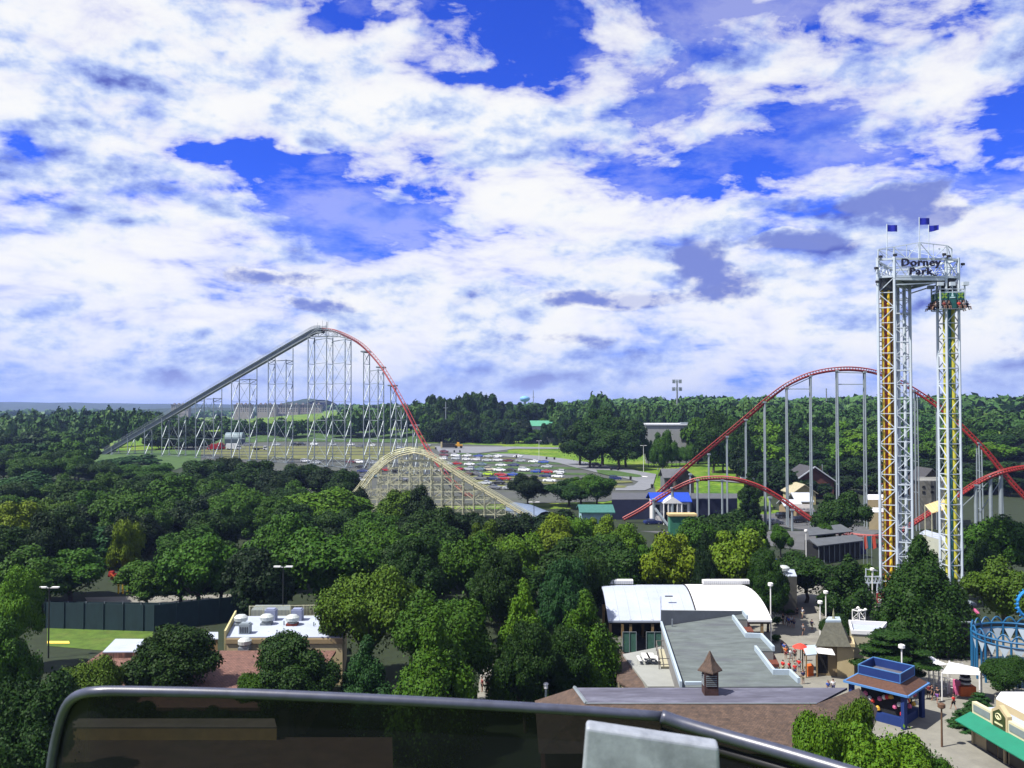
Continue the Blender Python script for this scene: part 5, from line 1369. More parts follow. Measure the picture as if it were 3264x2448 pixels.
# wreckers yard heap and yellow loader
p = G(1455, 1430); t = thing('wheel_loader', 'yellow wheel loader at the edge of the back lane', 'loader', tuple(G(1462, 1430)))
q = Vector(t.location) + Vector((0, 0, .3)); YM = mat('machine_yellow', (.55, .28, .02), .5, .2, 1)
mb = MB(); mb.box(q + Vector((0, 0, 1.5)), (4.4, 2.2, 1.2)); mb.box(q + Vector((-.3, 0, 2.7)), (1.6, 1.8, 1.3), top=.8); mb.box(q + Vector((-3.0, 0, 1.0)), (1.2, 2.6, 1.2), top=.5); mb.build('body', YM, t)
for k in (-1.4, 1.4): mb = MB(); mb.bar(q + Vector((k, -1.2, .7)), q + Vector((k, 1.2, .7)), .75, 12); mb.build('wheel', TYRE, t)
t = thing('dump_container', 'dark open container with a cream end beside the yellow loader', 'container', tuple(G(1430, 1430))); q = Vector(t.location) + Vector((0, 0, .3))
mb = MB()
mb.box(q + Vector((0, 0, 1.6)), (7, 2.4, 2.4))
for k in range(9): mb.box(q + Vector((-3.2 + k * .8, -1.24, 1.6)), (.14, .12, 2.4))
mb.build('hull', mat('container_dark', (.03, .03, .028), .8, .4, .8), t)
mb = MB(); mb.box(q + Vector((-4.0, 0, 1.9)), (1.0, 2.3, 3.2), top=.9); mb.build('end_panel', mat('container_cream', (.42, .36, .2), .7, .2, 1), t)
for bi, (u, v) in enumerate([(1389, 1434), (1448, 1444), (1466, 1444), (1646, 1461), (1742, 1466), (1767, 1467), (1849, 1485), (1948, 1501), (1970, 1502), (2010, 1531), (2078, 1557)]):
    p = G(u, v); mb = MB(); mb.lathe(p + Vector((0, 0, .35)), [(.35, 0), (.42, .1), (.45, 1.0), (.3, 1.15), (0, 1.2)], 8); o = mb.build('litter_barrel', TYRE); 
    tag(o, f'dark litter barrel, {ORD[bi]} from the left along the lane and park drive', 'barrel', 'litter barrels of the car park')

# ------------------------------------------------------------------ far buildings, masts
def wall_windows(mb, a, b, z0, z1, nx, nz, fw=.5, fh=.5, out=.06):
    """window panes set 6 cm proud on the wall a-b"""
    a = Vector(a); b = Vector(b); d = (b - a); n_ = Vector((d.y, -d.x, 0)).normalized() * out
    for i in range(nx):
        for j in range(nz):
            s0 = (i + .5 - fw / 2) / nx; s1 = (i + .5 + fw / 2) / nx; h0 = z0 + (z1 - z0) * (j + .5 - fh / 2) / nz; h1 = z0 + (z1 - z0) * (j + .5 + fh / 2) / nz
            P = a + d * s0 + n_; Q = a + d * s1 + n_
            mb.add([(P.x, P.y, h0), (Q.x, Q.y, h0), (Q.x, Q.y, h1), (P.x, P.y, h1)], [(0, 1, 2, 3)])
def windows(parent, a, b, z0, z1, nx, nz, fw=.5, fh=.5):
    for i in range(nx):
        for j in range(nz):
            a_ = Vector(a); b_ = Vector(b); d = b_ - a_; mb = MB(); wall_windows(mb, a_ + d * (i / nx), a_ + d * ((i + 1) / nx), z0 + (z1 - z0) * j / nz, z0 + (z1 - z0) * (j + 1) / nz, 1, 1, fw, fh); mb.build('window', WINM, parent)
WINM = mat('dark_window', (.02, .025, .03), .15, .1, 1, spec=.7)
BEIGE = mat('beige_render', (.30, .27, .24), .9, .12, .02)
for i, (u0, u1, D) in enumerate([(820, 880, 1500), (885, 950, 1520), (955, 1022, 1540), (545, 600, 1700), (745, 800, 1550)]):
    a = PD(u0, 1320, D); b = PD(u1, 1320, D); z0 = terrain(a.x, D); z1 = PD(u0, 1291, D).z
    t = thing('apartment_block', f"distant beige apartment block, {['third', 'fourth', 'rightmost', 'leftmost', 'second'][i]} of five behind the lift hill", 'building', ((a.x + b.x) / 2, D, z0), 'distant apartment blocks')
    mb = MB(); mb.prism([(a.x, D), (b.x, D), (b.x, D + 15), (a.x, D + 15)], z0, z1); mb.build('wall', BEIGE, t)
    mb = MB(); mb.prism([(a.x - 1, D - 1), (b.x + 1, D - 1), (b.x + 1, D + 16), (a.x - 1, D + 16)], z1, z1 + 1.2)
    for k in range(4): x = a.x + (b.x - a.x) * (k + .5) / 4; mb.box((x, D + 7, z1 + 2.5), (5, 6, 3), top=.3)
    mb.build('roof', mat('far_roof', (.12, .11, .11), .8), t)
    windows(t, (a.x, D, 0), (b.x, D, 0), z1 - 12, z1 - .5, 8, 4)
# long white warehouse
a, b = G(2065, 1401), G(2228, 1399); D = a.y
D = 400.0; a = PD(2058, 1400, D); b = PD(2225, 1400, D); z0 = terrain((a.x + b.x) / 2, D) - .5; z1 = PD(2100, 1356, D).z
t = thing('white_warehouse', 'long pale windowless warehouse behind the meadow', 'building', ((a.x + b.x) / 2, D, z0))
mb = MB(); mb.prism([(a.x, D), (b.x, D), (b.x + 6, D + 30), (a.x + 4, D + 30)], z0, z1); mb.build('wall', mat('warehouse_sheet', (.30, .31, .31), .7, .06, .1, stretch=(6, 1, .2)), t)
mb = MB(); mb.prism([(a.x - .4, D - .4), (b.x + .4, D - .4), (b.x + 6.4, D + 30.4), (a.x + 3.6, D + 30.4)], z1, z1 + .5); mb.build('roof_edge', mat('roof_white', (.42, .44, .47), .7, .08, .3), t)
mb = MB(); 
for u in (2180, 2200): q = PD(u, 1393, D - .1); mb.box(q, (2.4, .1, 4))
mb.build('door', mat('door_dark', (.03, .03, .035), .6), t)
mb = MB(); q = PD(2186, 1349, D + 8); mb.box(q, (5, 3, .8)); mb.build('roof_unit', STEEL, t)
for k in range(7):
    u = [2130, 2142, 2152, 2170, 2200, 2212, 2222][k]; v = 1417; 
    put = None
t = thing('trailer', 'dark trailer with a white stripe parked before the long warehouse', 'trailer', tuple(G(2152, 1420))); q = Vector(t.location)
mb = MB(); mb.box(q + Vector((0, 0, 2.2)), (5.5, 2.4, 3)); mb.build('body', mat('trailer_black', (.015, .015, .018), .6), t); mb = MB(); mb.box(q + Vector((.6, -1.25, 2.3)), (.8, .06, 2.6)); mb.build('stripe', WH, t); mb = MB(); mb.bar(q + Vector((1.4, -1.1, .5)), q + Vector((1.4, 1.1, .5)), .5, 10); mb.build('wheel', TYRE, t)
t = thing('camper_trailer', 'small white camper trailer parked before the long warehouse', 'trailer', tuple(G(2206, 1416))); q = Vector(t.location)
mb = MB(); mb.bar(q + Vector((0, -1.2, 1.6)), q + Vector((0, 1.2, 1.6)), 1.6, 10); mb.build('body', WH, t); mb = MB(); mb.box(q + Vector((0, -1.25, 1.7)), (1.1, .08, .8)); mb.build('window', WINM, t); mb = MB(); mb.bar(q + Vector((.1, -1.1, .3)), q + Vector((.1, 1.1, .3)), .4, 10); mb.build('wheel', TYRE, t)
# green roofed far house
D = 560
t = thing('green_roofed_house', 'far house with a long pale green roof behind the grass bank', 'house', (PD(1725, 1370, D).x, D, terrain(PD(1725, 1370, D).x, D)))
a = PD(1672, 1372, D); b = PD(1778, 1372, D); z0 = t.location.z; z1 = PD(1700, 1358, D).z; z2 = PD(1700, 1341, D).z
mb = MB(); mb.prism([(a.x, D), (b.x, D), (b.x, D + 12), (a.x, D + 12)], z0, z1); mb.build('wall', WH, t)
mb = MB(); mb.add([(a.x - 1, D - 1, z1), (b.x + 1, D - 1, z1), (b.x + 1, D + 6, z2), (a.x - 1, D + 6, z2), (b.x + 1, D + 13, z1), (a.x - 1, D + 13, z1)], [(0, 1, 2, 3), (3, 2, 4, 5), (0, 3, 5), (1, 4, 2)]); mb.build('roof', mat('green_sheet_roof', (.07, .26, .16), .6, .15, .5), t)
windows(t, (a.x, D, 0), (b.x, D, 0), z0, z1, 6, 1)
# cell mast, masts and poles
def pole(name, label, cat, u, vt, vb, D, r=.15, group=None):
    a = PD(u, vt, D); z0 = terrain(a.x, D) - .3
    t = thing(name, label, cat, (a.x, D, z0), group); mb = MB(); mb.bar((a.x, D, z0), a, r * 1.3, 8, r2=r); mb.build('shaft', STEELD, t); return t, a
t, a = pole('cell_mast', 'tall mobile phone mast with two rings of antennas on the skyline', 'mast', 2158, 1213, 0, 620, .55)
mb = MB()
for z_, R_ in ((a.z - .6, 3.0), (a.z - 6, 3.2)):
    for k in range(3):
        th_ = k * 2.094 + .3; c0 = Vector((a.x, a.y, z_)); c1 = c0 + Vector((math.cos(th_ - .5), math.sin(th_ - .5), 0)) * R_; c2 = c0 + Vector((math.cos(th_ + .5), math.sin(th_ + .5), 0)) * R_
        mb.bar(c1, c2, .14); mb.bar(c0, (c1 + c2) / 2, .14)
        for s in (0, .33, .66, 1): q = c1.lerp(c2, s); mb.box(q, (.5, .35, 2.6))
mb.build('antenna', STEEL, t)
t, a = pole('lattice_mast', 'slim dark mast on the skyline behind the red camelback', 'mast', 2634, 1238, 0, 560, .35)
mb = MB()
for k in range(10): mb.box(a - Vector((0, 0, k * 1.8 + .5)), (1.0, .6, .2))
mb.build('rung', STEELD, t)
t, a = pole('radio_mast', 'thin pale mast left of the tall skyline pole beyond the trees', 'mast', 1700, 1244, 0, 640, .22); mb = MB(); mb.box(a - Vector((0, 0, 5)), (2.4, .3, .3)); mb.build('crossarm', STEEL, t)
t, a = pole('radio_mast', 'thin pale pole with a small crossarm in front of the dark tree belt', 'mast', 1421, 1280, 0, 560, .3); mb = MB(); mb.box(a - Vector((0, 0, 4)), (3.0, .3, .3)); mb.build('crossarm', STEEL, t)
t, a = pole('radio_mast', 'thin grey mast on the skyline at the far right', 'mast', 3188, 1270, 0, 900, .3); mb = MB(); mb.box(a - Vector((0, 0, 1)), (.8, .8, 1.2)); mb.build('beacon', STEELD, t)
D = 1500; t = thing('water_tower', 'pale blue water tower dome on the skyline', 'water tower', (PD(1673, 1290, D).x, D, 15)); a = PD(1673, 1272, D); mb = MB(); mb.lathe(a - Vector((0, 0, 4)), [(0, -1), (6, 0), (9, 4), (8, 7), (4, 9), (0, 9.6)], 16); mb.build('tank', mat('tank_blue', (.16, .36, .62), .6, .1, .2), t, smooth=True); mb = MB(); mb.bar((a.x, D, 12), (a.x, D, a.z - 4), 2.2, 10); mb.build('stem', STEEL, t)
def lamp_post(u, vt, D, label, name='lamp_post', group=None, m=WH, head=.34, twin=False, dark=False, z0=None):
    a = PD(u, vt, D); zz = terrain(a.x, D) if z0 is None else z0
    t = thing(name, label, 'lamp post', (a.x, D, zz), group)
    mb = MB(); mb.bar((a.x, D, zz), (a.x, D, a.z), .1, 8, r2=.07); mb.build('post', mat('post_black', (.02, .025, .025), .6) if dark else m, t)
    mb = MB()
    if twin:
        for s in (-1, 1): mb.box((a.x + s * .8, D, a.z), (.9, .4, .16)); mb.bar((a.x, D, a.z - .1), (a.x + s * .8, D, a.z), .05)
    else: mb.lathe((a.x, D, a.z - .25), [(.16, 0), (head, .12), (head, .42), (.2, .5), (0, .52)], 12)
    mb.build('lamp_head', WH if m is WH else m, t); return t
lamp_post(1718, 1405, 420, 'tall car park lamp with a twin head beside the cone tree', twin=True)
lamp_post(2051, 1420, 350, 'tall thin lamp pole on the meadow right of the dark knoll trees', twin=True)
lamp_post(2155, 1440, 340, 'thin pole on the meadow below the round light tree', dark=True)
lamp_post(2098, 1495, 330, 'thin dark pole at the road junction', dark=True)
lamp_post(1702, 1600, 200, 'dark twin head lamp below the wooden coaster slope', twin=True, dark=True)
lamp_post(903, 1806, 118, 'tall floodlight pole with twin white heads above the cream building', twin=True, dark=True)
lamp_post(157, 1872, 112, 'twin white lamp head in front of the round tree by the orange coaster', twin=True, dark=True)
lamp_post(2456, 1863, 116, 'white post lamp right of the white barrel roof')
lamp_post(2632, 1888, 128, 'taller white post lamp on the upper plaza')
lamp_post(2614, 1920, 120, 'shorter white post lamp on the upper plaza, left of the taller one')
lamp_post(2569, 1692, 175, 'white globe lamp beside the small round tree')
lamp_post(2780, 1815, 136, 'white globe lamp at the drop tower platform')
lamp_post(2874, 2061, 95, 'white lamp rising in front of the dark spreading tree')
t = lamp_post(3001, 2250, 83, 'rusty brown lamp post with a side arm beside the bushy spruce', m=mat('rust_brown', (.10, .055, .03), .8, .3, 2))
# utility poles by the brown gabled house
for u, v, D, l in [(2621, 1480, 292, 'wooden utility pole in front of the brown gabled house'), (2760, 1540, 250, 'utility pole left of the drop tower beside the sheds')]:
    t, a = pole('utility_pole', l, 'utility pole', u, v, 0, D, .14); mb = MB(); mb.box(a - Vector((0, 0, .8)), (2.4, .15, .15)); mb.box(a - Vector((.5, 0, 1.6)), (.5, .4, .9)); mb.build('crossarm', BARK, t)
# ------------------------------------------------------------------ park buildings
def brickish(name, c1, c2, scale, mortar=.02, w=.5, h=.25, rough=.9):
    m = bpy.data.materials.new(name); m.use_nodes = True; t = m.node_tree; b = t.nodes['Principled BSDF']; b.inputs['Roughness'].default_value = rough
    tcn = node(t, 'ShaderNodeTexCoord'); br = node(t, 'ShaderNodeTexBrick'); br.inputs['Scale'].default_value = scale
    br.inputs['Color1'].default_value = (*c1, 1); br.inputs['Color2'].default_value = (*c2, 1); br.inputs['Mortar'].default_value = (c1[0] * .35, c1[1] * .35, c1[2] * .35, 1)
    br.inputs['Mortar Size'].default_value = mortar; br.inputs['Brick Width'].default_value = w; br.inputs['Row Height'].default_value = h; br.inputs['Bias'].default_value = 0
    t.links.new(tcn.outputs['Object'], br.inputs['Vector'])
    nz = node(t, 'ShaderNodeTexNoise'); nz.inputs['Scale'].default_value = 1.6; nz.inputs['Detail'].default_value = 7; nz.inputs['Roughness'].default_value = .75; t.links.new(tcn.outputs['Object'], nz.inputs['Vector'])
    mr = node(t, 'ShaderNodeMapRange'); mr.inputs['From Min'].default_value = .3; mr.inputs['From Max'].default_value = .7; mr.inputs['To Min'].default_value = .55; mr.inputs['To Max'].default_value = 1.5; t.links.new(nz.outputs[0], mr.inputs[0])
    mx = node(t, 'ShaderNodeMix', data_type='RGBA', blend_type='MULTIPLY'); mx.inputs[0].default_value = 1; t.links.new(br.outputs[0], mx.inputs[6]); t.links.new(mr.outputs[0], mx.inputs[7]); t.links.new(mx.outputs[2], b.inputs['Base Color'])
    return m
SHINGLE = brickish('brown_shingle', (.052, .034, .025), (.080, .050, .034), 1.9, .02, .5, .26)
PINKS = brickish('rose_shingle', (.10, .045, .032), (.14, .07, .05), 1.0, .02, .3, .24)
GRAVEL = mat('grey_gravel_roof', (.105, .125, .122), .95, .3, .9, dirt=.7, dirtcol=(.075, .08, .095), stretch=(.5, 1.3, 1))
FLATG = mat('violet_grey_membrane', (.085, .085, .115), .85, .3, .8, dirt=.65, dirtcol=(.22, .23, .30), stretch=(.4, 1.5, 1))
WROOF = mat('white_membrane_roof', (.36, .40, .48), .75, .08, .35, dirt=.5, dirtcol=(.25, .29, .38))
WROOF2 = mat('bright_white_vault', (.66, .67, .68), .7, .04, .3)
CREAMW = mat('cream_wall', (.46, .38, .22), .85, .08, .6, dirt=.35, dirtcol=(.30, .24, .14))
TANW = mat('tan_wall', (.26, .20, .11), .9, .1, .6)
DARKIN = mat('dark_interior', (.012, .013, .014), .9, .4, .5)  # near-black colour put in for the shade of open interiors
WPAR = mat('pale_blue_parapet', (.36, .44, .50), .7, .08, .8)
GREENM = mat('green_mesh', (.05, .13, .10), .9, .25, 2)
WOODP = mat('timber_post', (.22, .15, .07), .85, .2, 2)
def foot(pts, z): return [(PZ(u, v, z).x, PZ(u, v, z).y) for u, v in pts]
def bld(name, label, cat, pts, zr, wallm, roofm, z0=0.0, parapet=.0, pm=None, over=.0, survey=True, group=None):
    fp = foot(pts, zr) if survey else pts
    cx_ = sum(p[0] for p in fp) / len(fp); cy_ = sum(p[1] for p in fp) / len(fp)
    t = thing(name, label, cat, (cx_, cy_, z0), group)
    mb = MB(); mb.prism(fp, z0, zr - .12); mb.build('wall', wallm, t)
    mb = MB(); q = [(cx_ + (p[0] - cx_) * (1 + over), cy_ + (p[1] - cy_) * (1 + over)) for p in fp]; mb.prism(q, zr - .118, zr); mb.build('roof', roofm, t)
    if parapet > 0:
        mb = MB()
        for i in range(len(fp)):
            a, b = Vector((*fp[i], 0)), Vector((*fp[(i + 1) % len(fp)], 0)); d = (b - a)
            ang = math.atan2(d.y, d.x); mid = (a + b) / 2; mb.box((mid.x, mid.y, zr + parapet / 2 + .004 * i), (d.length + .22 - .006 * i, .22, parapet), rz=ang)
        mb.build('parapet', pm or wallm, t)
    return t, fp
def fan(u, v, z, parent, r=.75, base=None):
    p = PZ(u, v, z); mb = MB(); mb.lathe(p, [(r * .75, 0), (r * .8, .35), (r * .62, .4), (r * 1.05, .55), (r * 1.1, .95), (r * .7, 1.2), (0, 1.3)], 14)
    o = mb.build('roof_fan', mat('fan_metal', (.48, .52, .50), .5, .1, 2, metal=.2), parent)
    mb = MB(); mb.box(p + Vector((0, 0, -.0)), (r * 1.7, r * 1.7, .5)); mb.build('fan_curb', base or STEELD, o); return o
def rbox(u, v, z, parent, s=(1.3, 1.2, 1.3), m=None):
    p = PZ(u, v, z); mb = MB(); mb.box(p + Vector((0, 0, s[2] / 2)), s); mb.box(p + Vector((0, 0, s[2] + .06)), (s[0] * .8, s[1] * .8, .12)); return mb.build('roof_unit', m or mat('unit_grey', (.22, .25, .36), .6, .1, 2), parent)
# cream building with fans and rose shingle skirt roof
t, fp = bld('cream_building', 'cream walled building with a white flat roof carrying fans and boxes', 'building', [(722, 2030), (1092, 2030), (1106, 1962), (756, 1964)], 5.5, CREAMW, WROOF)
for u, v in [(768, 1992), (850, 1990), (932, 1992)]: fan(u, v, 5.5, t, base=mat('rust_red', (.16, .03, .02), .8) if u == 932 else None)
o = rbox(782, 2018, 5.5, t, (1.2, 1.1, 1.1), STEEL); mb = MB(); p = PZ(782, 2018, 5.5)
for k in range(5): mb.box(p + Vector((-.4 + k * .2, -.57, .5)), (.06, .05, .7))
mb.build('louvre', TYRE, o)
rbox(864, 1976, 5.5, t); rbox(948, 1976, 5.5, t)
mb = MB(); a, b = PZ(722, 2030, 5.5), PZ(756, 1964, 5.5); d = b - a; mid = (a + b) / 2; mb.box((mid.x - .18, mid.y, 5.1), (d.length, .2, 2.2), rz=math.atan2(d.y, d.x)); mb.build('side_parapet', mat('yellow_wall', (.50, .44, .22), .85, .08, 1), t)
mb = MB(); a, b = PZ(722, 2030, 5.5), PZ(1092, 2030, 5.5); mb.box(((a.x + b.x) / 2, a.y - .06, 5.0), (b.x - a.x + .1, .14, .5)); mb.build('cornice', TANW, t)
for u in (905, 1000, 1030): p = PZ(u, 1990 + (u % 7), 5.5); mb = MB(); mb.bar(p, p + Vector((0, 0, .5)), .08, 6); mb.build('vent_pipe', STEEL, t)
# railing behind the roof
t = thing('cream_railing', 'cream picket railing standing behind the white roof with fans', 'railing', tuple(PZ(900, 1966, 5.0)))
mb = MB(); a, b = PZ(795, 1968, 5.2), PZ(1020, 1964, 5.2); n = 52
for k in range(n + 1):
    p = a.lerp(b, k / n); thick = k % 10 == 0; mb.bar(p, p + Vector((0, 0, 1.45)), .07 if thick else .028)
for z_ in (.12, 1.4): mb.bar(a + Vector((0, 0, z_)), b + Vector((0, 0, z_)), .05)
mb.build('pickets', CREAM, t)
mb = MB(); mb.bar((a.x, a.y, 0), a, .1); mb.bar((b.x, b.y, 0), b, .1); mb.build('post', CREAM, t)
t, fp = bld('roof_shed', 'small grey roofed shed behind the cream railing', 'shed', [(800, 1945), (925, 1945), (925, 1928), (815, 1928)], 5.2, STEELD, mat('lead_roof', (.16, .19, .2), .8, .15, 1))
t, fp = bld('plant_box', 'pale blue grey plant box right of the cream railing', 'plant box', [(1004, 1955), (1032, 1955), (1032, 1938), (1004, 1938)], 5.6, mat('unit_grey', (.22, .25, .36), .6, .1, 2), WROOF)
t = thing('notice_board', 'framed notice board at the right end of the green screen fence', 'board', tuple(G(763, 1960)))
p = G(763, 1960); mb = MB(); mb.box((p.x, p.y, 2.6), (2.3, .12, 1.5)); mb.build('board', mat('board_dark', (.05, .07, .06), .7, .5, 3), t); mb = MB()
for a, b in (((-1.2, 3.4), (1.2, 3.4)), ((-1.2, 1.8), (1.2, 1.8)), ((-1.2, 0), (-1.2, 3.4)), ((1.2, 0), (1.2, 3.4))): mb.bar((p.x + a[0], p.y - .03, a[1]), (p.x + b[0], p.y - .03, b[1]), .07)
mb.build('frame', STEELD, t)
# rose shingle lower building
fp = [(PZ(330, 2082, 4.2).x, PZ(330, 2082, 4.2).y), (PZ(826, 2076, 4.2).x, PZ(826, 2076, 4.2).y), (PZ(1150, 2076, 4.2).x, PZ(1150, 2076, 4.2).y)]
t = thing('rose_shingle_building', 'low building with a wide rose brown shingle roof below the cream building', 'building', (PZ(700, 2150, 3).x, 92, 0))
yb = PZ(700, 2078, 4.2).y - .15; yf = 83.0; xl = PZ(325, 2082, 4.2).x; xr = PZ(1090, 2076, 4.2).x - .6; xr2 = PZ(880, 2312, 3.9).x
mb = MB(); mb.add([(xl, yf, 3.7), (xr2, yf, 3.7), (xr2, 86, 3.95), (xr, 86, 3.95), (xr, yb, 4.4), (xl, yb, 4.4)] + [(xl, yf, 3.4), (xr2, yf, 3.4), (xr2, 86, 3.65), (xr, 86, 3.65), (xr, yb, 4.1), (xl, yb, 4.1)],
    [(0, 1, 2, 5), (2, 3, 4, 5), (6, 11, 8, 7), (8, 11, 10, 9), (0, 6, 7, 1), (1, 7, 8, 2), (2, 8, 9, 3), (3, 9, 10, 4), (5, 11, 6, 0), (4, 10, 11, 5)]); mb.build('roof', PINKS, t)
mb = MB(); mb.prism([(xl + .3, yf + .3), (xr2 - .3, yf + .3), (xr2 - .3, 86.3), (xr - .3, 86.3), (xr - .3, yb - .3), (xl + .3, yb - .3)], 0, 3.38); mb.build('wall', TANW, t)
fan(780, 2068, 4.4, t, r=.7)
t, fp = bld('white_roofed_annex', 'small building with a white flat roof and rose wall at the left', 'building', [(327, 2078), (640, 2074), (640, 2038), (368, 2036)], 5.0, PINKS, WROOF)
t, fp = bld('tan_wing', 'low tan wing with a bright fascia seen through the tinted panel', 'building', [(200, 2318), (882, 2318), (875, 2290), (215, 2290)], 4.3, mat('tan_fascia', (.55, .38, .14), .8, .2, 1), mat('brown_roof', (.17, .14, .10), .9, .25, .8))
t, fp = bld('corner_block', 'lower brown flat block seen through the tinted panel of the wheel', 'building', [(200, 2600), (1258, 2600), (1250, 2350), (200, 2350)], 3.2, mat('brown_render', (.16, .085, .05), .9, .2, .8), mat('brown_roof_dark', (.09, .055, .035), .9, .3, .8))
t, fp = bld('timber_shed', 'small timber shed with a pale curved lid left of the cream building', 'shed', [(655, 2035), (694, 2035), (694, 2015), (660, 2015)], 4.0, WOODP, WROOF, over=.08)
# screen fence
t = thing('screen_fence', 'long dark green screen fence with a sheer face across the left lawn', 'fence', (G(450, 2005).x, G(450, 2005).y, 0))
MESH = mat('dark_green_screen', (.012, .032, .036), .9, .2, 1.2, stretch=(1, 1, .4))
a, b, c = PZ(142, 2003, 0), PZ(492, 2014, 0), PZ(745, 2010, 0); A = Vector((a.x, a.y, 0)); B = Vector((b.x, b.y, 0)); Cc = Vector((c.x, c.y + 6, 0))
mb = MB()
for p, q in ((A, B), (B, Cc)):
    d = q - p; mid = (p + q) / 2; mb.box((mid.x, mid.y, 1.9), (d.length, .08, 3.7), rz=math.atan2(d.y, d.x))
    for k in range(int(d.length / 3) + 1): w_ = p + d.normalized() * min(d.length, k * 3.0); mb.bar((w_.x, w_.y - .1, 0), (w_.x, w_.y - .1, 3.9), .07, 6)
mb.build('screen', MESH, t)
a2 = PZ(140, 1935, 0)
t = thing('screen_fence', 'far dark green screen fence parallel behind the near one', 'fence', (G(450, 1950).x, G(450, 1950).y, 0))
A = Vector((PZ(160, 1968, 0).x, PZ(160, 1968, 0).y, 0)); B = Vector((PZ(745, 1975, 0).x, PZ(745, 1975, 0).y, 0)); mb = MB(); d = B - A; mid = (A + B) / 2; mb.box((mid.x, mid.y, 1.2), (d.length, .08, 2.4), rz=math.atan2(d.y, d.x)); mb.build('screen', MESH, t)
mb = MB()
for k in range(11): w_ = A.lerp(B, k / 10); mb.bar((w_.x, w_.y - .12, 0), (w_.x, w_.y - .12, 2.5), .08, 6)
mb.build('post', STEELD, t)
# small orange coaster
t = thing('orange_coaster', 'small orange and yellow coaster track with a red car between the round trees', 'roller coaster', tuple(G(395, 1895)))
OR = mat('orange_paint', (.60, .12, .02), .5, .2, 1); D = 150
mb = MB()
for r_ in (0, .9):
    mb.tube([PD(352, 1828 + r_, D + r_), PD(366, 1840, D + r_), PD(385, 1846 + r_ * 4, D + r_), PD(402, 1838 + r_ * 4, D + r_), PD(420, 1826 + r_ * 3, D + r_), PD(440, 1824 + r_ * 3, D + r_)], .16, 6)
mb.build('track', OR, t)
mb = MB(); mb.tube([PD(384, 1845, D - .4), PD(396, 1832, D - .4), PD(412, 1826, D - .4), PD(430, 1825, D - .4)], .13, 6)
mb.build('upper_rail', YELLOW, t)
mb = MB()
for u in (378, 392, 408, 424): mb.bar(PD(u, 1844, D), (PD(u, 1844, D).x, D, 0), .14, 6)
mb.build('support', YELLOW, t)
mb = MB()
for u, v in ((356, 1832), (364, 1840), (374, 1844)): mb.box(PD(u, v - 3, D + .4), (.9, 1.1, .9), top=.7)
mb.box(PD(410, 1812, D + 2), (1.3, 1.2, .9), top=.7)
mb.build('train', RED, t)
# yellow hut at the left
t, fp = bld('yellow_hut', 'yellow flat roofed hut at the left edge beside the round tree', 'hut', [(72, 1876), (121, 1876), (121, 1858), (78, 1858)], 3.6, mat('hut_yellow', (.60, .34, .08), .8, .1, 1), mat('hut_roof', (.62, .40, .13), .8, .1, 1), over=.06)
mb = MB(); a = PZ(96, 1860, 3.6); mb.box((a.x, a.y + 1, 4.4), (4.6, 3, .5), top=.5); mb.build('canopy', mat('lead_roof', (.16, .19, .2), .8), t)
# white vault pavilion
t = thing('vaulted_pavilion', 'long open pavilion under a white barrel roof with a dark seam', 'pavilion', (22, 118, 0))
xl, xs, xr = PZ(1935, 1970, 4.5).x, PZ(2228, 1980, 4.5).x, PZ(2475, 1990, 4.5).x; y0 = PZ(2200, 1978, 4.5).y; y1 = y0 + 9.8
def vault(xa, xb, m, nm, dz=0.0, taper=0.0):
    n = 12; A = []; B = []
    for k in range(n + 1):
        s = k / n; y = y0 + (y1 - y0) * s; z = 4.5 + 2.7 * math.sin(math.pi * (s * .6 + .0)) + dz
        A.append((xa, y, z)); B.append((xb - taper * s * s * 2.0, y, z))
    mb = MB(); mb.add(A + B + [(p[0], p[1], p[2] - .25) for p in A + B], [(k, n + 1 + k, n + 2 + k, k + 1) for k in range(n)] + [(2 * n + 2 + k, 2 * n + 3 + k, 3 * n + 4 + k, 3 * n + 3 + k) for k in range(n)] + [(0, 2 * n + 2, 3 * n + 3, n + 1)] + [(n + 1 + k, 3 * n + 3 + k, 3 * n + 4 + k, n + 2 + k) for k in range(n)] + [(k + 1, 2 * n + 3 + k, 2 * n + 2 + k, k) for k in range(n)])
    return mb.build(nm, m, t, smooth=False)
vault(xl, xs - .1, WROOF, 'roof'); vault(xs + .1, xr, WROOF2, 'vault_roof', .06, .9)
mb = MB()
for i in range(1, 8):
    xx = xl + (xs - xl) * i / 8; mb.tube([(xx, y0 + (y1 - y0) * k / 12, 4.5 + 2.7 * math.sin(math.pi * k / 12 * .6) + .01) for k in range(13)], .035, 4)
mb.build('standing_seam', WROOF, t)
mb = MB(); pts = []
for k in range(13): s = k / 12; pts.append((xs, y0 + (y1 - y0) * s, 4.5 + 2.7 * math.sin(math.pi * s * .6) + .02))
mb.tube(pts, .1, 5); mb.build('roof_seam', TYRE, t)
for (ua, ub, dv) in ((1884, 2030, 0), (2250, 2412, 1)):
    mb = MB()
    a, b = PZ(ua, 1868, 7.4), PZ(ub, 1876, 7.4); n = 24
    mb.box(((a.x + b.x) / 2, y1 - .2, 7.55), (b.x - a.x, 1.0, .5))
    for k in range(n): mb.box((a.x + (b.x - a.x) * (k + .5) / n, y1 - .75, 7.55), (.1, .1, .5))
    mb.build('ridge_vent', WROOF2, t)
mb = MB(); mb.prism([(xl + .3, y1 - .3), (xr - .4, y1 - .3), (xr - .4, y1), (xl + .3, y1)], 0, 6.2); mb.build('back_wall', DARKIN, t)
for x in (xl + .3, PZ(2012, 1980, 4.5).x, 18, 23, 28, xr - 1.2):
    for y in (y0 + .3, y1 - 1.2): mb = MB(); mb.box((x, y, 2.3), (.32, .32, 4.6)); mb.build('post', WOODP, t)
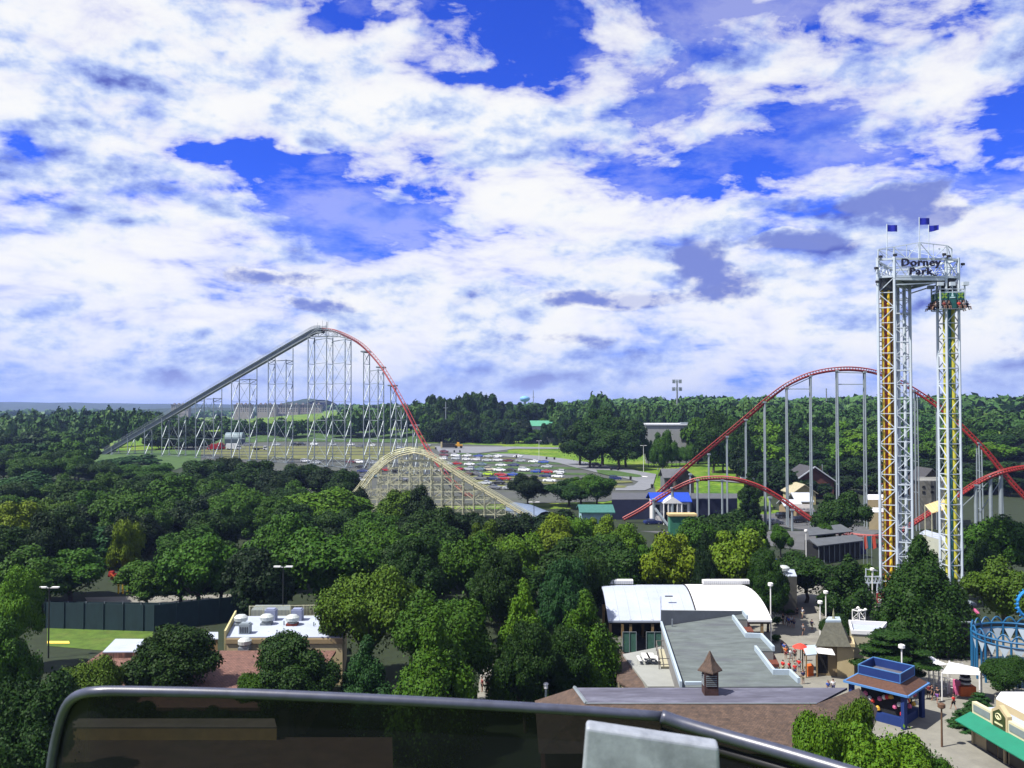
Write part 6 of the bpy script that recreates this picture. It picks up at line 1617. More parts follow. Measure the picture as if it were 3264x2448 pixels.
mb = MB(); mb.box(((xl + xr) / 2, y0 + .25, 4.2), (xr - xl - .4, .25, .35)); mb.build('eave_beam', mat('dark_beam', (.04, .035, .03), .8), t)
p = PZ(2132, 1996, 6.4); mb = MB(); mb.box((PD(2132, 1918, y0 + 3).x, y0 + 3, 6.95), (1.0, .2, .12)); mb.build('roof_slot', TYRE, t)
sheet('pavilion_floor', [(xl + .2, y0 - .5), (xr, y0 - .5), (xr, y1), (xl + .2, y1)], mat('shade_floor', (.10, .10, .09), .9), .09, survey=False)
# grey gravel roofed building
zg = 6.5
P_ = foot([(2108, 1996), (2170, 2190), (2560, 2188), (2545, 2177), (2518, 2151), (2467, 2150), (2409, 2074), (2465, 2075), (2427, 2034), (2379, 2032), (2337, 1974), (2382, 1974), (2368, 1957)], zg)
t = thing('gravel_roof_building', 'large building with a grey gravel roof and stepped pale parapets', 'building', (P_[0][0] + 5, 92, 0))
mb = MB(); mb.prism(P_, 0, zg - .15); mb.build('wall', mat('grey_render', (.20, .20, .19), .9, .1, 1), t)
mb = MB(); mb.prism(P_, zg - .148, zg); mb.build('roof', GRAVEL, t)
par = foot([(2361, 1955), (2384, 1986)], zg + .6)
def par_run(pts, h, w, m, nm='parapet', z=zg):
    mb = MB()
    for i in range(len(pts) - 1):
        a = Vector((*pts[i], 0)); b = Vector((*pts[i + 1], 0)); d = b - a; mid = (a + b) / 2
        mb.box((mid.x, mid.y, z + h / 2 + .003 * i), (d.length + w - .004 * i, w, h), rz=math.atan2(d.y, d.x))
    return mb.build(nm, m, t)
par_run([P_[12], P_[11]], .5, .25, WPAR); par_run([P_[10], P_[9], P_[8], P_[7]], .5, .25, WPAR); par_run([P_[6], P_[5], P_[4], P_[3]], .5, .25, WPAR)
par_run([P_[0], P_[1]], .55, .22, WPAR)
a = Vector((*P_[0], zg)); b = Vector((*P_[12], zg)); mb = MB()   # tapering back wall
h0 = PD(2105, 1945, a.y + .2).z - zg; h1 = .35
mb.add([(a.x, a.y + .1, zg - .2), (b.x, b.y, zg - .2), (b.x, b.y, zg + h1), (a.x, a.y + .1, zg + h0), (a.x, a.y + .4, zg - .2), (b.x, b.y + .3, zg - .2), (b.x, b.y + .3, zg + h1), (a.x, a.y + .4, zg + h0)],
       [(0, 1, 2, 3), (5, 4, 7, 6), (3, 2, 6, 7), (0, 3, 7, 4), (1, 5, 6, 2)]); mb.build('back_parapet', mat('grey_parapet', (.20, .21, .21), .9, .12, 1), t)
mb = MB(); mb.bar((a.x, a.y + .2, zg), (a.x, a.y + .2, zg + h0 + 1.6), .04); mb.bar((a.x + 1.2, a.y - .3, zg), (a.x + 1.2, a.y - .3, zg + .9), .1); mb.build('roof_rod', STEELD, t)
for q in ([(2352, 1978), (2384, 1981), (2403, 2013), (2380, 2013)], [(2420, 2076), (2464, 2078), (2484, 2117), (2450, 2117)]):
    f_ = foot(q, 5.6); mb = MB(); mb.prism(f_, 5.3, 5.6); mb.build('side_roof', mat('rust_shingle', (.12, .035, .02), .9, .3, 3), t)
    mb = MB(); mb.bar((f_[2][0], f_[2][1], 0), (f_[2][0], f_[2][1], 5.3), .09); mb.bar((f_[1][0], f_[1][1], 0), (f_[1][0], f_[1][1], 5.3), .09); mb.build('post', WOODP, t)
# terrace left of it
tz = 4.6; f_ = foot([(1985, 2085), (2062, 2070), (2110, 2060), (2166, 2188), (2065, 2188)], tz)
t = thing('raised_terrace', 'raised concrete terrace with a ramp and picnic tables left of the gravel roof', 'terrace', (f_[0][0] + 2, f_[0][1] - 5, 0))
mb = MB(); mb.prism(f_, 0, tz); mb.build('slab', mat('terrace_concrete', (.26, .27, .25), .9, .1, .5, dirt=.4, dirtcol=(.18, .19, .18)), t)
mb = MB(); A, B = PZ(2092, 2074, tz), PZ(2125, 2074, tz); E, F_ = PZ(2101, 2133, tz), PZ(2136, 2133, tz)
for p, q in ((A, B), (A, E), (E, F_)):
    for h in (.5, 1.1): mb.bar(p + Vector((0, 0, h)), q + Vector((0, 0, h)), .05)
for p in (A, B, E, F_, (A + E) / 2, (A + B) / 2): mb.bar(p, p + Vector((0, 0, 1.1)), .06)
mb.build('ramp_rail', mat('rail_brown', (.12, .11, .10), .7), t)
mb = MB(); mb.prism([(A.x + .2, A.y - .1), (B.x - .05, B.y - .1), (F_.x - .05, F_.y + .1), (E.x + .2, E.y + .1)], tz + .01, tz + .22); mb.build('ramp', mat('ramp_buff', (.36, .34, .24), .9, .12, 1), t)
for i, (u, v) in enumerate([(2058, 2106), (2074, 2106)]):
    p = PZ(u, v + 6, tz); t2 = thing('picnic_table', ['left', 'right'][i] + ' one of two pale picnic tables on the raised terrace', 'picnic table', tuple(p), 'picnic tables on the terrace')
    mb = MB(); mb.box(p + Vector((0, 0, .74)), (.75, 1.9, .06)); mb.build('table_top', WH, t2)
    for s in (-1, 1): mb = MB(); mb.box(p + Vector((s * .7, 0, .44)), (.28, 1.9, .05)); mb.build('bench', WH, t2)
    mb = MB()
    for s in (-.7, .7): mb.bar(p + Vector((-.75, s, 0)), p + Vector((.3, s, .74)), .04); mb.bar(p + Vector((.75, s, 0)), p + Vector((-.3, s, .74)), .04); mb.bar(p + Vector((-.7, s, .4)), p + Vector((.7, s, .4)), .03)
    mb.build('leg_frame', STEELD, t2)
for u0, u1, l in [(1985, 2028, 'grey green mesh gate left of the pavilion opening'), (2060, 2112, 'dark green mesh screen below the pavilion eave')]:
    p, q = PD(u0, 2050, y0 - 2), PD(u1, 2046, y0 - 2); t2 = thing('mesh_gate', l, 'gate', ((p.x + q.x) / 2, p.y, 0)); mb = MB(); mb.box(((p.x + q.x) / 2, p.y, 2.3), (q.x - p.x, .06, 2.5)); mb.build('mesh', GREENM, t2)
    mb = MB()
    for x in (p.x, q.x, (p.x + q.x) / 2): mb.bar((x, p.y - .06, 0), (x, p.y - .06, 3.6), .05)
    mb.bar((p.x, p.y - .06, 3.58), (q.x, p.y - .06, 3.58), .04); mb.build('frame', STEEL, t2)
# gable shed at the lower left of the terrace
zr = 4.4; a = PZ(1975, 2068, zr); b = PZ(2062, 2186, zr - .6)
t = thing('gable_shed', 'dark open shed under a brown shingle slope beside the terrace', 'shed', (a.x, a.y - 6, 0))
mb = MB(); X0, X1 = PZ(1955, 2130, 3).x, PZ(2062, 2186, 3.8).x
mb.add([(X0 - .5, 90.5, 3.9), (X1 - .8, 86.0, 3.7), (X1 + .1, 88, 4.5), (a.x, a.y, 4.5), (X0 - .5, 90.5, 3.7), (X1 - .8, 86, 3.5), (X1 + .1, 88, 4.3), (a.x, a.y, 4.3)], [(0, 1, 2, 3), (7, 6, 5, 4), (0, 4, 5, 1), (1, 5, 6, 2), (2, 6, 7, 3), (3, 7, 4, 0)]); mb.build('roof', SHINGLE, t)
mb = MB(); mb.bar((X0 - .3, 90.2, 0), (X0 - .3, 90.2, 3.8), .12); mb.bar((X1 - 1.2, 86.4, 0), (X1 - 1.2, 86.4, 3.6), .14); mb.bar((X0, 90, 3.5), (X1 - 1, 86.3, 3.35), .14); mb.build('post', mat('buff_post', (.34, .30, .19), .8, .1, 1), t)
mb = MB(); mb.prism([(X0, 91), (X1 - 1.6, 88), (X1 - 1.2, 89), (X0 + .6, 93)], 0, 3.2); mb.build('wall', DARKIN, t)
# long shingle roof building nearest the wheel
zt2 = 8.0
ya = PZ(1835, 2192, zt2).y; yb2 = PZ(1860, 2243, zt2).y; xl = PZ(1835, 2210, zt2).x; xr = PZ(2640, 2205, zt2).x
t = thing('shingle_roof_building', 'long brown shingle roofed building with a cupola just beyond the wheel', 'building', (15, 70, 0))
xg = PZ(1868, 2240, zt2).x; xh = PZ(2520, 2240, zt2).x; ye = 66.5; ze = 5.9
mb = MB(); mb.add([(xl, ya, zt2), (xr + 2, ya, zt2), (xh + 2, yb2, zt2), (xg, yb2, zt2), (xl, ya, zt2 - .2), (xr + 2, ya, zt2 - .2), (xh + 2, yb2, zt2 - .2), (xg, yb2, zt2 - .2)], [(0, 3, 2, 1), (4, 5, 6, 7), (0, 1, 5, 4)]); mb.build('flat_roof', FLATG, t)
xe0 = PZ(1705, 2240, ze).x; 
mb = MB(); mb.add([(xg, yb2, zt2 - .02), (xh + 2, yb2, zt2 - .02), (xh + 4, ye, ze), (xe0, ye, ze), (xl, ya, zt2 - .02), (xe0, ya + 3, ze), (xr + 3, ya, zt2 - .02), (xr + 5, ya + 1, ze)],
    [(3, 2, 1, 0), (5, 3, 0, 4), (2, 7, 6, 1)]); mb.build('shingle_slope', SHINGLE, t)
mb = MB(); mb.tube([(xl, ya, zt2 + .03), (xg, yb2, zt2 + .03)], .16, 5); mb.tube([(xg, yb2, zt2 + .03), (xh + 2, yb2, zt2 + .03)], .06, 5); mb.build('ridge_flashing', STEELD, t)
mb = MB(); mb.prism([(xe0 + .5, ye + .5), (xh + 3, ye + .5), (xr + 4, ya), (xe0 + .5, ya + 2)], 0, ze - .05); mb.build('wall', mat('dark_red_wall', (.10, .03, .025), .9, .3, 1), t)
mb = MB(); cu_ = PZ(2265, 2213, zt2); w_ = 1.05
mb.box((cu_.x, cu_.y + .2, zt2 + .95), (1.15, 1.15, 1.9)); cup = mb.build('cupola', mat('cupola_wall', (.05, .025, .022), .9, .35, 3), t)
mb = MB(); mb.lathe((cu_.x, cu_.y + .2, zt2 + 1.88), [(1.05, 0), (1.03, .08), (.5, .75), (.04, 1.65)], 4); mb.build('cupola_roof', SHINGLE, cup)
o = cup.children[0]
mb = MB()
for k in range(6): mb.box((cu_.x - .6, cu_.y + .2, zt2 + .8 + k * .16), (.06, .9, .06)); mb.box((cu_.x, cu_.y - .4, zt2 + .8 + k * .16), (.9, .06, .05))
mb.build('louvre', STEELD, cup)
mb = MB(); p = PZ(2215, 2183, zt2); mb.box(p + Vector((0, 0, .15)), (1.7, .25, .25)); mb.build('roof_pipe', WPAR, t)
p = PZ(1740, 2184, 5.0); t = thing('roof_fan', 'small white round ventilator at the left end of the shingle roof building', 'ventilator', tuple(p)); mb = MB(); mb.lathe(p, [(.2, -.3), (.2, .05), (.28, .1), (.15, .25), (0, .28)], 10); mb.build('cap', WH, t); mb = MB(); mb.bar((p.x, p.y, 0), (p.x, p.y, p.z - .25), .12, 8); mb.build('duct', STEEL, t)
sheet('wood_path', [(1535, 2120), (1600, 2110), (1610, 2230), (1520, 2230)], CONC, .06)
# grey building with roof ventilators left of the dark round tree
t, fp = bld('grey_hall', 'dark grey hall with a white roof edge and drum ventilators', 'building', [(2446, 1822), (2500, 1836), (2540, 1836), (2530, 1812), (2446, 1800)], 6.0, mat('dark_grey_wall', (.07, .07, .06), .9, .2, 1), WROOF)
fan(2466, 1822, 6.0, t, .9); fan(2496, 1828, 6.0, t, .9)
t = thing('blue_umbrella', 'large blue parasol dome behind the roof ventilators', 'parasol', (PD(2471, 1800, 150).x, 150, 0))
p = PD(2471, 1796, 150); mb = MB(); mb.lathe(p, [(1.35, -.35), (1.3, -.1), (.8, .45), (.15, .75), (0, .9)], 12); mb.build('canopy', mat('blue_canvas', (.01, .09, .45), .7, .15, 1), t); mb = MB(); mb.bar((p.x, 150, 0), p, .08, 6); mb.build('pole', STEEL, t)
# fence panels on upper plaza
# long grey roof hall right of the service road
zr = 4.6; t = thing('long_grey_hall', 'long low hall with a grey two step roof and dark open front', 'building', (PZ(2660, 1730, 3).x, PZ(2660, 1740, 3).y, 0))
A = PZ(2572, 1720, zr); B = PZ(2715, 1695, zr); Cq = PZ(2755, 1722, 3.6); Dq = PZ(2605, 1742, 3.6); 
bk = Vector((1.2, 5.5, 0))
mb = MB(); up_ = PZ(2597, 1704, 5.4); ur = PZ(2712, 1696, 5.4)
def slab(mb, q, th=.2): mb.add(q + [(p[0], p[1], p[2] - th) for p in q], [(0, 1, 2, 3), (7, 6, 5, 4), (0, 4, 5, 1), (1, 5, 6, 2), (2, 6, 7, 3), (3, 7, 4, 0)])
a0 = PZ(2607, 1740, 3.8); a1 = PZ(2757, 1722, 3.8); b1 = PZ(2725, 1704, 4.6); b0 = PZ(2578, 1718, 4.6)
slab(mb, [tuple(a0), tuple(a1), tuple(b1), tuple(b0)])
c0 = b0 + Vector((.3, .8, .6)); c1 = b1 + Vector((0, .8, .6)); slab(mb, [tuple(c0), tuple(c1), tuple(c1 + Vector((-1.0, 4.5, .9))), tuple(c0 + Vector((1.2, 4.5, .9)))])
mb.build('roof', mat('dark_sheet_roof', (.085, .095, .105), .8, .15, .7), t)
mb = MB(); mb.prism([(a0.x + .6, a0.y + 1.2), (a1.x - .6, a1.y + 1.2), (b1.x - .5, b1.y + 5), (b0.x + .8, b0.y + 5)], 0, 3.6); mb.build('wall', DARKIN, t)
mb = MB()
for k in range(9): p = Vector((a0.x, a0.y, 0)).lerp(Vector((a1.x, a1.y, 0)), (k + .3) / 9.2); mb.bar((p.x, p.y + .4, 0), (p.x, p.y + .4, 3.7), .09)
mb.build('post', STEELD, t)
mb = MB(); p = PZ(2740, 1745, 1.5); mb.box((p.x, p.y - .2, 1.5), (2.6, .2, 2.8)); mb.build('banner_wall', mat('banner_navy', (.01, .012, .06), .8), t)
for i, (u, c_, cn) in enumerate([(2759, (.62, .09, .05), 'orange red'), (2770, (.02, .16, .24), 'teal'), (2785, (.62, .09, .05), 'orange red')]):
    D = 168 - i; a = PD(u, 1712, D); b = PD(u, 1752, D)
    t = thing('feather_banner', f"{cn} hanging banner, {['leftmost', 'middle', 'rightmost'][i]} of three at the right end of the long grey hall", 'banner', (a.x, D, 0), 'banners at the hall end')
    mb = MB(); mb.add([(a.x - .35, D, a.z), (a.x + .3, D + .05, a.z + .2), (a.x + .5, D, b.z + .4), (a.x - .1, D + .1, b.z), (a.x - .35, D + .06, a.z), (a.x + .3, D + .11, a.z + .2), (a.x + .5, D + .06, b.z + .4), (a.x - .1, D + .16, b.z)], [(0, 3, 2, 1), (4, 5, 6, 7), (0, 1, 5, 4), (1, 2, 6, 5), (2, 3, 7, 6), (3, 0, 4, 7)]); mb.build('cloth', mat('banner_' + cn.replace(' ', '_'), c_, .8, .12, 1), t)
    mb = MB(); mb.bar((a.x - .4, D, 0), (a.x - .4, D, a.z + .3), .05, 6); mb.build('pole', STEEL, t)
# sheds with white roofs
def gabled(name, label, u0, u1, ve, D, dep, he, hr, wm, rm, z0=None, axis='y', win=0, cat='house'):
    """house whose gable faces us (axis y) or whose eave faces us (axis x); eave row ve at distance D"""
    a = PD(u0, ve, D); b = PD(u1, ve, D); zz = terrain(a.x, D) if z0 is None else z0; ze_ = a.z; zr_ = ze_ + hr
    t = thing(name, label, cat, ((a.x + b.x) / 2, D, zz)); m = (a.x + b.x) / 2
    mb = MB(); mb.prism([(a.x, D), (b.x, D), (b.x, D + dep), (a.x, D + dep)], zz - .2, ze_)
    if axis == 'y': mb.add([(a.x, D, ze_), (b.x, D, ze_), (m, D, zr_), (a.x, D + dep, ze_), (b.x, D + dep, ze_), (m, D + dep, zr_)], [(0, 1, 2), (5, 4, 3)])
    mb.build('wall', wm, t)
    mb = MB(); o_ = .6; th = .22
    if axis == 'y':
        for s, xe in ((-1, a.x), (1, b.x)):
            q = [(m, D - o_, zr_ + .15), (m, D + dep + o_, zr_ + .15), (xe + s * o_, D + dep + o_, ze_ - .25), (xe + s * o_, D - o_, ze_ - .25)]
            slab(mb, q, th)
    else:
        slab(mb, [(a.x - o_, D - o_, ze_), (b.x + o_, D - o_, ze_), (b.x + o_, D + dep / 2, zr_), (a.x - o_, D + dep / 2, zr_)], th)
        slab(mb, [(a.x - o_, D + dep / 2 + .02, zr_), (b.x + o_, D + dep / 2 + .02, zr_), (b.x + o_, D + dep + o_, ze_), (a.x - o_, D + dep + o_, ze_)], th)
    mb.build('roof', rm, t)
    if win:
        for k in range(win):
            mb = MB(); wall_windows(mb, (a.x + (b.x - a.x) * k / win, D, 0), (a.x + (b.x - a.x) * (k + 1) / win, D, 0), zz + (ze_ - zz) * .35, ze_ - .3, 1, 1, .45, .7); mb.build('window', WINM, t)
    return t, a, b, zz
BRW = mat('brown_boards', (.085, .035, .025), .9, .25, 1.2); SHW = mat('pale_sheet_roof', (.40, .43, .47), .7, .08, .6)
t, a, b, zz = gabled('brown_gabled_house', 'brown boarded house whose white edged gable faces the park', 2534, 2658, 1533, 285, 14, 0, 4.4, BRW, mat('dark_felt_roof', (.05, .05, .055), .85), win=3)
mb = MB(); m_ = (a.x + b.x) / 2
for xe in (a.x - .6, b.x + .6): mb.bar((m_, 284.3, a.z + 4.62), (xe, 284.3, a.z - .2), .24)
mb.build('barge_board', SHW, t)
mb = MB(); mb.box((m_, 284.6, a.z - 1.2), (6.0, .5, 1.2)); mb.build('balcony', mat('red_boards', (.14, .03, .02), .9), t)
gabled('yellow_shed', 'small yellow gabled shed in front of the brown house', 2528, 2600, 1570, 270, 10, 0, 2.4, mat('yellow_boards', (.36, .32, .16), .85, .1, 1), mat('buff_roof', (.33, .30, .20), .8), win=1, cat='shed')
gabled('white_roof_shed', 'tallest white roofed shed left of the flat topped tree', 2540, 2586, 1598, 252, 7, 0, 2.2, CREAMW, SHW, axis='x', cat='shed')
gabled('white_roof_shed', 'low shed with a bright white lean roof crossed by the red track', 2504, 2552, 1612, 247, 6, 0, 1.5, TANW, SHW, axis='x', cat='shed')
gabled('grey_roof_shed', 'lowest buff shed with a grey roof right of the low white shed', 2544, 2590, 1628, 243, 6, 0, 1.5, TANW, mat('grey_shed_roof', (.24, .23, .22), .8), axis='x', cat='shed')
t, fp = bld('white_flat_shed', 'upper white roofed buff shed left of the drop tower', 'shed', [(2762, 1592), (2832, 1592), (2832, 1576), (2762, 1576)], 5.6, CREAMW, WROOF2, z0=0)
t, fp = bld('white_flat_shed', 'lower white roofed buff shed left of the drop tower', 'shed', [(2770, 1632), (2835, 1632), (2835, 1618), (2770, 1618)], 4.6, CREAMW, WROOF2, z0=0)
t = thing('plank_fence', 'slanting cream plank fence left of the drop tower', 'fence', tuple(G(2790, 1665))); A = G(2766, 1640); B = G(2818, 1700); mb = MB(); d = B - A
for k in range(28):
    p = A.lerp(B, k / 28); mb.box((p.x, p.y, 1.0), (d.length / 28 * .92, .08, 2.0 + .05 * (k % 2)), rz=math.atan2(d.y, d.x))
mb.build('boards', mat('cream_boards', (.34, .32, .22), .85, .15, 1), t)
# stone faced tower ruin and house between the towers
t, fp = bld('stone_show_building', 'grey rough stone show building between the drop tower legs', 'building', [(2925, 1533), (3025, 1533), (3025, 1520), (2925, 1520)], 12.5, mat('rough_stone', (.17, .165, .14), .95, .35, .9, bump=.4), mat('stone_top', (.2, .2, .18), .9, .2, 1), z0=0)
mb = MB()
for u in (2944, 2972):
    for v in (1552, 1569): q = PZ(u, v, 12.5); p = PD(u, v, fp[0][1]); mb.box((p.x, fp[0][1] - .05, p.z), (.7, .12, .6))
mb.build('opening', DARKIN, t)
gabled('old_stone_house', 'dark old house with pale window frames above the stone building', 2940, 3000, 1530, 240, 8, 0, 3.0, mat('dark_stone', (.05, .045, .04), .95, .4, 1), mat('dark_felt_roof', (.05, .05, .055), .85), win=3)
t = thing('tan_awning', 'slanting tan canvas awning with pale ribs between the tower legs', 'awning', tuple(G(2985, 1680))); a = PD(2948, 1610, 190); b = PD(3005, 1590, 188); c = PD(3030, 1618, 186); d = PD(2970, 1635, 188)
mb = MB(); slab(mb, [tuple(d), tuple(c), tuple(b), tuple(a)], .12); mb.build('canvas', mat('tan_canvas', (.50, .38, .18), .8, .12, 1), t)
mb = MB()
for s in (0, .25, .5, .75, 1): mb.bar(a.lerp(b, s) + Vector((0, 0, .08)), d.lerp(c, s) + Vector((0, 0, .08)), .07)
for p in (a, b, c, d): mb.bar((p.x, p.y, 0), p, .08)
mb.build('frame', CREAM, t)
t, fp = bld('pale_block', 'pale cream low wall block behind the tall conical tree', 'building', [(2930, 1700), (3035, 1730), (3040, 1715), (2950, 1688)], 4.0, mat('pale_wall', (.40, .42, .34), .85, .1, .8), WROOF)
# blue roofed house, booths and dark hall
t, a, b, zz = gabled('blue_roofed_house', 'small white house with a bright blue roof under the red tracks', 2082, 2198, 1598, 238, 9, 0, 2.0, WH, mat('bright_blue_roof', (.01, .05, .38), .6, .12, 1), axis='x', win=4)
mb = MB(); m_ = (a.x + b.x) / 2 - .2; zt3 = a.z + 1.6
mb.add([(m_ - 2.6, 234.6, a.z - .2), (m_ + 2.6, 234.6, a.z - .2), (m_, 234.6, zt3), (m_ - 2.6, 238, a.z - .2), (m_ + 2.6, 238, a.z - .2), (m_, 239, zt3)], [(0, 1, 2), (2, 1, 4, 5), (0, 2, 5, 3)]); mb.build('porch_gable', WH, t)
for s in (-2.4, -1.2, 1.2, 2.4): mb = MB(); mb.bar((m_ + s, 234.8, zz), (m_ + s, 234.8, a.z - .2), .16, 6); mb.build('porch_column', WH, t)
mb = MB(); mb.box((m_, 237.8, zz + 1.4), (4.4, .2, 2.6)); mb.build('doorway', DARKIN, t)
t, fp = bld('dark_flat_hall', 'long dark flat roofed hall behind the blue roofed house', 'building', [(1950, 1592), (2260, 1590), (2350, 1588), (2350, 1573), (1950, 1570)], 6.0, mat('navy_wall', (.015, .02, .05), .9, .2, 1), mat('asphalt_roof', (.075, .08, .09), .9, .2, .5), z0=0)
gabled('ticket_booth', 'grey roofed booth with a dark gable beyond the crossing of the red tracks', 2118, 2186, 1522, 285, 8, 0, 2.6, mat('booth_wall', (.12, .13, .14), .85, .15, 1), mat('booth_roof', (.10, .105, .115), .85, .15, 1), axis='x', win=2, cat='booth')
gabled('booth', 'dark gabled booth adjoining the grey roofed booth', 2152, 2212, 1518, 281, 6, 0, 2.4, mat('dark_stone', (.05, .045, .04), .95), mat('asphalt_roof', (.075, .08, .09), .9), win=2, cat='booth')
t = thing('green_bus_shelter', 'long green panelled tram shelter with a tan roof under the red tracks', 'shelter', tuple(G(2170, 1690))); a = PD(2136, 1645, 215); b = PD(2218, 1648, 215)
mb = MB(); mb.prism([(a.x - .3, 214.6), (b.x + .3, 214.6), (b.x + .3, 218.2), (a.x - .3, 218.2)], a.z, a.z + .5); mb.build('roof', mat('tan_canvas', (.50, .38, .18), .8), t)
mb = MB(); mb.prism([(a.x, 215), (b.x, 215), (b.x, 218), (a.x, 218)], 0, a.z - .02); mb.build('panel', mat('green_panels', (.03, .15, .09), .8, .25, 1), t)
t, a, b, zz = gabled('teal_walled_shed', 'pale teal corrugated shed end among the bright tree crowns', 1855, 1952, 1632, 200, 9, 0, 1.2, mat('teal_sheet', (.26, .42, .44), .7, .1, .6, stretch=(8, 1, .2)), mat('dark_teal_roof', (.04, .14, .12), .7), axis='x', cat='shed')
# crenel wall left of the flags: blue ride hut etc.
# mansard booth
zr = 6.0; top = foot([(2631, 1984), (2681, 1984), (2676, 1972), (2640, 1972)], zr); ez = 3.7; eav = foot([(2598, 2060), (2712, 2062), (2706, 2030), (2618, 2030)], ez)
t = thing('mansard_booth', 'booth with a steep olive mansard roof and a small spire', 'booth', ((eav[0][0] + eav[1][0]) / 2, eav[0][1] + 2, 0))
mb = MB(); V = [(x, y, ez) for x, y in eav] + [(x, y, zr) for x, y in top]; mb.add(V, [(0, 1, 5, 4), (1, 2, 6, 5), (2, 3, 7, 6), (3, 0, 4, 7), (4, 5, 6, 7), (3, 2, 1, 0)]); mb.build('mansard_roof', mat('olive_shingle', (.085, .085, .065), .95, .3, 3), t)
mb = MB(); mb.prism([(x, y) for x, y in top], zr + .004, zr + .25); mb.build('roof_cap', WPAR, t)
mb = MB(); cx_, cy_ = sum(p[0] for p in top) / 4, sum(p[1] for p in top) / 4; mb.lathe((cx_, cy_, zr + .2), [(.25, 0), (.12, .3), (.14, .5), (.02, 1.3)], 8); mb.build('spire', mat('old_brass', (.2, .2, .12), .6), t)
e2 = [(x * .97 + (eav[0][0] + eav[1][0]) / 2 * .03, y + .3) for x, y in eav]; mb = MB(); mb.prism([(e2[0][0] + .4, e2[0][1] + .5), (e2[1][0] - .3, e2[1][1] + .5), (e2[2][0] - .2, e2[2][1]), (e2[3][0] + .2, e2[3][1])], 0, ez - .02); mb.build('wall', TANW, t)
mb = MB(); a = PZ(2600, 2064, 3.5); b = PZ(2655, 2070, 3.5)
for k in range(12): q = a.lerp(b, k / 12); mb.box((q.x, q.y - .5, 3.3), (.12, 1.1, .06), R=Matrix.Rotation(.4, 3, 'X'))
mb.build('awning', WH, t)
mb = MB(); mb.box((a.x + 1.6, a.y + .55, 1.5), (2.4, .1, 2.3)); mb.build('counter_opening', DARKIN, t)
# flat white roofs behind it
t, fp = bld('white_roofed_cafe', 'low building with white rimmed flat roofs beside the mansard booth', 'building', [(2716, 2020), (2800, 2024), (2824, 1994), (2708, 1988)], 4.4, mat('buff_wall', (.33, .31, .22), .85, .1, 1), WROOF, parapet=.45, pm=WROOF2)
t, fp = bld('tan_porch', 'small cream porch block with a rusty roof patch in front of the white rimmed roofs', 'porch', [(2668, 2060), (2722, 2062), (2716, 2038), (2660, 2034)], 3.6, CREAMW, mat('rusty_patch', (.42, .36, .28), .8, .2, 1, dirt=.9, dirtcol=(.35, .17, .03)), parapet=.35, pm=CREAMW)
# white lattice pylon
t = thing('small_lattice_pylon', 'short white lattice pylon behind the white rimmed roofs', 'pylon', (PD(2738, 1985, 118).x, 118, 0)); c4 = sq(PD(2738, 1985, 118).x, 118, 1.15, rad(30))
zt4 = PD(2738, 1945, 118).z; lattice(c4, 0, zt4, 1.1, .07, .045, WH, t, 'lattice'); mb = MB()
for c in c4[:3]: mb.lathe((c.x, c.y, zt4), [(.2, 0), (.24, .15), (.1, .3), (0, .3)], 8)
mb.build('lamp', WH, t)
# red parasol and orange booth
p = PD(2551, 2056, 107); t = thing('red_parasol', 'red parasol standing on the plaza beside the orange booth', 'parasol', (p.x, 107, 0)); mb = MB(); mb.lathe(p, [(.95, -.28), (.9, -.2), (.5, .05), (0, .25)], 10); mb.build('canopy', mat('red_canvas', (.65, .05, .03), .7, .15, 1), t); mb = MB(); mb.bar((p.x, 107, 0), p, .05, 6); mb.build('pole', STEEL, t)
t = thing('orange_booth', 'small booth on timber posts with a white canvas roof and orange counter', 'booth', tuple(G(2580, 2125))); a = PZ(2558, 2058, 2.9); b = PZ(2602, 2055, 2.9); c = PZ(2604, 2085, 2.7); d = PZ(2570, 2088, 2.7)
mb = MB(); slab(mb, [tuple(d), tuple(c), tuple(b), tuple(a)], .12); mb.build('roof', WPAR, t)
mb = MB()
for p in (a, b, c, d): mb.bar((p.x, p.y, 0), (p.x, p.y, 2.7), .09)
mb.build('post', WOODP, t); mb = MB(); mb.prism([(d.x + .3, d.y + .3), (c.x - .3, c.y + .3), (c.x - .3, c.y + 1.2), (d.x + .3, d.y + 1.2)], 0, 1.3); mb.build('counter', mat('orange_counter', (.55, .12, .02), .7, .2, 2), t)
# blue kiosk
ke = 3.5; K = foot([(2690, 2171), (2894, 2221), (2962, 2178)], ke); K.append((K[0][0] + K[2][0] - K[1][0], K[0][1] + K[2][1] - K[1][1]))
kc = (sum(p[0] for p in K) / 4, sum(p[1] for p in K) / 4)
t = thing('blue_kiosk', 'blue kiosk with a brown skirt roof and a raised blue roof box', 'kiosk', (kc[0], kc[1], 0))
def inset(f): return [(kc[0] + (p[0] - kc[0]) * f, kc[1] + (p[1] - kc[1]) * f) for p in K]
BLUE = mat('kiosk_blue', (.010, .03, .14), .6, .12, 1); BLUEL = mat('kiosk_trim_blue', (.07, .19, .42), .6, .08, 1)
I = inset(.66); mb = MB(); V = [(*p, ke) for p in K] + [(*p, ke + .75) for p in I]; mb.add(V, [(0, 1, 5, 4), (1, 2, 6, 5), (2, 3, 7, 6), (3, 0, 4, 7), (3, 2, 1, 0), (4, 5, 6, 7)]); mb.build('skirt_roof', mat('rust_brown_shingle', (.085, .042, .028), .9, .25, 4), t)
def ring(mb, q, z, r):
    for i in range(4): mb.bar((*q[i], z), (*q[(i + 1) % 4], z), r)
mb = MB(); ring(mb, K, ke - .02, .13); mb.build('eave_trim', BLUEL, t)
I2 = inset(.64)
mb = MB()
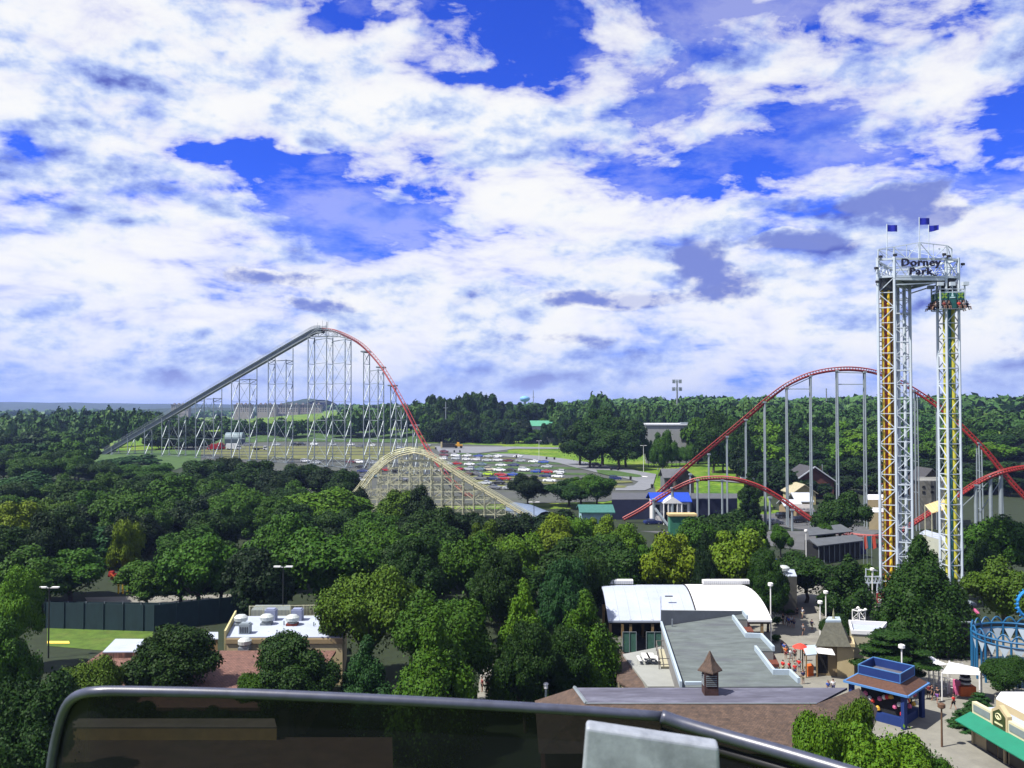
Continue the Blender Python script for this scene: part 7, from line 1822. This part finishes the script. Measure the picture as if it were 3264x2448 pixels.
for i in range(4):
    a, b = Vector((*I2[i], 0)), Vector((*I2[(i + 1) % 4], 0)); d = b - a; mid = (a + b) / 2; mb.box((mid.x, mid.y, ke + 1.22 + i * .003), (d.length + .1 - i * .008, .12, .95), rz=math.atan2(d.y, d.x))
box = mb.build('roof_box', BLUE, t)
mb = MB(); ring(mb, inset(.655), ke + 1.72, .06); ring(mb, inset(.66), ke + .82, .05)
for p in inset(.655): mb.bar((*p, ke + .78), (*p, ke + 1.74), .06)
mb.build('box_trim', BLUEL, box)
mb = MB(); mb.prism(inset(.62), ke + .8, ke + .9); mb.build('box_floor', mat('felt_grey', (.09, .09, .11), .9, .2, 2), box)
mb = MB(); mb.prism(inset(.74), 0, .95); mb.build('counter_wall', BLUE, t)
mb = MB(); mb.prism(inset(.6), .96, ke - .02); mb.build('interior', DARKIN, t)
for p in inset(.82): mb = MB(); mb.box((p[0], p[1], ke / 2), (.42, .42, ke - .1), rz=.4); mb.build('column', BLUE, t)
g = random.Random(12); WARES = [mat('ware_red', (.5, .03, .03), .6), mat('ware_gold', (.6, .35, .04), .6), mat('ware_pink', (.55, .12, .25), .6), mat('ware_white', (.6, .6, .56), .6)]
for i in range(24):
    e = i // 12; s = (i % 12 + .5 + g.uniform(-.25, .25)) / 12; q = inset(.7); a, b = (q[0], q[1]) if e == 0 else (q[1], q[2]); x = a[0] + (b[0] - a[0]) * s; y = a[1] + (b[1] - a[1]) * s
    mb = MB(); z_ = 1.2 + g.random() * 1.6; mb.lathe((x, y, z_), [(.05, -.2), (.2 + g.random() * .1, -.1), (.22, .12), (.12, .25), (0, .3)], 7)
    o = mb.build('plush_prize', WARES[i % 4], None); 
    tag(o, f"{['red', 'gold', 'pink', 'white'][i % 4]} plush prize, {ORD[i % 12]} along the {['left', 'right'][e]} front of the blue kiosk", 'prize', 'prizes hanging in the blue kiosk')
# shop with green awning, right bottom
Fz = 3.4; A = PZ(3104, 2256, Fz); B = PZ(3264, 2344, Fz); d = (B - A).normalized(); E = A + d * 15; nn = Vector((-d.y, d.x, 0))      # outward is to the left
if nn.x > 0: nn = -nn
t = thing('green_awning_shop', 'cream shop front with a long green awning and a peaked sign gable', 'shop', (A.x + 2, A.y - 4, 0))
back = -nn * 7
mb = MB(); mb.prism([(A.x, A.y), (E.x, E.y), ((E + back).x, (E + back).y), ((A + back).x, (A + back).y)], 0, Fz - .5); mb.build('wall', CREAMW, t)
def onf(s, z, o=.0): p = A + d * s + nn * o; return Vector((p.x, p.y, z))
def fbox(mb, s0, s1, z0_, z1_, o0, o1):
    q = [onf(s0, z0_, o0), onf(s1, z0_, o0), onf(s1, z0_, o1), onf(s0, z0_, o1)]; mb.add([tuple(p) for p in q] + [(p.x, p.y, z1_) for p in q], [(3, 2, 1, 0), (4, 5, 6, 7), (0, 1, 5, 4), (1, 2, 6, 5), (2, 3, 7, 6), (3, 0, 4, 7)])
mb = MB(); fbox(mb, -.05, 15, 2.9, 4.0, -.3, .14); mb.build('fascia', mat('pale_cream_trim', (.52, .50, .33), .8, .08, 1), t)
for s0, s1 in ((.2, 2.6), (5.3, 8.4), (9, 13)): mb = MB(); fbox(mb, s0, s1, 3.2, 3.8, .145, .19); mb.build('fascia_panel', mat('grey_panel', (.17, .21, .21), .8, .1, 1), t)
mb = MB(); 
gp = [onf(2.9, 2.8, .2), onf(5.1, 2.8, .2), onf(5.1, 4.3, .2), onf(4.0, 5.0, .2), onf(2.9, 4.3, .2)]; gq = [p - nn * .45 for p in gp]; mb.add([tuple(p) for p in gp + gq], [(0, 1, 2, 3, 4), (9, 8, 7, 6, 5)] + [(i, 5 + i, 5 + (i + 1) % 5, (i + 1) % 5) for i in range(5)]); gab = mb.build('sign_gable', CREAMW, t)
mb = MB(); gp = [onf(3.15, 3.0, .26), onf(4.85, 3.0, .26), onf(4.85, 4.15, .26), onf(4.0, 4.65, .26), onf(3.15, 4.15, .26)]; mb.add([tuple(p) for p in gp] + [tuple(p - nn * .05) for p in gp], [(0, 1, 2, 3, 4), (9, 8, 7, 6, 5)] + [(i, 5 + i, 5 + (i + 1) % 5, (i + 1) % 5) for i in range(5)]); sb = mb.build('sign_board', mat('sign_green', (.035, .05, .012), .6, .15, 2), gab)
SIGNY = mat('sign_cream', (.62, .60, .35), .6)
mb = MB(); c_ = onf(4.0, 3.95, .3)
mb.tube([onf(4.0 + .38 * math.cos(a_), 3.98 + .26 * math.sin(a_), .3) for a_ in np.linspace(.3, 5.9, 14)], .05, 5); mb.tube([onf(3.75 + .16 * k, 3.9 + .12 * math.sin(k * 2), .3) for k in range(5)], .06, 5); fbox(mb, 3.45, 4.55, 3.25, 3.4, .262, .29); mb.build('sign_flourish', SIGNY, sb)
mb = MB(); q = [onf(-.3, 2.95, .15), onf(15, 2.95, .15), onf(15, 2.25, 1.7), onf(-.3, 2.25, 1.7)]; slab(mb, [tuple(q[0]), tuple(q[3]), tuple(q[2]), tuple(q[1])], .1); mb.build('awning', mat('awning_green', (.01, .17, .10), .7, .1, 1), t)
mb = MB()
for s in (.0, 4.6, 9.2): mb.bar(onf(s, 0, .1), onf(s, 2.9, .1), .16)
mb.build('pilaster', CREAMW, t)
for s0, s1 in ((1.9, 3.4), (3.55, 4.9), (5.1, 8.9), (9.4, 14)): mb = MB(); fbox(mb, s0, s1, .1, 2.4, .02, .06); mb.build('shop_window', mat('shop_dark', (.02, .016, .013), .35, .4, 2), t)
mb = MB(); mb.prism([((A - nn * .3).x, (A - nn * .3).y), ((E - nn * .3).x, (E - nn * .3).y), ((E + back).x, (E + back).y), ((A + back).x, (A + back).y)], Fz - .3, Fz); mb.build('roof', WROOF, t)
t, fp = bld('white_roof_hall', 'white flat roofed hall behind the green awning shop', 'building', [(3175, 2225), (3300, 2290), (3420, 2290), (3330, 2205), (3190, 2205)], 4.2, CREAMW, WROOF2)
# shade sails, striped cone stand
for q, l in (([(3002, 2140), (3122, 2155), (3128, 2128), (3026, 2118)], 'large white shade sail above the railings'), ([(2975, 2118), (3020, 2120), (2992, 2103), (2960, 2094)], 'small white shade sail left of the large sail')):
    f_ = [PZ(u, v, 3.2) for u, v in q]; t = thing('shade_sail', l, 'shade sail', (f_[0].x, f_[0].y, 0)); zs_ = [3.0, 3.3, 3.1, 3.5]
    V = []; n = 6
    for j in range(n + 1):
        for i in range(n + 1):
            s, r_ = i / n, j / n; p = (f_[0].lerp(f_[1], s)).lerp(f_[3].lerp(f_[2], s), r_); sag = 1.2 * s * (1 - s) * r_ * (1 - r_) * 4 * .4; z = (zs_[0] * (1 - s) + zs_[1] * s) * (1 - r_) + (zs_[3] * (1 - s) + zs_[2] * s) * r_ - sag; V.append((p.x, p.y, z))
    m_ = n + 1; mb = MB(); mb.add(V + [(a, b, c - .04) for a, b, c in V], [(j * m_ + i, j * m_ + i + 1, (j + 1) * m_ + i + 1, (j + 1) * m_ + i) for j in range(n) for i in range(n)] + [(m_ * m_ + (j + 1) * m_ + i, m_ * m_ + (j + 1) * m_ + i + 1, m_ * m_ + j * m_ + i + 1, m_ * m_ + j * m_ + i) for j in range(n) for i in range(n)])
    mb.build('sail', WROOF2, t); mb = MB()
    for p, z in zip(f_, [3.0, 3.3, 3.1, 3.5]): mb.bar((p.x, p.y, 0), (p.x, p.y, z + .1), .07, 6)
    mb.build('mast', WH, t)
p = G(3077, 2215); t = thing('cone_stand', 'food stand topped by a giant black and white striped swirl cone', 'food stand', tuple(p))
mb = MB(); mb.box(p + Vector((0, 0, .55)), (1.7, 1.4, 1.1)); mb.build('counter', mat('orange_counter', (.55, .12, .02), .7), t); mb = MB(); mb.box(p + Vector((-.9, .1, .8)), (.5, .7, 1.6)); mb.build('side_panel', WARES[2], t)
for k in range(7): mb = MB(); r = [.95, 1.0, .95, .85, .7, .5, .28][k] * .62; mb.lathe(p + Vector((0, 0, 1.2 + k * .26)), [(r * .8, 0), (r, .08), (r, .18), (r * .8, .26)], 14); mb.build('swirl', WH if k % 2 == 0 else TYRE, t)
# railings of the queue
for i, (u0, v0, u1, v1) in enumerate([(2955, 2190, 3062, 2212), (2965, 2180, 3060, 2200), (2970, 2150, 3070, 2142)]):
    A_, B_ = G(u0, v0), G(u1, v1); t = thing('queue_railing', ['front', 'middle', 'back'][i] + ' white queue railing left of the striped cone stand', 'railing', tuple(A_)); mb = MB()
    for z_ in (.5, 1.05): mb.bar(A_ + Vector((0, 0, z_)), B_ + Vector((0, 0, z_)), .045)
    for k in range(7): q = A_.lerp(B_, k / 6); mb.bar(q, q + Vector((0, 0, 1.05)), .05)
    mb.build('rail', WH, t)
t = thing('timber_fence', 'grey timber fence enclosing the yard below the blue ring ride', 'fence', tuple(G(3120, 2110))); A_, B_, C_ = G(3022, 2102), G(3070, 2082), G(3180, 2075); mb = MB()
for p, q in ((A_, B_), (B_, C_)):
    d_ = q - p
    for k in range(int(d_.length / .5)): w_ = p + d_.normalized() * k * .5; mb.box((w_.x, w_.y, .8), (.44, .07, 1.6), rz=math.atan2(d_.y, d_.x))
mb.build('boards', mat('grey_boards', (.10, .09, .07), .9, .3, 2), t)
t = thing('dark_screen_wall', 'dark grey screen wall at the foot of the tall conical tree', 'wall', tuple(G(3070, 2060))); A_, B_ = PD(2985, 1985, 112), PD(3106, 1980, 112); mb = MB(); mb.box(((A_.x + B_.x) / 2, 112, A_.z / 2), (B_.x - A_.x, .3, A_.z)); mb.build('wall', mat('soot_wall', (.035, .038, .035), .9, .25, 1), t); mb = MB(); mb.box(((A_.x + B_.x) / 2, 111.95, A_.z + .08), (B_.x - A_.x + .2, .45, .14)); mb.build('coping', STEELD, t)
# red ride bits behind
t = thing('red_ride_booth', 'small red and cream ride booth behind the dark screen wall', 'booth', (PD(3090, 1950, 122).x, 122, 0)); p = PD(3090, 1950, 122); mb = MB(); mb.box((p.x, 122, p.z / 2), (1.6, 1.5, p.z)); mb.build('wall', mat('ware_red', (.5, .03, .03), .6), t); mb = MB(); mb.lathe((p.x, 122, p.z), [(1.3, 0), (.9, .4), (0, .8)], 8); mb.build('roof', WARES[2], t)
t = thing('white_ride_canopy', 'small white canopy right of the tall conical tree', 'canopy', (PD(3085, 1925, 128).x, 128, 0)); p = PD(3085, 1925, 128); mb = MB(); mb.lathe(p, [(1.3, -.1), (1.2, .1), (.6, .4), (0, .6)], 8); mb.build('canopy', WPAR, t); mb = MB(); mb.bar((p.x, 128, 0), p, .08); mb.build('pole', WH, t)
# the blue ring ride at the right edge
RB_ = mat('ride_blue', (.012, .10, .22), .5, .15, 1); c = PZ(3255, 2000, 6.0); t = thing('blue_ring_ride', 'round blue ride with a crown of arches on blue columns at the right edge', 'ride', (c.x, c.y, 0))
R_ = 5.2; zt5 = PD(3255, 2020, c.y).z; n = 22
mb = MB(); rp = [Vector((c.x + R_ * math.cos(2 * math.pi * k / 40), c.y + R_ * math.sin(2 * math.pi * k / 40), zt5)) for k in range(41)]; mb.tube(rp, .14, 6); mb.tube([p + Vector((0, 0, -.55)) for p in rp], .1, 6); mb.build('ring_beam', RB_, t)
for k in range(n):
    a_ = 2 * math.pi * k / n; b_ = 2 * math.pi * (k + 1) / n; mb = MB()
    mb.tube([Vector((c.x + R_ * math.cos(a_ + (b_ - a_) * s), c.y + R_ * math.sin(a_ + (b_ - a_) * s), zt5 + .75 * math.sin(math.pi * s))) for s in np.linspace(0, 1, 9)], .09, 5); mb.build('arch', RB_, t)
    mb = MB(); mb.bar((c.x + R_ * math.cos(a_), c.y + R_ * math.sin(a_), 0), (c.x + R_ * math.cos(a_), c.y + R_ * math.sin(a_), zt5), .13, 6); mb.build('column', RB_, t)
    mb = MB(); m2 = (a_ + b_) / 2; P1 = Vector((c.x + R_ * .99 * math.cos(a_ + .02), c.y + R_ * .99 * math.sin(a_ + .02), zt5 - .6)); P2 = Vector((c.x + R_ * .99 * math.cos(b_ - .02), c.y + R_ * .99 * math.sin(b_ - .02), zt5 - .6)); P3 = Vector((c.x + R_ * .96 * math.cos(m2), c.y + R_ * .96 * math.sin(m2), zt5 - 1.9)); off_ = (P3 - Vector((c.x, c.y, P3.z))).normalized() * .04
    mb.add([tuple(P1), tuple(P2), tuple(P3), tuple(P1 + off_), tuple(P2 + off_), tuple(P3 + off_)], [(0, 1, 2), (5, 4, 3)]); mb.build('pennant', WPAR, t)
mb = MB(); mb.lathe((c.x, c.y, 0), [(R_ * .8, 0), (R_ * .8, 1.5), (R_ * .3, 2.2), (0, 2.3)], 20); mb.build('platform', mat('ride_navy', (.01, .03, .07), .7, .2, 1), t)
t = thing('blue_wheel_ride', 'edge of a toothed blue wheel ride above the ring ride', 'ride', (PD(3285, 1925, 112).x, 112, 0)); p = PD(3287, 1925, 112); mb = MB()
rr = [p + Vector((1.75 * math.cos(k * .2618), 0, 1.75 * math.sin(k * .2618))) for k in range(25)]; mb.tube(rr, .2, 6)
for k in range(24): mb.bar(rr[k], p + (rr[k] - p) * 1.22, .08)
mb.build('wheel', mat('bright_ride_blue', (.02, .22, .55), .5), t); mb = MB(); mb.bar((p.x, 112.3, 0), p, .2, 6); mb.build('stand', RB_, t)
# flower beds and shrubs on the plaza
for u, v, w_, l in [(2505, 1950, 26, 'flower bed shrub left of the walking pair on the upper plaza'), (2478, 1985, 16, 'low shrub at the right end of the vaulted pavilion'), (2473, 2040, 20, 'dark shrub beside the pavilion corner post')]:
    p = G(u, v + 8); r = w_ / FOC * p.y; put_tree(p.x, p.y, 1.3, r, 'round', 'md', 'mid', l, base=.02, name='shrub', cat='shrub')

# ------------------------------------------------------------------ people
def skin_part(V, E, R, name, mt, sub=1):
    me = bpy.data.meshes.new(name); me.from_pydata(V, E, []); ob = bpy.data.objects.new(name, me); COL.objects.link(ob)
    md = ob.modifiers.new('s', 'SKIN'); md.use_smooth_shade = True
    for i, r in enumerate(R): me.skin_vertices[0].data[i].radius = (r, r) if not isinstance(r, tuple) else r
    me.skin_vertices[0].data[0].use_root = True
    sm = ob.modifiers.new('u', 'SUBSURF'); sm.levels = sub; sm.render_levels = sub
    bpy.context.view_layer.update()
    out = bpy.data.meshes.new_from_object(ob.evaluated_get(bpy.context.evaluated_depsgraph_get())); out.name = name
    bpy.data.objects.remove(ob); out.materials.clear(); out.materials.append(mt); return out
SKIN = mat('skin', (.30, .17, .12), .6, .06, 4); CLOTH = mat('cloth', (1, 1, 1), .85, .1, 6, objcol=True); HAIR = mat('hair', (.03, .02, .015), .7, .2, 8)
def person_parts(pose):
    # joints: facing -Y
    if pose == 'walk': hips = 0.92; kL, kR, aL, aR = (.1, -.2, .5), (-.1, .05, .5), (.1, -.32, .07), (-.1, .3, .12); eL, eR = (.25, .12, 1.12), (-.25, -.12, 1.12); wL, wR = (.26, -.02, .88), (-.26, -.3, .92)
    elif pose == 'stand': hips = 0.92; kL, kR, aL, aR = (.1, -.02, .5), (-.1, -.02, .5), (.12, .02, .07), (-.12, .02, .07); eL, eR = (.27, .03, 1.13), (-.27, .03, 1.13); wL, wR = (.28, -.05, .88), (-.2, -.24, 1.05)
    else: hips = .5; kL, kR, aL, aR = (.13, -.45, .52), (-.13, -.45, .52), (.13, -.5, .1), (-.13, -.48, .1); eL, eR = (.24, -.1, .75), (-.24, -.1, .75); wL, wR = (.16, -.3, .85), (-.16, -.3, .85)
    h = hips
    V = [(0, 0, h), (0, .01, h + .28), (0, .0, h + .5), (0, -.01, h + .58), (0, -.03, h + .7), (0, -.02, h + .82),
         (.19, 0, h + .47), eL, wL, (-.19, 0, h + .47), eR, wR, (.1, 0, h - .04), kL, aL, (aL[0], aL[1] - .18, aL[2] - .04), (-.1, 0, h - .04), kR, aR, (aR[0], aR[1] - .18, aR[2] - .04)]
    E = [(0, 1), (1, 2), (2, 3), (3, 4), (4, 5), (2, 6), (6, 7), (7, 8), (2, 9), (9, 10), (10, 11), (0, 12), (12, 13), (13, 14), (14, 15), (0, 16), (16, 17), (17, 18), (18, 19)]
    R = [.13, .12, .13, .055, .1, .085, .06, .045, .03, .06, .045, .03, .085, .058, .04, .03, .085, .058, .04, .03]
    for wi, s in ((8, 1), (11, -1)):
        w_ = Vector(V[wi]); dr = (w_ - Vector(V[wi - 1])).normalized(); pm = w_ + dr * .08; V.append(tuple(pm)); E.append((wi, len(V) - 1)); R.append(.032); pi_ = len(V) - 1
        for k in range(4):
            b = pm + Vector((0, (k - 1.5) * .02, 0)) + dr * (.045 + .008 * (k in (1, 2))); c = b + dr * .03 + Vector((-s * .012, 0, 0))
            V += [tuple(b), tuple(c)]; E += [(pi_, len(V) - 2), (len(V) - 2, len(V) - 1)]; R += [.009, .008]
        th = w_ + dr * .04 + Vector((-s * .02, -.035, 0)); V.append(tuple(th)); E.append((wi, len(V) - 1)); R.append(.011)
    body = skin_part(V, E, R, 'body', SKIN)
    sv = [V[0], V[1], V[2], (V[2][0], V[2][1], V[2][2] + .035), V[6], tuple(Vector(V[6]).lerp(Vector(V[7]), .75)), V[9], tuple(Vector(V[9]).lerp(Vector(V[10]), .75))]
    shirt = skin_part(sv, [(0, 1), (1, 2), (2, 3), (2, 4), (4, 5), (2, 6), (6, 7)], [.15, .145, .15, .09, .085, .07, .085, .07], 'shirt', CLOTH)
    sv = [(0, 0, h + .04), V[12], tuple(Vector(V[12]).lerp(Vector(V[13]), .85)), V[16], tuple(Vector(V[16]).lerp(Vector(V[17]), .85))]
    shorts = skin_part(sv, [(0, 1), (1, 2), (0, 3), (3, 4)], [.15, .11, .09, .11, .09], 'shorts', CLOTH)
    hair = skin_part([(0, .02, h + .8), (0, .045, h + .76), (0, .05, h + .68)], [(0, 1), (1, 2)], [.1, .1, .07], 'hair', HAIR)
    face = MB()
    for s in (-1, 1): face.box((s * .035, -.118, h + .76), (.022, .012, .014)); face.box((s * .098, -.02, h + .74), (.02, .04, .06))
    face.add([(0, -.15, h + .725), (.014, -.122, h + .72), (-.014, -.122, h + .72), (0, -.122, h + .765)], [(0, 1, 3), (0, 3, 2), (0, 2, 1)]); face.box((0, -.121, h + .69), (.045, .01, .01))
    fo = face.build('face', mat('face_dark', (.15, .06, .045), .7, .05, 2), None, local=True); fm = fo.data; bpy.data.objects.remove(fo)
    return dict(body=body, shirt=shirt, shorts=shorts, hair=hair, face=fm)
PP = {k: person_parts(k) for k in ('walk', 'stand', 'seat')}
SHC = dict(red=(.45, .02, .02), maroon=(.14, .015, .02), white=(.55, .57, .6), black=(.012, .012, .015), blue=(.03, .07, .28), navy=(.015, .02, .07), orange=(.55, .13, .02), grey=(.15, .15, .16), purple=(.12, .05, .2), khaki=(.25, .22, .14))
def person(p, rz, pose, shirt, shorts, label, group=None, s=.95):
    t = thing('person', label, 'person', tuple(p), group, rz); t.scale = (s, s, s)
    for nm, me in PP[pose].items():
        o = bpy.data.objects.new(nm, me); COL.objects.link(o); o.parent = t
        o.color = (*(SHC[shirt] if nm == 'shirt' else SHC[shorts] if nm == 'shorts' else (1, 1, 1)), 1)
    return t
PPL = [(2541, 1969, 'walk', 'black', 'black', 'person in black walking on the upper plaza beside one in white'), (2558, 1971, 'walk', 'white', 'khaki', 'person in a white top walking right of the one in black'),
 (2496, 1991, 'stand', 'black', 'khaki', 'person in a dark top at the left of the tight group on the upper plaza'), (2509, 1994, 'walk', 'navy', 'navy', 'person in navy, second from the left in the tight group'), (2514, 2000, 'walk', 'blue', 'black', 'person in a blue shirt at the front of the tight group'), (2523, 1998, 'walk', 'white', 'navy', 'person in a white shirt inside the tight group'), (2531, 2001, 'stand', 'grey', 'navy', 'person in grey at the right of the tight group'),
 (2493, 2081, 'stand', 'navy', 'khaki', 'person in navy farthest left beside the stepped parapet'), (2500, 2087, 'walk', 'blue', 'khaki', 'person in a blue shirt next to the stepped parapet'), (2505, 2100, 'stand', 'orange', 'maroon', 'person in an orange shirt facing the plaza below the blue shirted one'), (2521, 2108, 'walk', 'white', 'grey', 'person in pale clothes between the orange and the maroon shirts'), (2534, 2106, 'walk', 'maroon', 'black', 'person in a maroon shirt left of the red parasol booth'),
 (2496, 2146, 'stand', 'red', 'khaki', 'red shirted person standing nearest the lower stepped parapet'), (2516, 2150, 'walk', 'red', 'black', 'red shirted person, second from the left of the red four'), (2534, 2157, 'walk', 'red', 'navy', 'red shirted person nearest the camera in the red four'), (2547, 2142, 'stand', 'red', 'grey', 'red shirted person at the right end of the red four'),
 (2567, 2106, 'stand', 'orange', 'black', 'person in orange behind the counter of the orange booth'), (2987, 2238, 'walk', 'black', 'purple', 'person in black and purple on the path right of the blue kiosk'), (2972, 2232, 'stand', 'black', 'black', 'person in black left of the purple clad one by the railings'), (2960, 2226, 'stand', 'maroon', 'black', 'person in maroon closest to the blue kiosk corner'),
 (1537, 2205, 'stand', 'maroon', 'black', 'leftmost dark red person in the gap between the near trees'), (1556, 2208, 'stand', 'maroon', 'black', 'middle dark red person in the gap between the near trees'), (1578, 2205, 'stand', 'maroon', 'grey', 'rightmost dark red person in the gap between the near trees'),
 (2786, 1936, 'stand', 'black', 'navy', 'person in black waiting left under the tower height sign'), (2806, 1940, 'walk', 'grey', 'black', 'person in grey passing right under the tower height sign'),
 (2560, 2025, 'walk', 'grey', 'black', 'person in grey walking alone in the middle of the plaza'), (2588, 2010, 'walk', 'navy', 'khaki', 'person in navy walking ahead of the mansard booth'), (2640, 2215, 'walk', 'blue', 'grey', 'person in blue walking between the shingle roof and the blue kiosk'), (2656, 2210, 'walk', 'white', 'navy', 'person in white beside the blue one left of the blue kiosk'),
 (3040, 2262, 'walk', 'red', 'black', 'person in red walking past the rusty lamp post'), (2560, 2180, 'stand', 'navy', 'khaki', 'person in navy standing below the red shirted four')]
g = random.Random(9)
for u, v, po, a, b, l in PPL: person(PZ(u, v, .07), g.uniform(-1.2, 1.2) + (math.pi if g.random() < .4 else 0), po, a, b, l, s=.93)
cols = ['maroon', 'black', 'red', 'grey', 'navy', 'black', 'maroon', 'black', 'red', 'black', 'navy', 'grey', 'black', 'maroon', 'black', 'grey']
SD = ['front', 'right', 'back', 'left']
for i, (p, n_, ang) in enumerate(SEATS):
    if i // 4 == 2: continue
    person(p + Vector((0, 0, -.12)), ang, 'seat', cols[i], 'black', f"rider in {cols[i]} on the {SD[i // 4]} side of the gondola, {ORD[i % 4]} seat", 'riders on the gondola', s=1.0)

# ------------------------------------------------------------------ the wheel cabin's edge right in front of us
t = thing('cabin_edge', 'grey rounded rail of the wheel cabin with its tinted panel and scuffed bracket', 'cabin', tuple(PD(1300, 2500, 1.2)))
DC = 1.2
BARM = mat('cabin_rail_paint', (.045, .052, .085), .38, .25, 60, bump=.12, spec=.6, dirt=.35, dirtcol=(.02, .02, .03))
rail = [PD(150, 2560, DC + .06), PD(170, 2400, DC + .05), PD(190, 2310, DC + .04), PD(206, 2262, DC + .03), PD(228, 2230, DC + .02), PD(260, 2212, DC + .01), PD(310, 2204, DC), PD(420, 2203, DC), PD(800, 2212, DC), PD(1300, 2234, DC), PD(1800, 2262, DC), PD(2112, 2284, DC)]
mb = MB(); mb.tube(catmull(rail, 5), .0068, 14); mb.build('top_rail', BARM, t, smooth=True)
r2 = [PD(2108, 2283, DC), PD(2180, 2308, DC - .01), PD(2330, 2352, DC - .04), PD(2500, 2400, DC - .08), PD(2800, 2490, DC - .15)]
mb = MB(); mb.tube(catmull(r2, 5), .009, 12); mb.build('side_rail', BARM, t, smooth=True)
mb = MB(); mb.tube([p + Vector((0, .006, -.022)) for p in catmull(r2, 5)], .006, 10); mb.build('glazing_bead', mat('bead_black', (.015, .015, .018), .5), t, smooth=True)
TG = bpy.data.materials.new('tinted_panel'); TG.use_nodes = True; tt = TG.node_tree; tt.nodes.clear()
o_ = tt.nodes.new('ShaderNodeOutputMaterial'); mxs = tt.nodes.new('ShaderNodeMixShader'); tr = tt.nodes.new('ShaderNodeBsdfTransparent'); gl = tt.nodes.new('ShaderNodeBsdfPrincipled')
tr.inputs[0].default_value = (.10, .11, .12, 1); gl.inputs['Base Color'].default_value = (.010, .012, .02, 1); gl.inputs['Roughness'].default_value = .35; mxs.inputs[0].default_value = .3
nz = tt.nodes.new('ShaderNodeTexNoise'); nz.inputs['Scale'].default_value = 9; tcn = tt.nodes.new('ShaderNodeTexCoord'); tt.links.new(tcn.outputs['Object'], nz.inputs[0]); mr = tt.nodes.new('ShaderNodeMapRange'); mr.inputs['To Min'].default_value = .15; mr.inputs['To Max'].default_value = .45; tt.links.new(nz.outputs[0], mr.inputs[0]); tt.links.new(mr.outputs[0], mxs.inputs[0])
tt.links.new(tr.outputs[0], mxs.inputs[1]); tt.links.new(gl.outputs[0], mxs.inputs[2]); tt.links.new(mxs.outputs[0], o_.inputs[0])
pl = catmull(rail, 5); low = [Vector((p.x, p.y + .004, PD(1500, 2620, DC).z)) for p in pl]; n = len(pl)
mb = MB(); mb.add([tuple(p + Vector((0, .004, 0))) for p in pl] + [tuple(p) for p in low], [(k, k + 1, n + k + 1, n + k) for k in range(n - 1) if pl[k].z > low[k].z + .001])
pr = catmull(r2, 5); lr = [Vector((p.x, p.y + .004, PD(1500, 2620, DC).z)) for p in pr]; m_ = len(pr); mb.add([tuple(p + Vector((0, .004, 0))) for p in pr] + [tuple(p) for p in lr], [(k, k + 1, m_ + k + 1, m_ + k) for k in range(m_ - 1)]); mb.build('tinted_panel', TG, t)
mb = MB(); DB = 1.02
q = [PD(1868, 2318, DB), PD(2292, 2382, DB), PD(2300, 2560, DB), PD(1848, 2560, DB)]; bk_ = [p + Vector((.002, .02, .003)) for p in q]
mb.add([tuple(p) for p in q + bk_], [(3, 2, 1, 0), (0, 1, 5, 4), (1, 2, 6, 5), (3, 0, 4, 7), (4, 5, 6, 7)])
br = mb.build('bracket', mat('scuffed_aluminium', (.33, .36, .40), .5, .35, 26, metal=.3, dirt=.7, dirtcol=(.16, .18, .21), bump=.1), t)
md = br.modifiers.new('b', 'BEVEL'); md.width = .004; md.segments = 3
# ------------------------------------------------------------------ the air
mb = MB(); mb.box((0, 6300, 45), (20000, 13400, 100)); hz = mb.build('haze', [], None)
HM = bpy.data.materials.new('haze'); HM.use_nodes = True; ht = HM.node_tree; ht.nodes.clear()
ho = ht.nodes.new('ShaderNodeOutputMaterial'); hv = ht.nodes.new('ShaderNodeVolumePrincipled'); hv.inputs['Color'].default_value = (.38, .52, 1.0, 1); hv.inputs['Density'].default_value = 0.00009; hv.inputs['Anisotropy'].default_value = .2
ht.links.new(hv.outputs[0], ho.inputs['Volume']); hz.data.materials.append(HM)
tag(hz, kind='stuff')
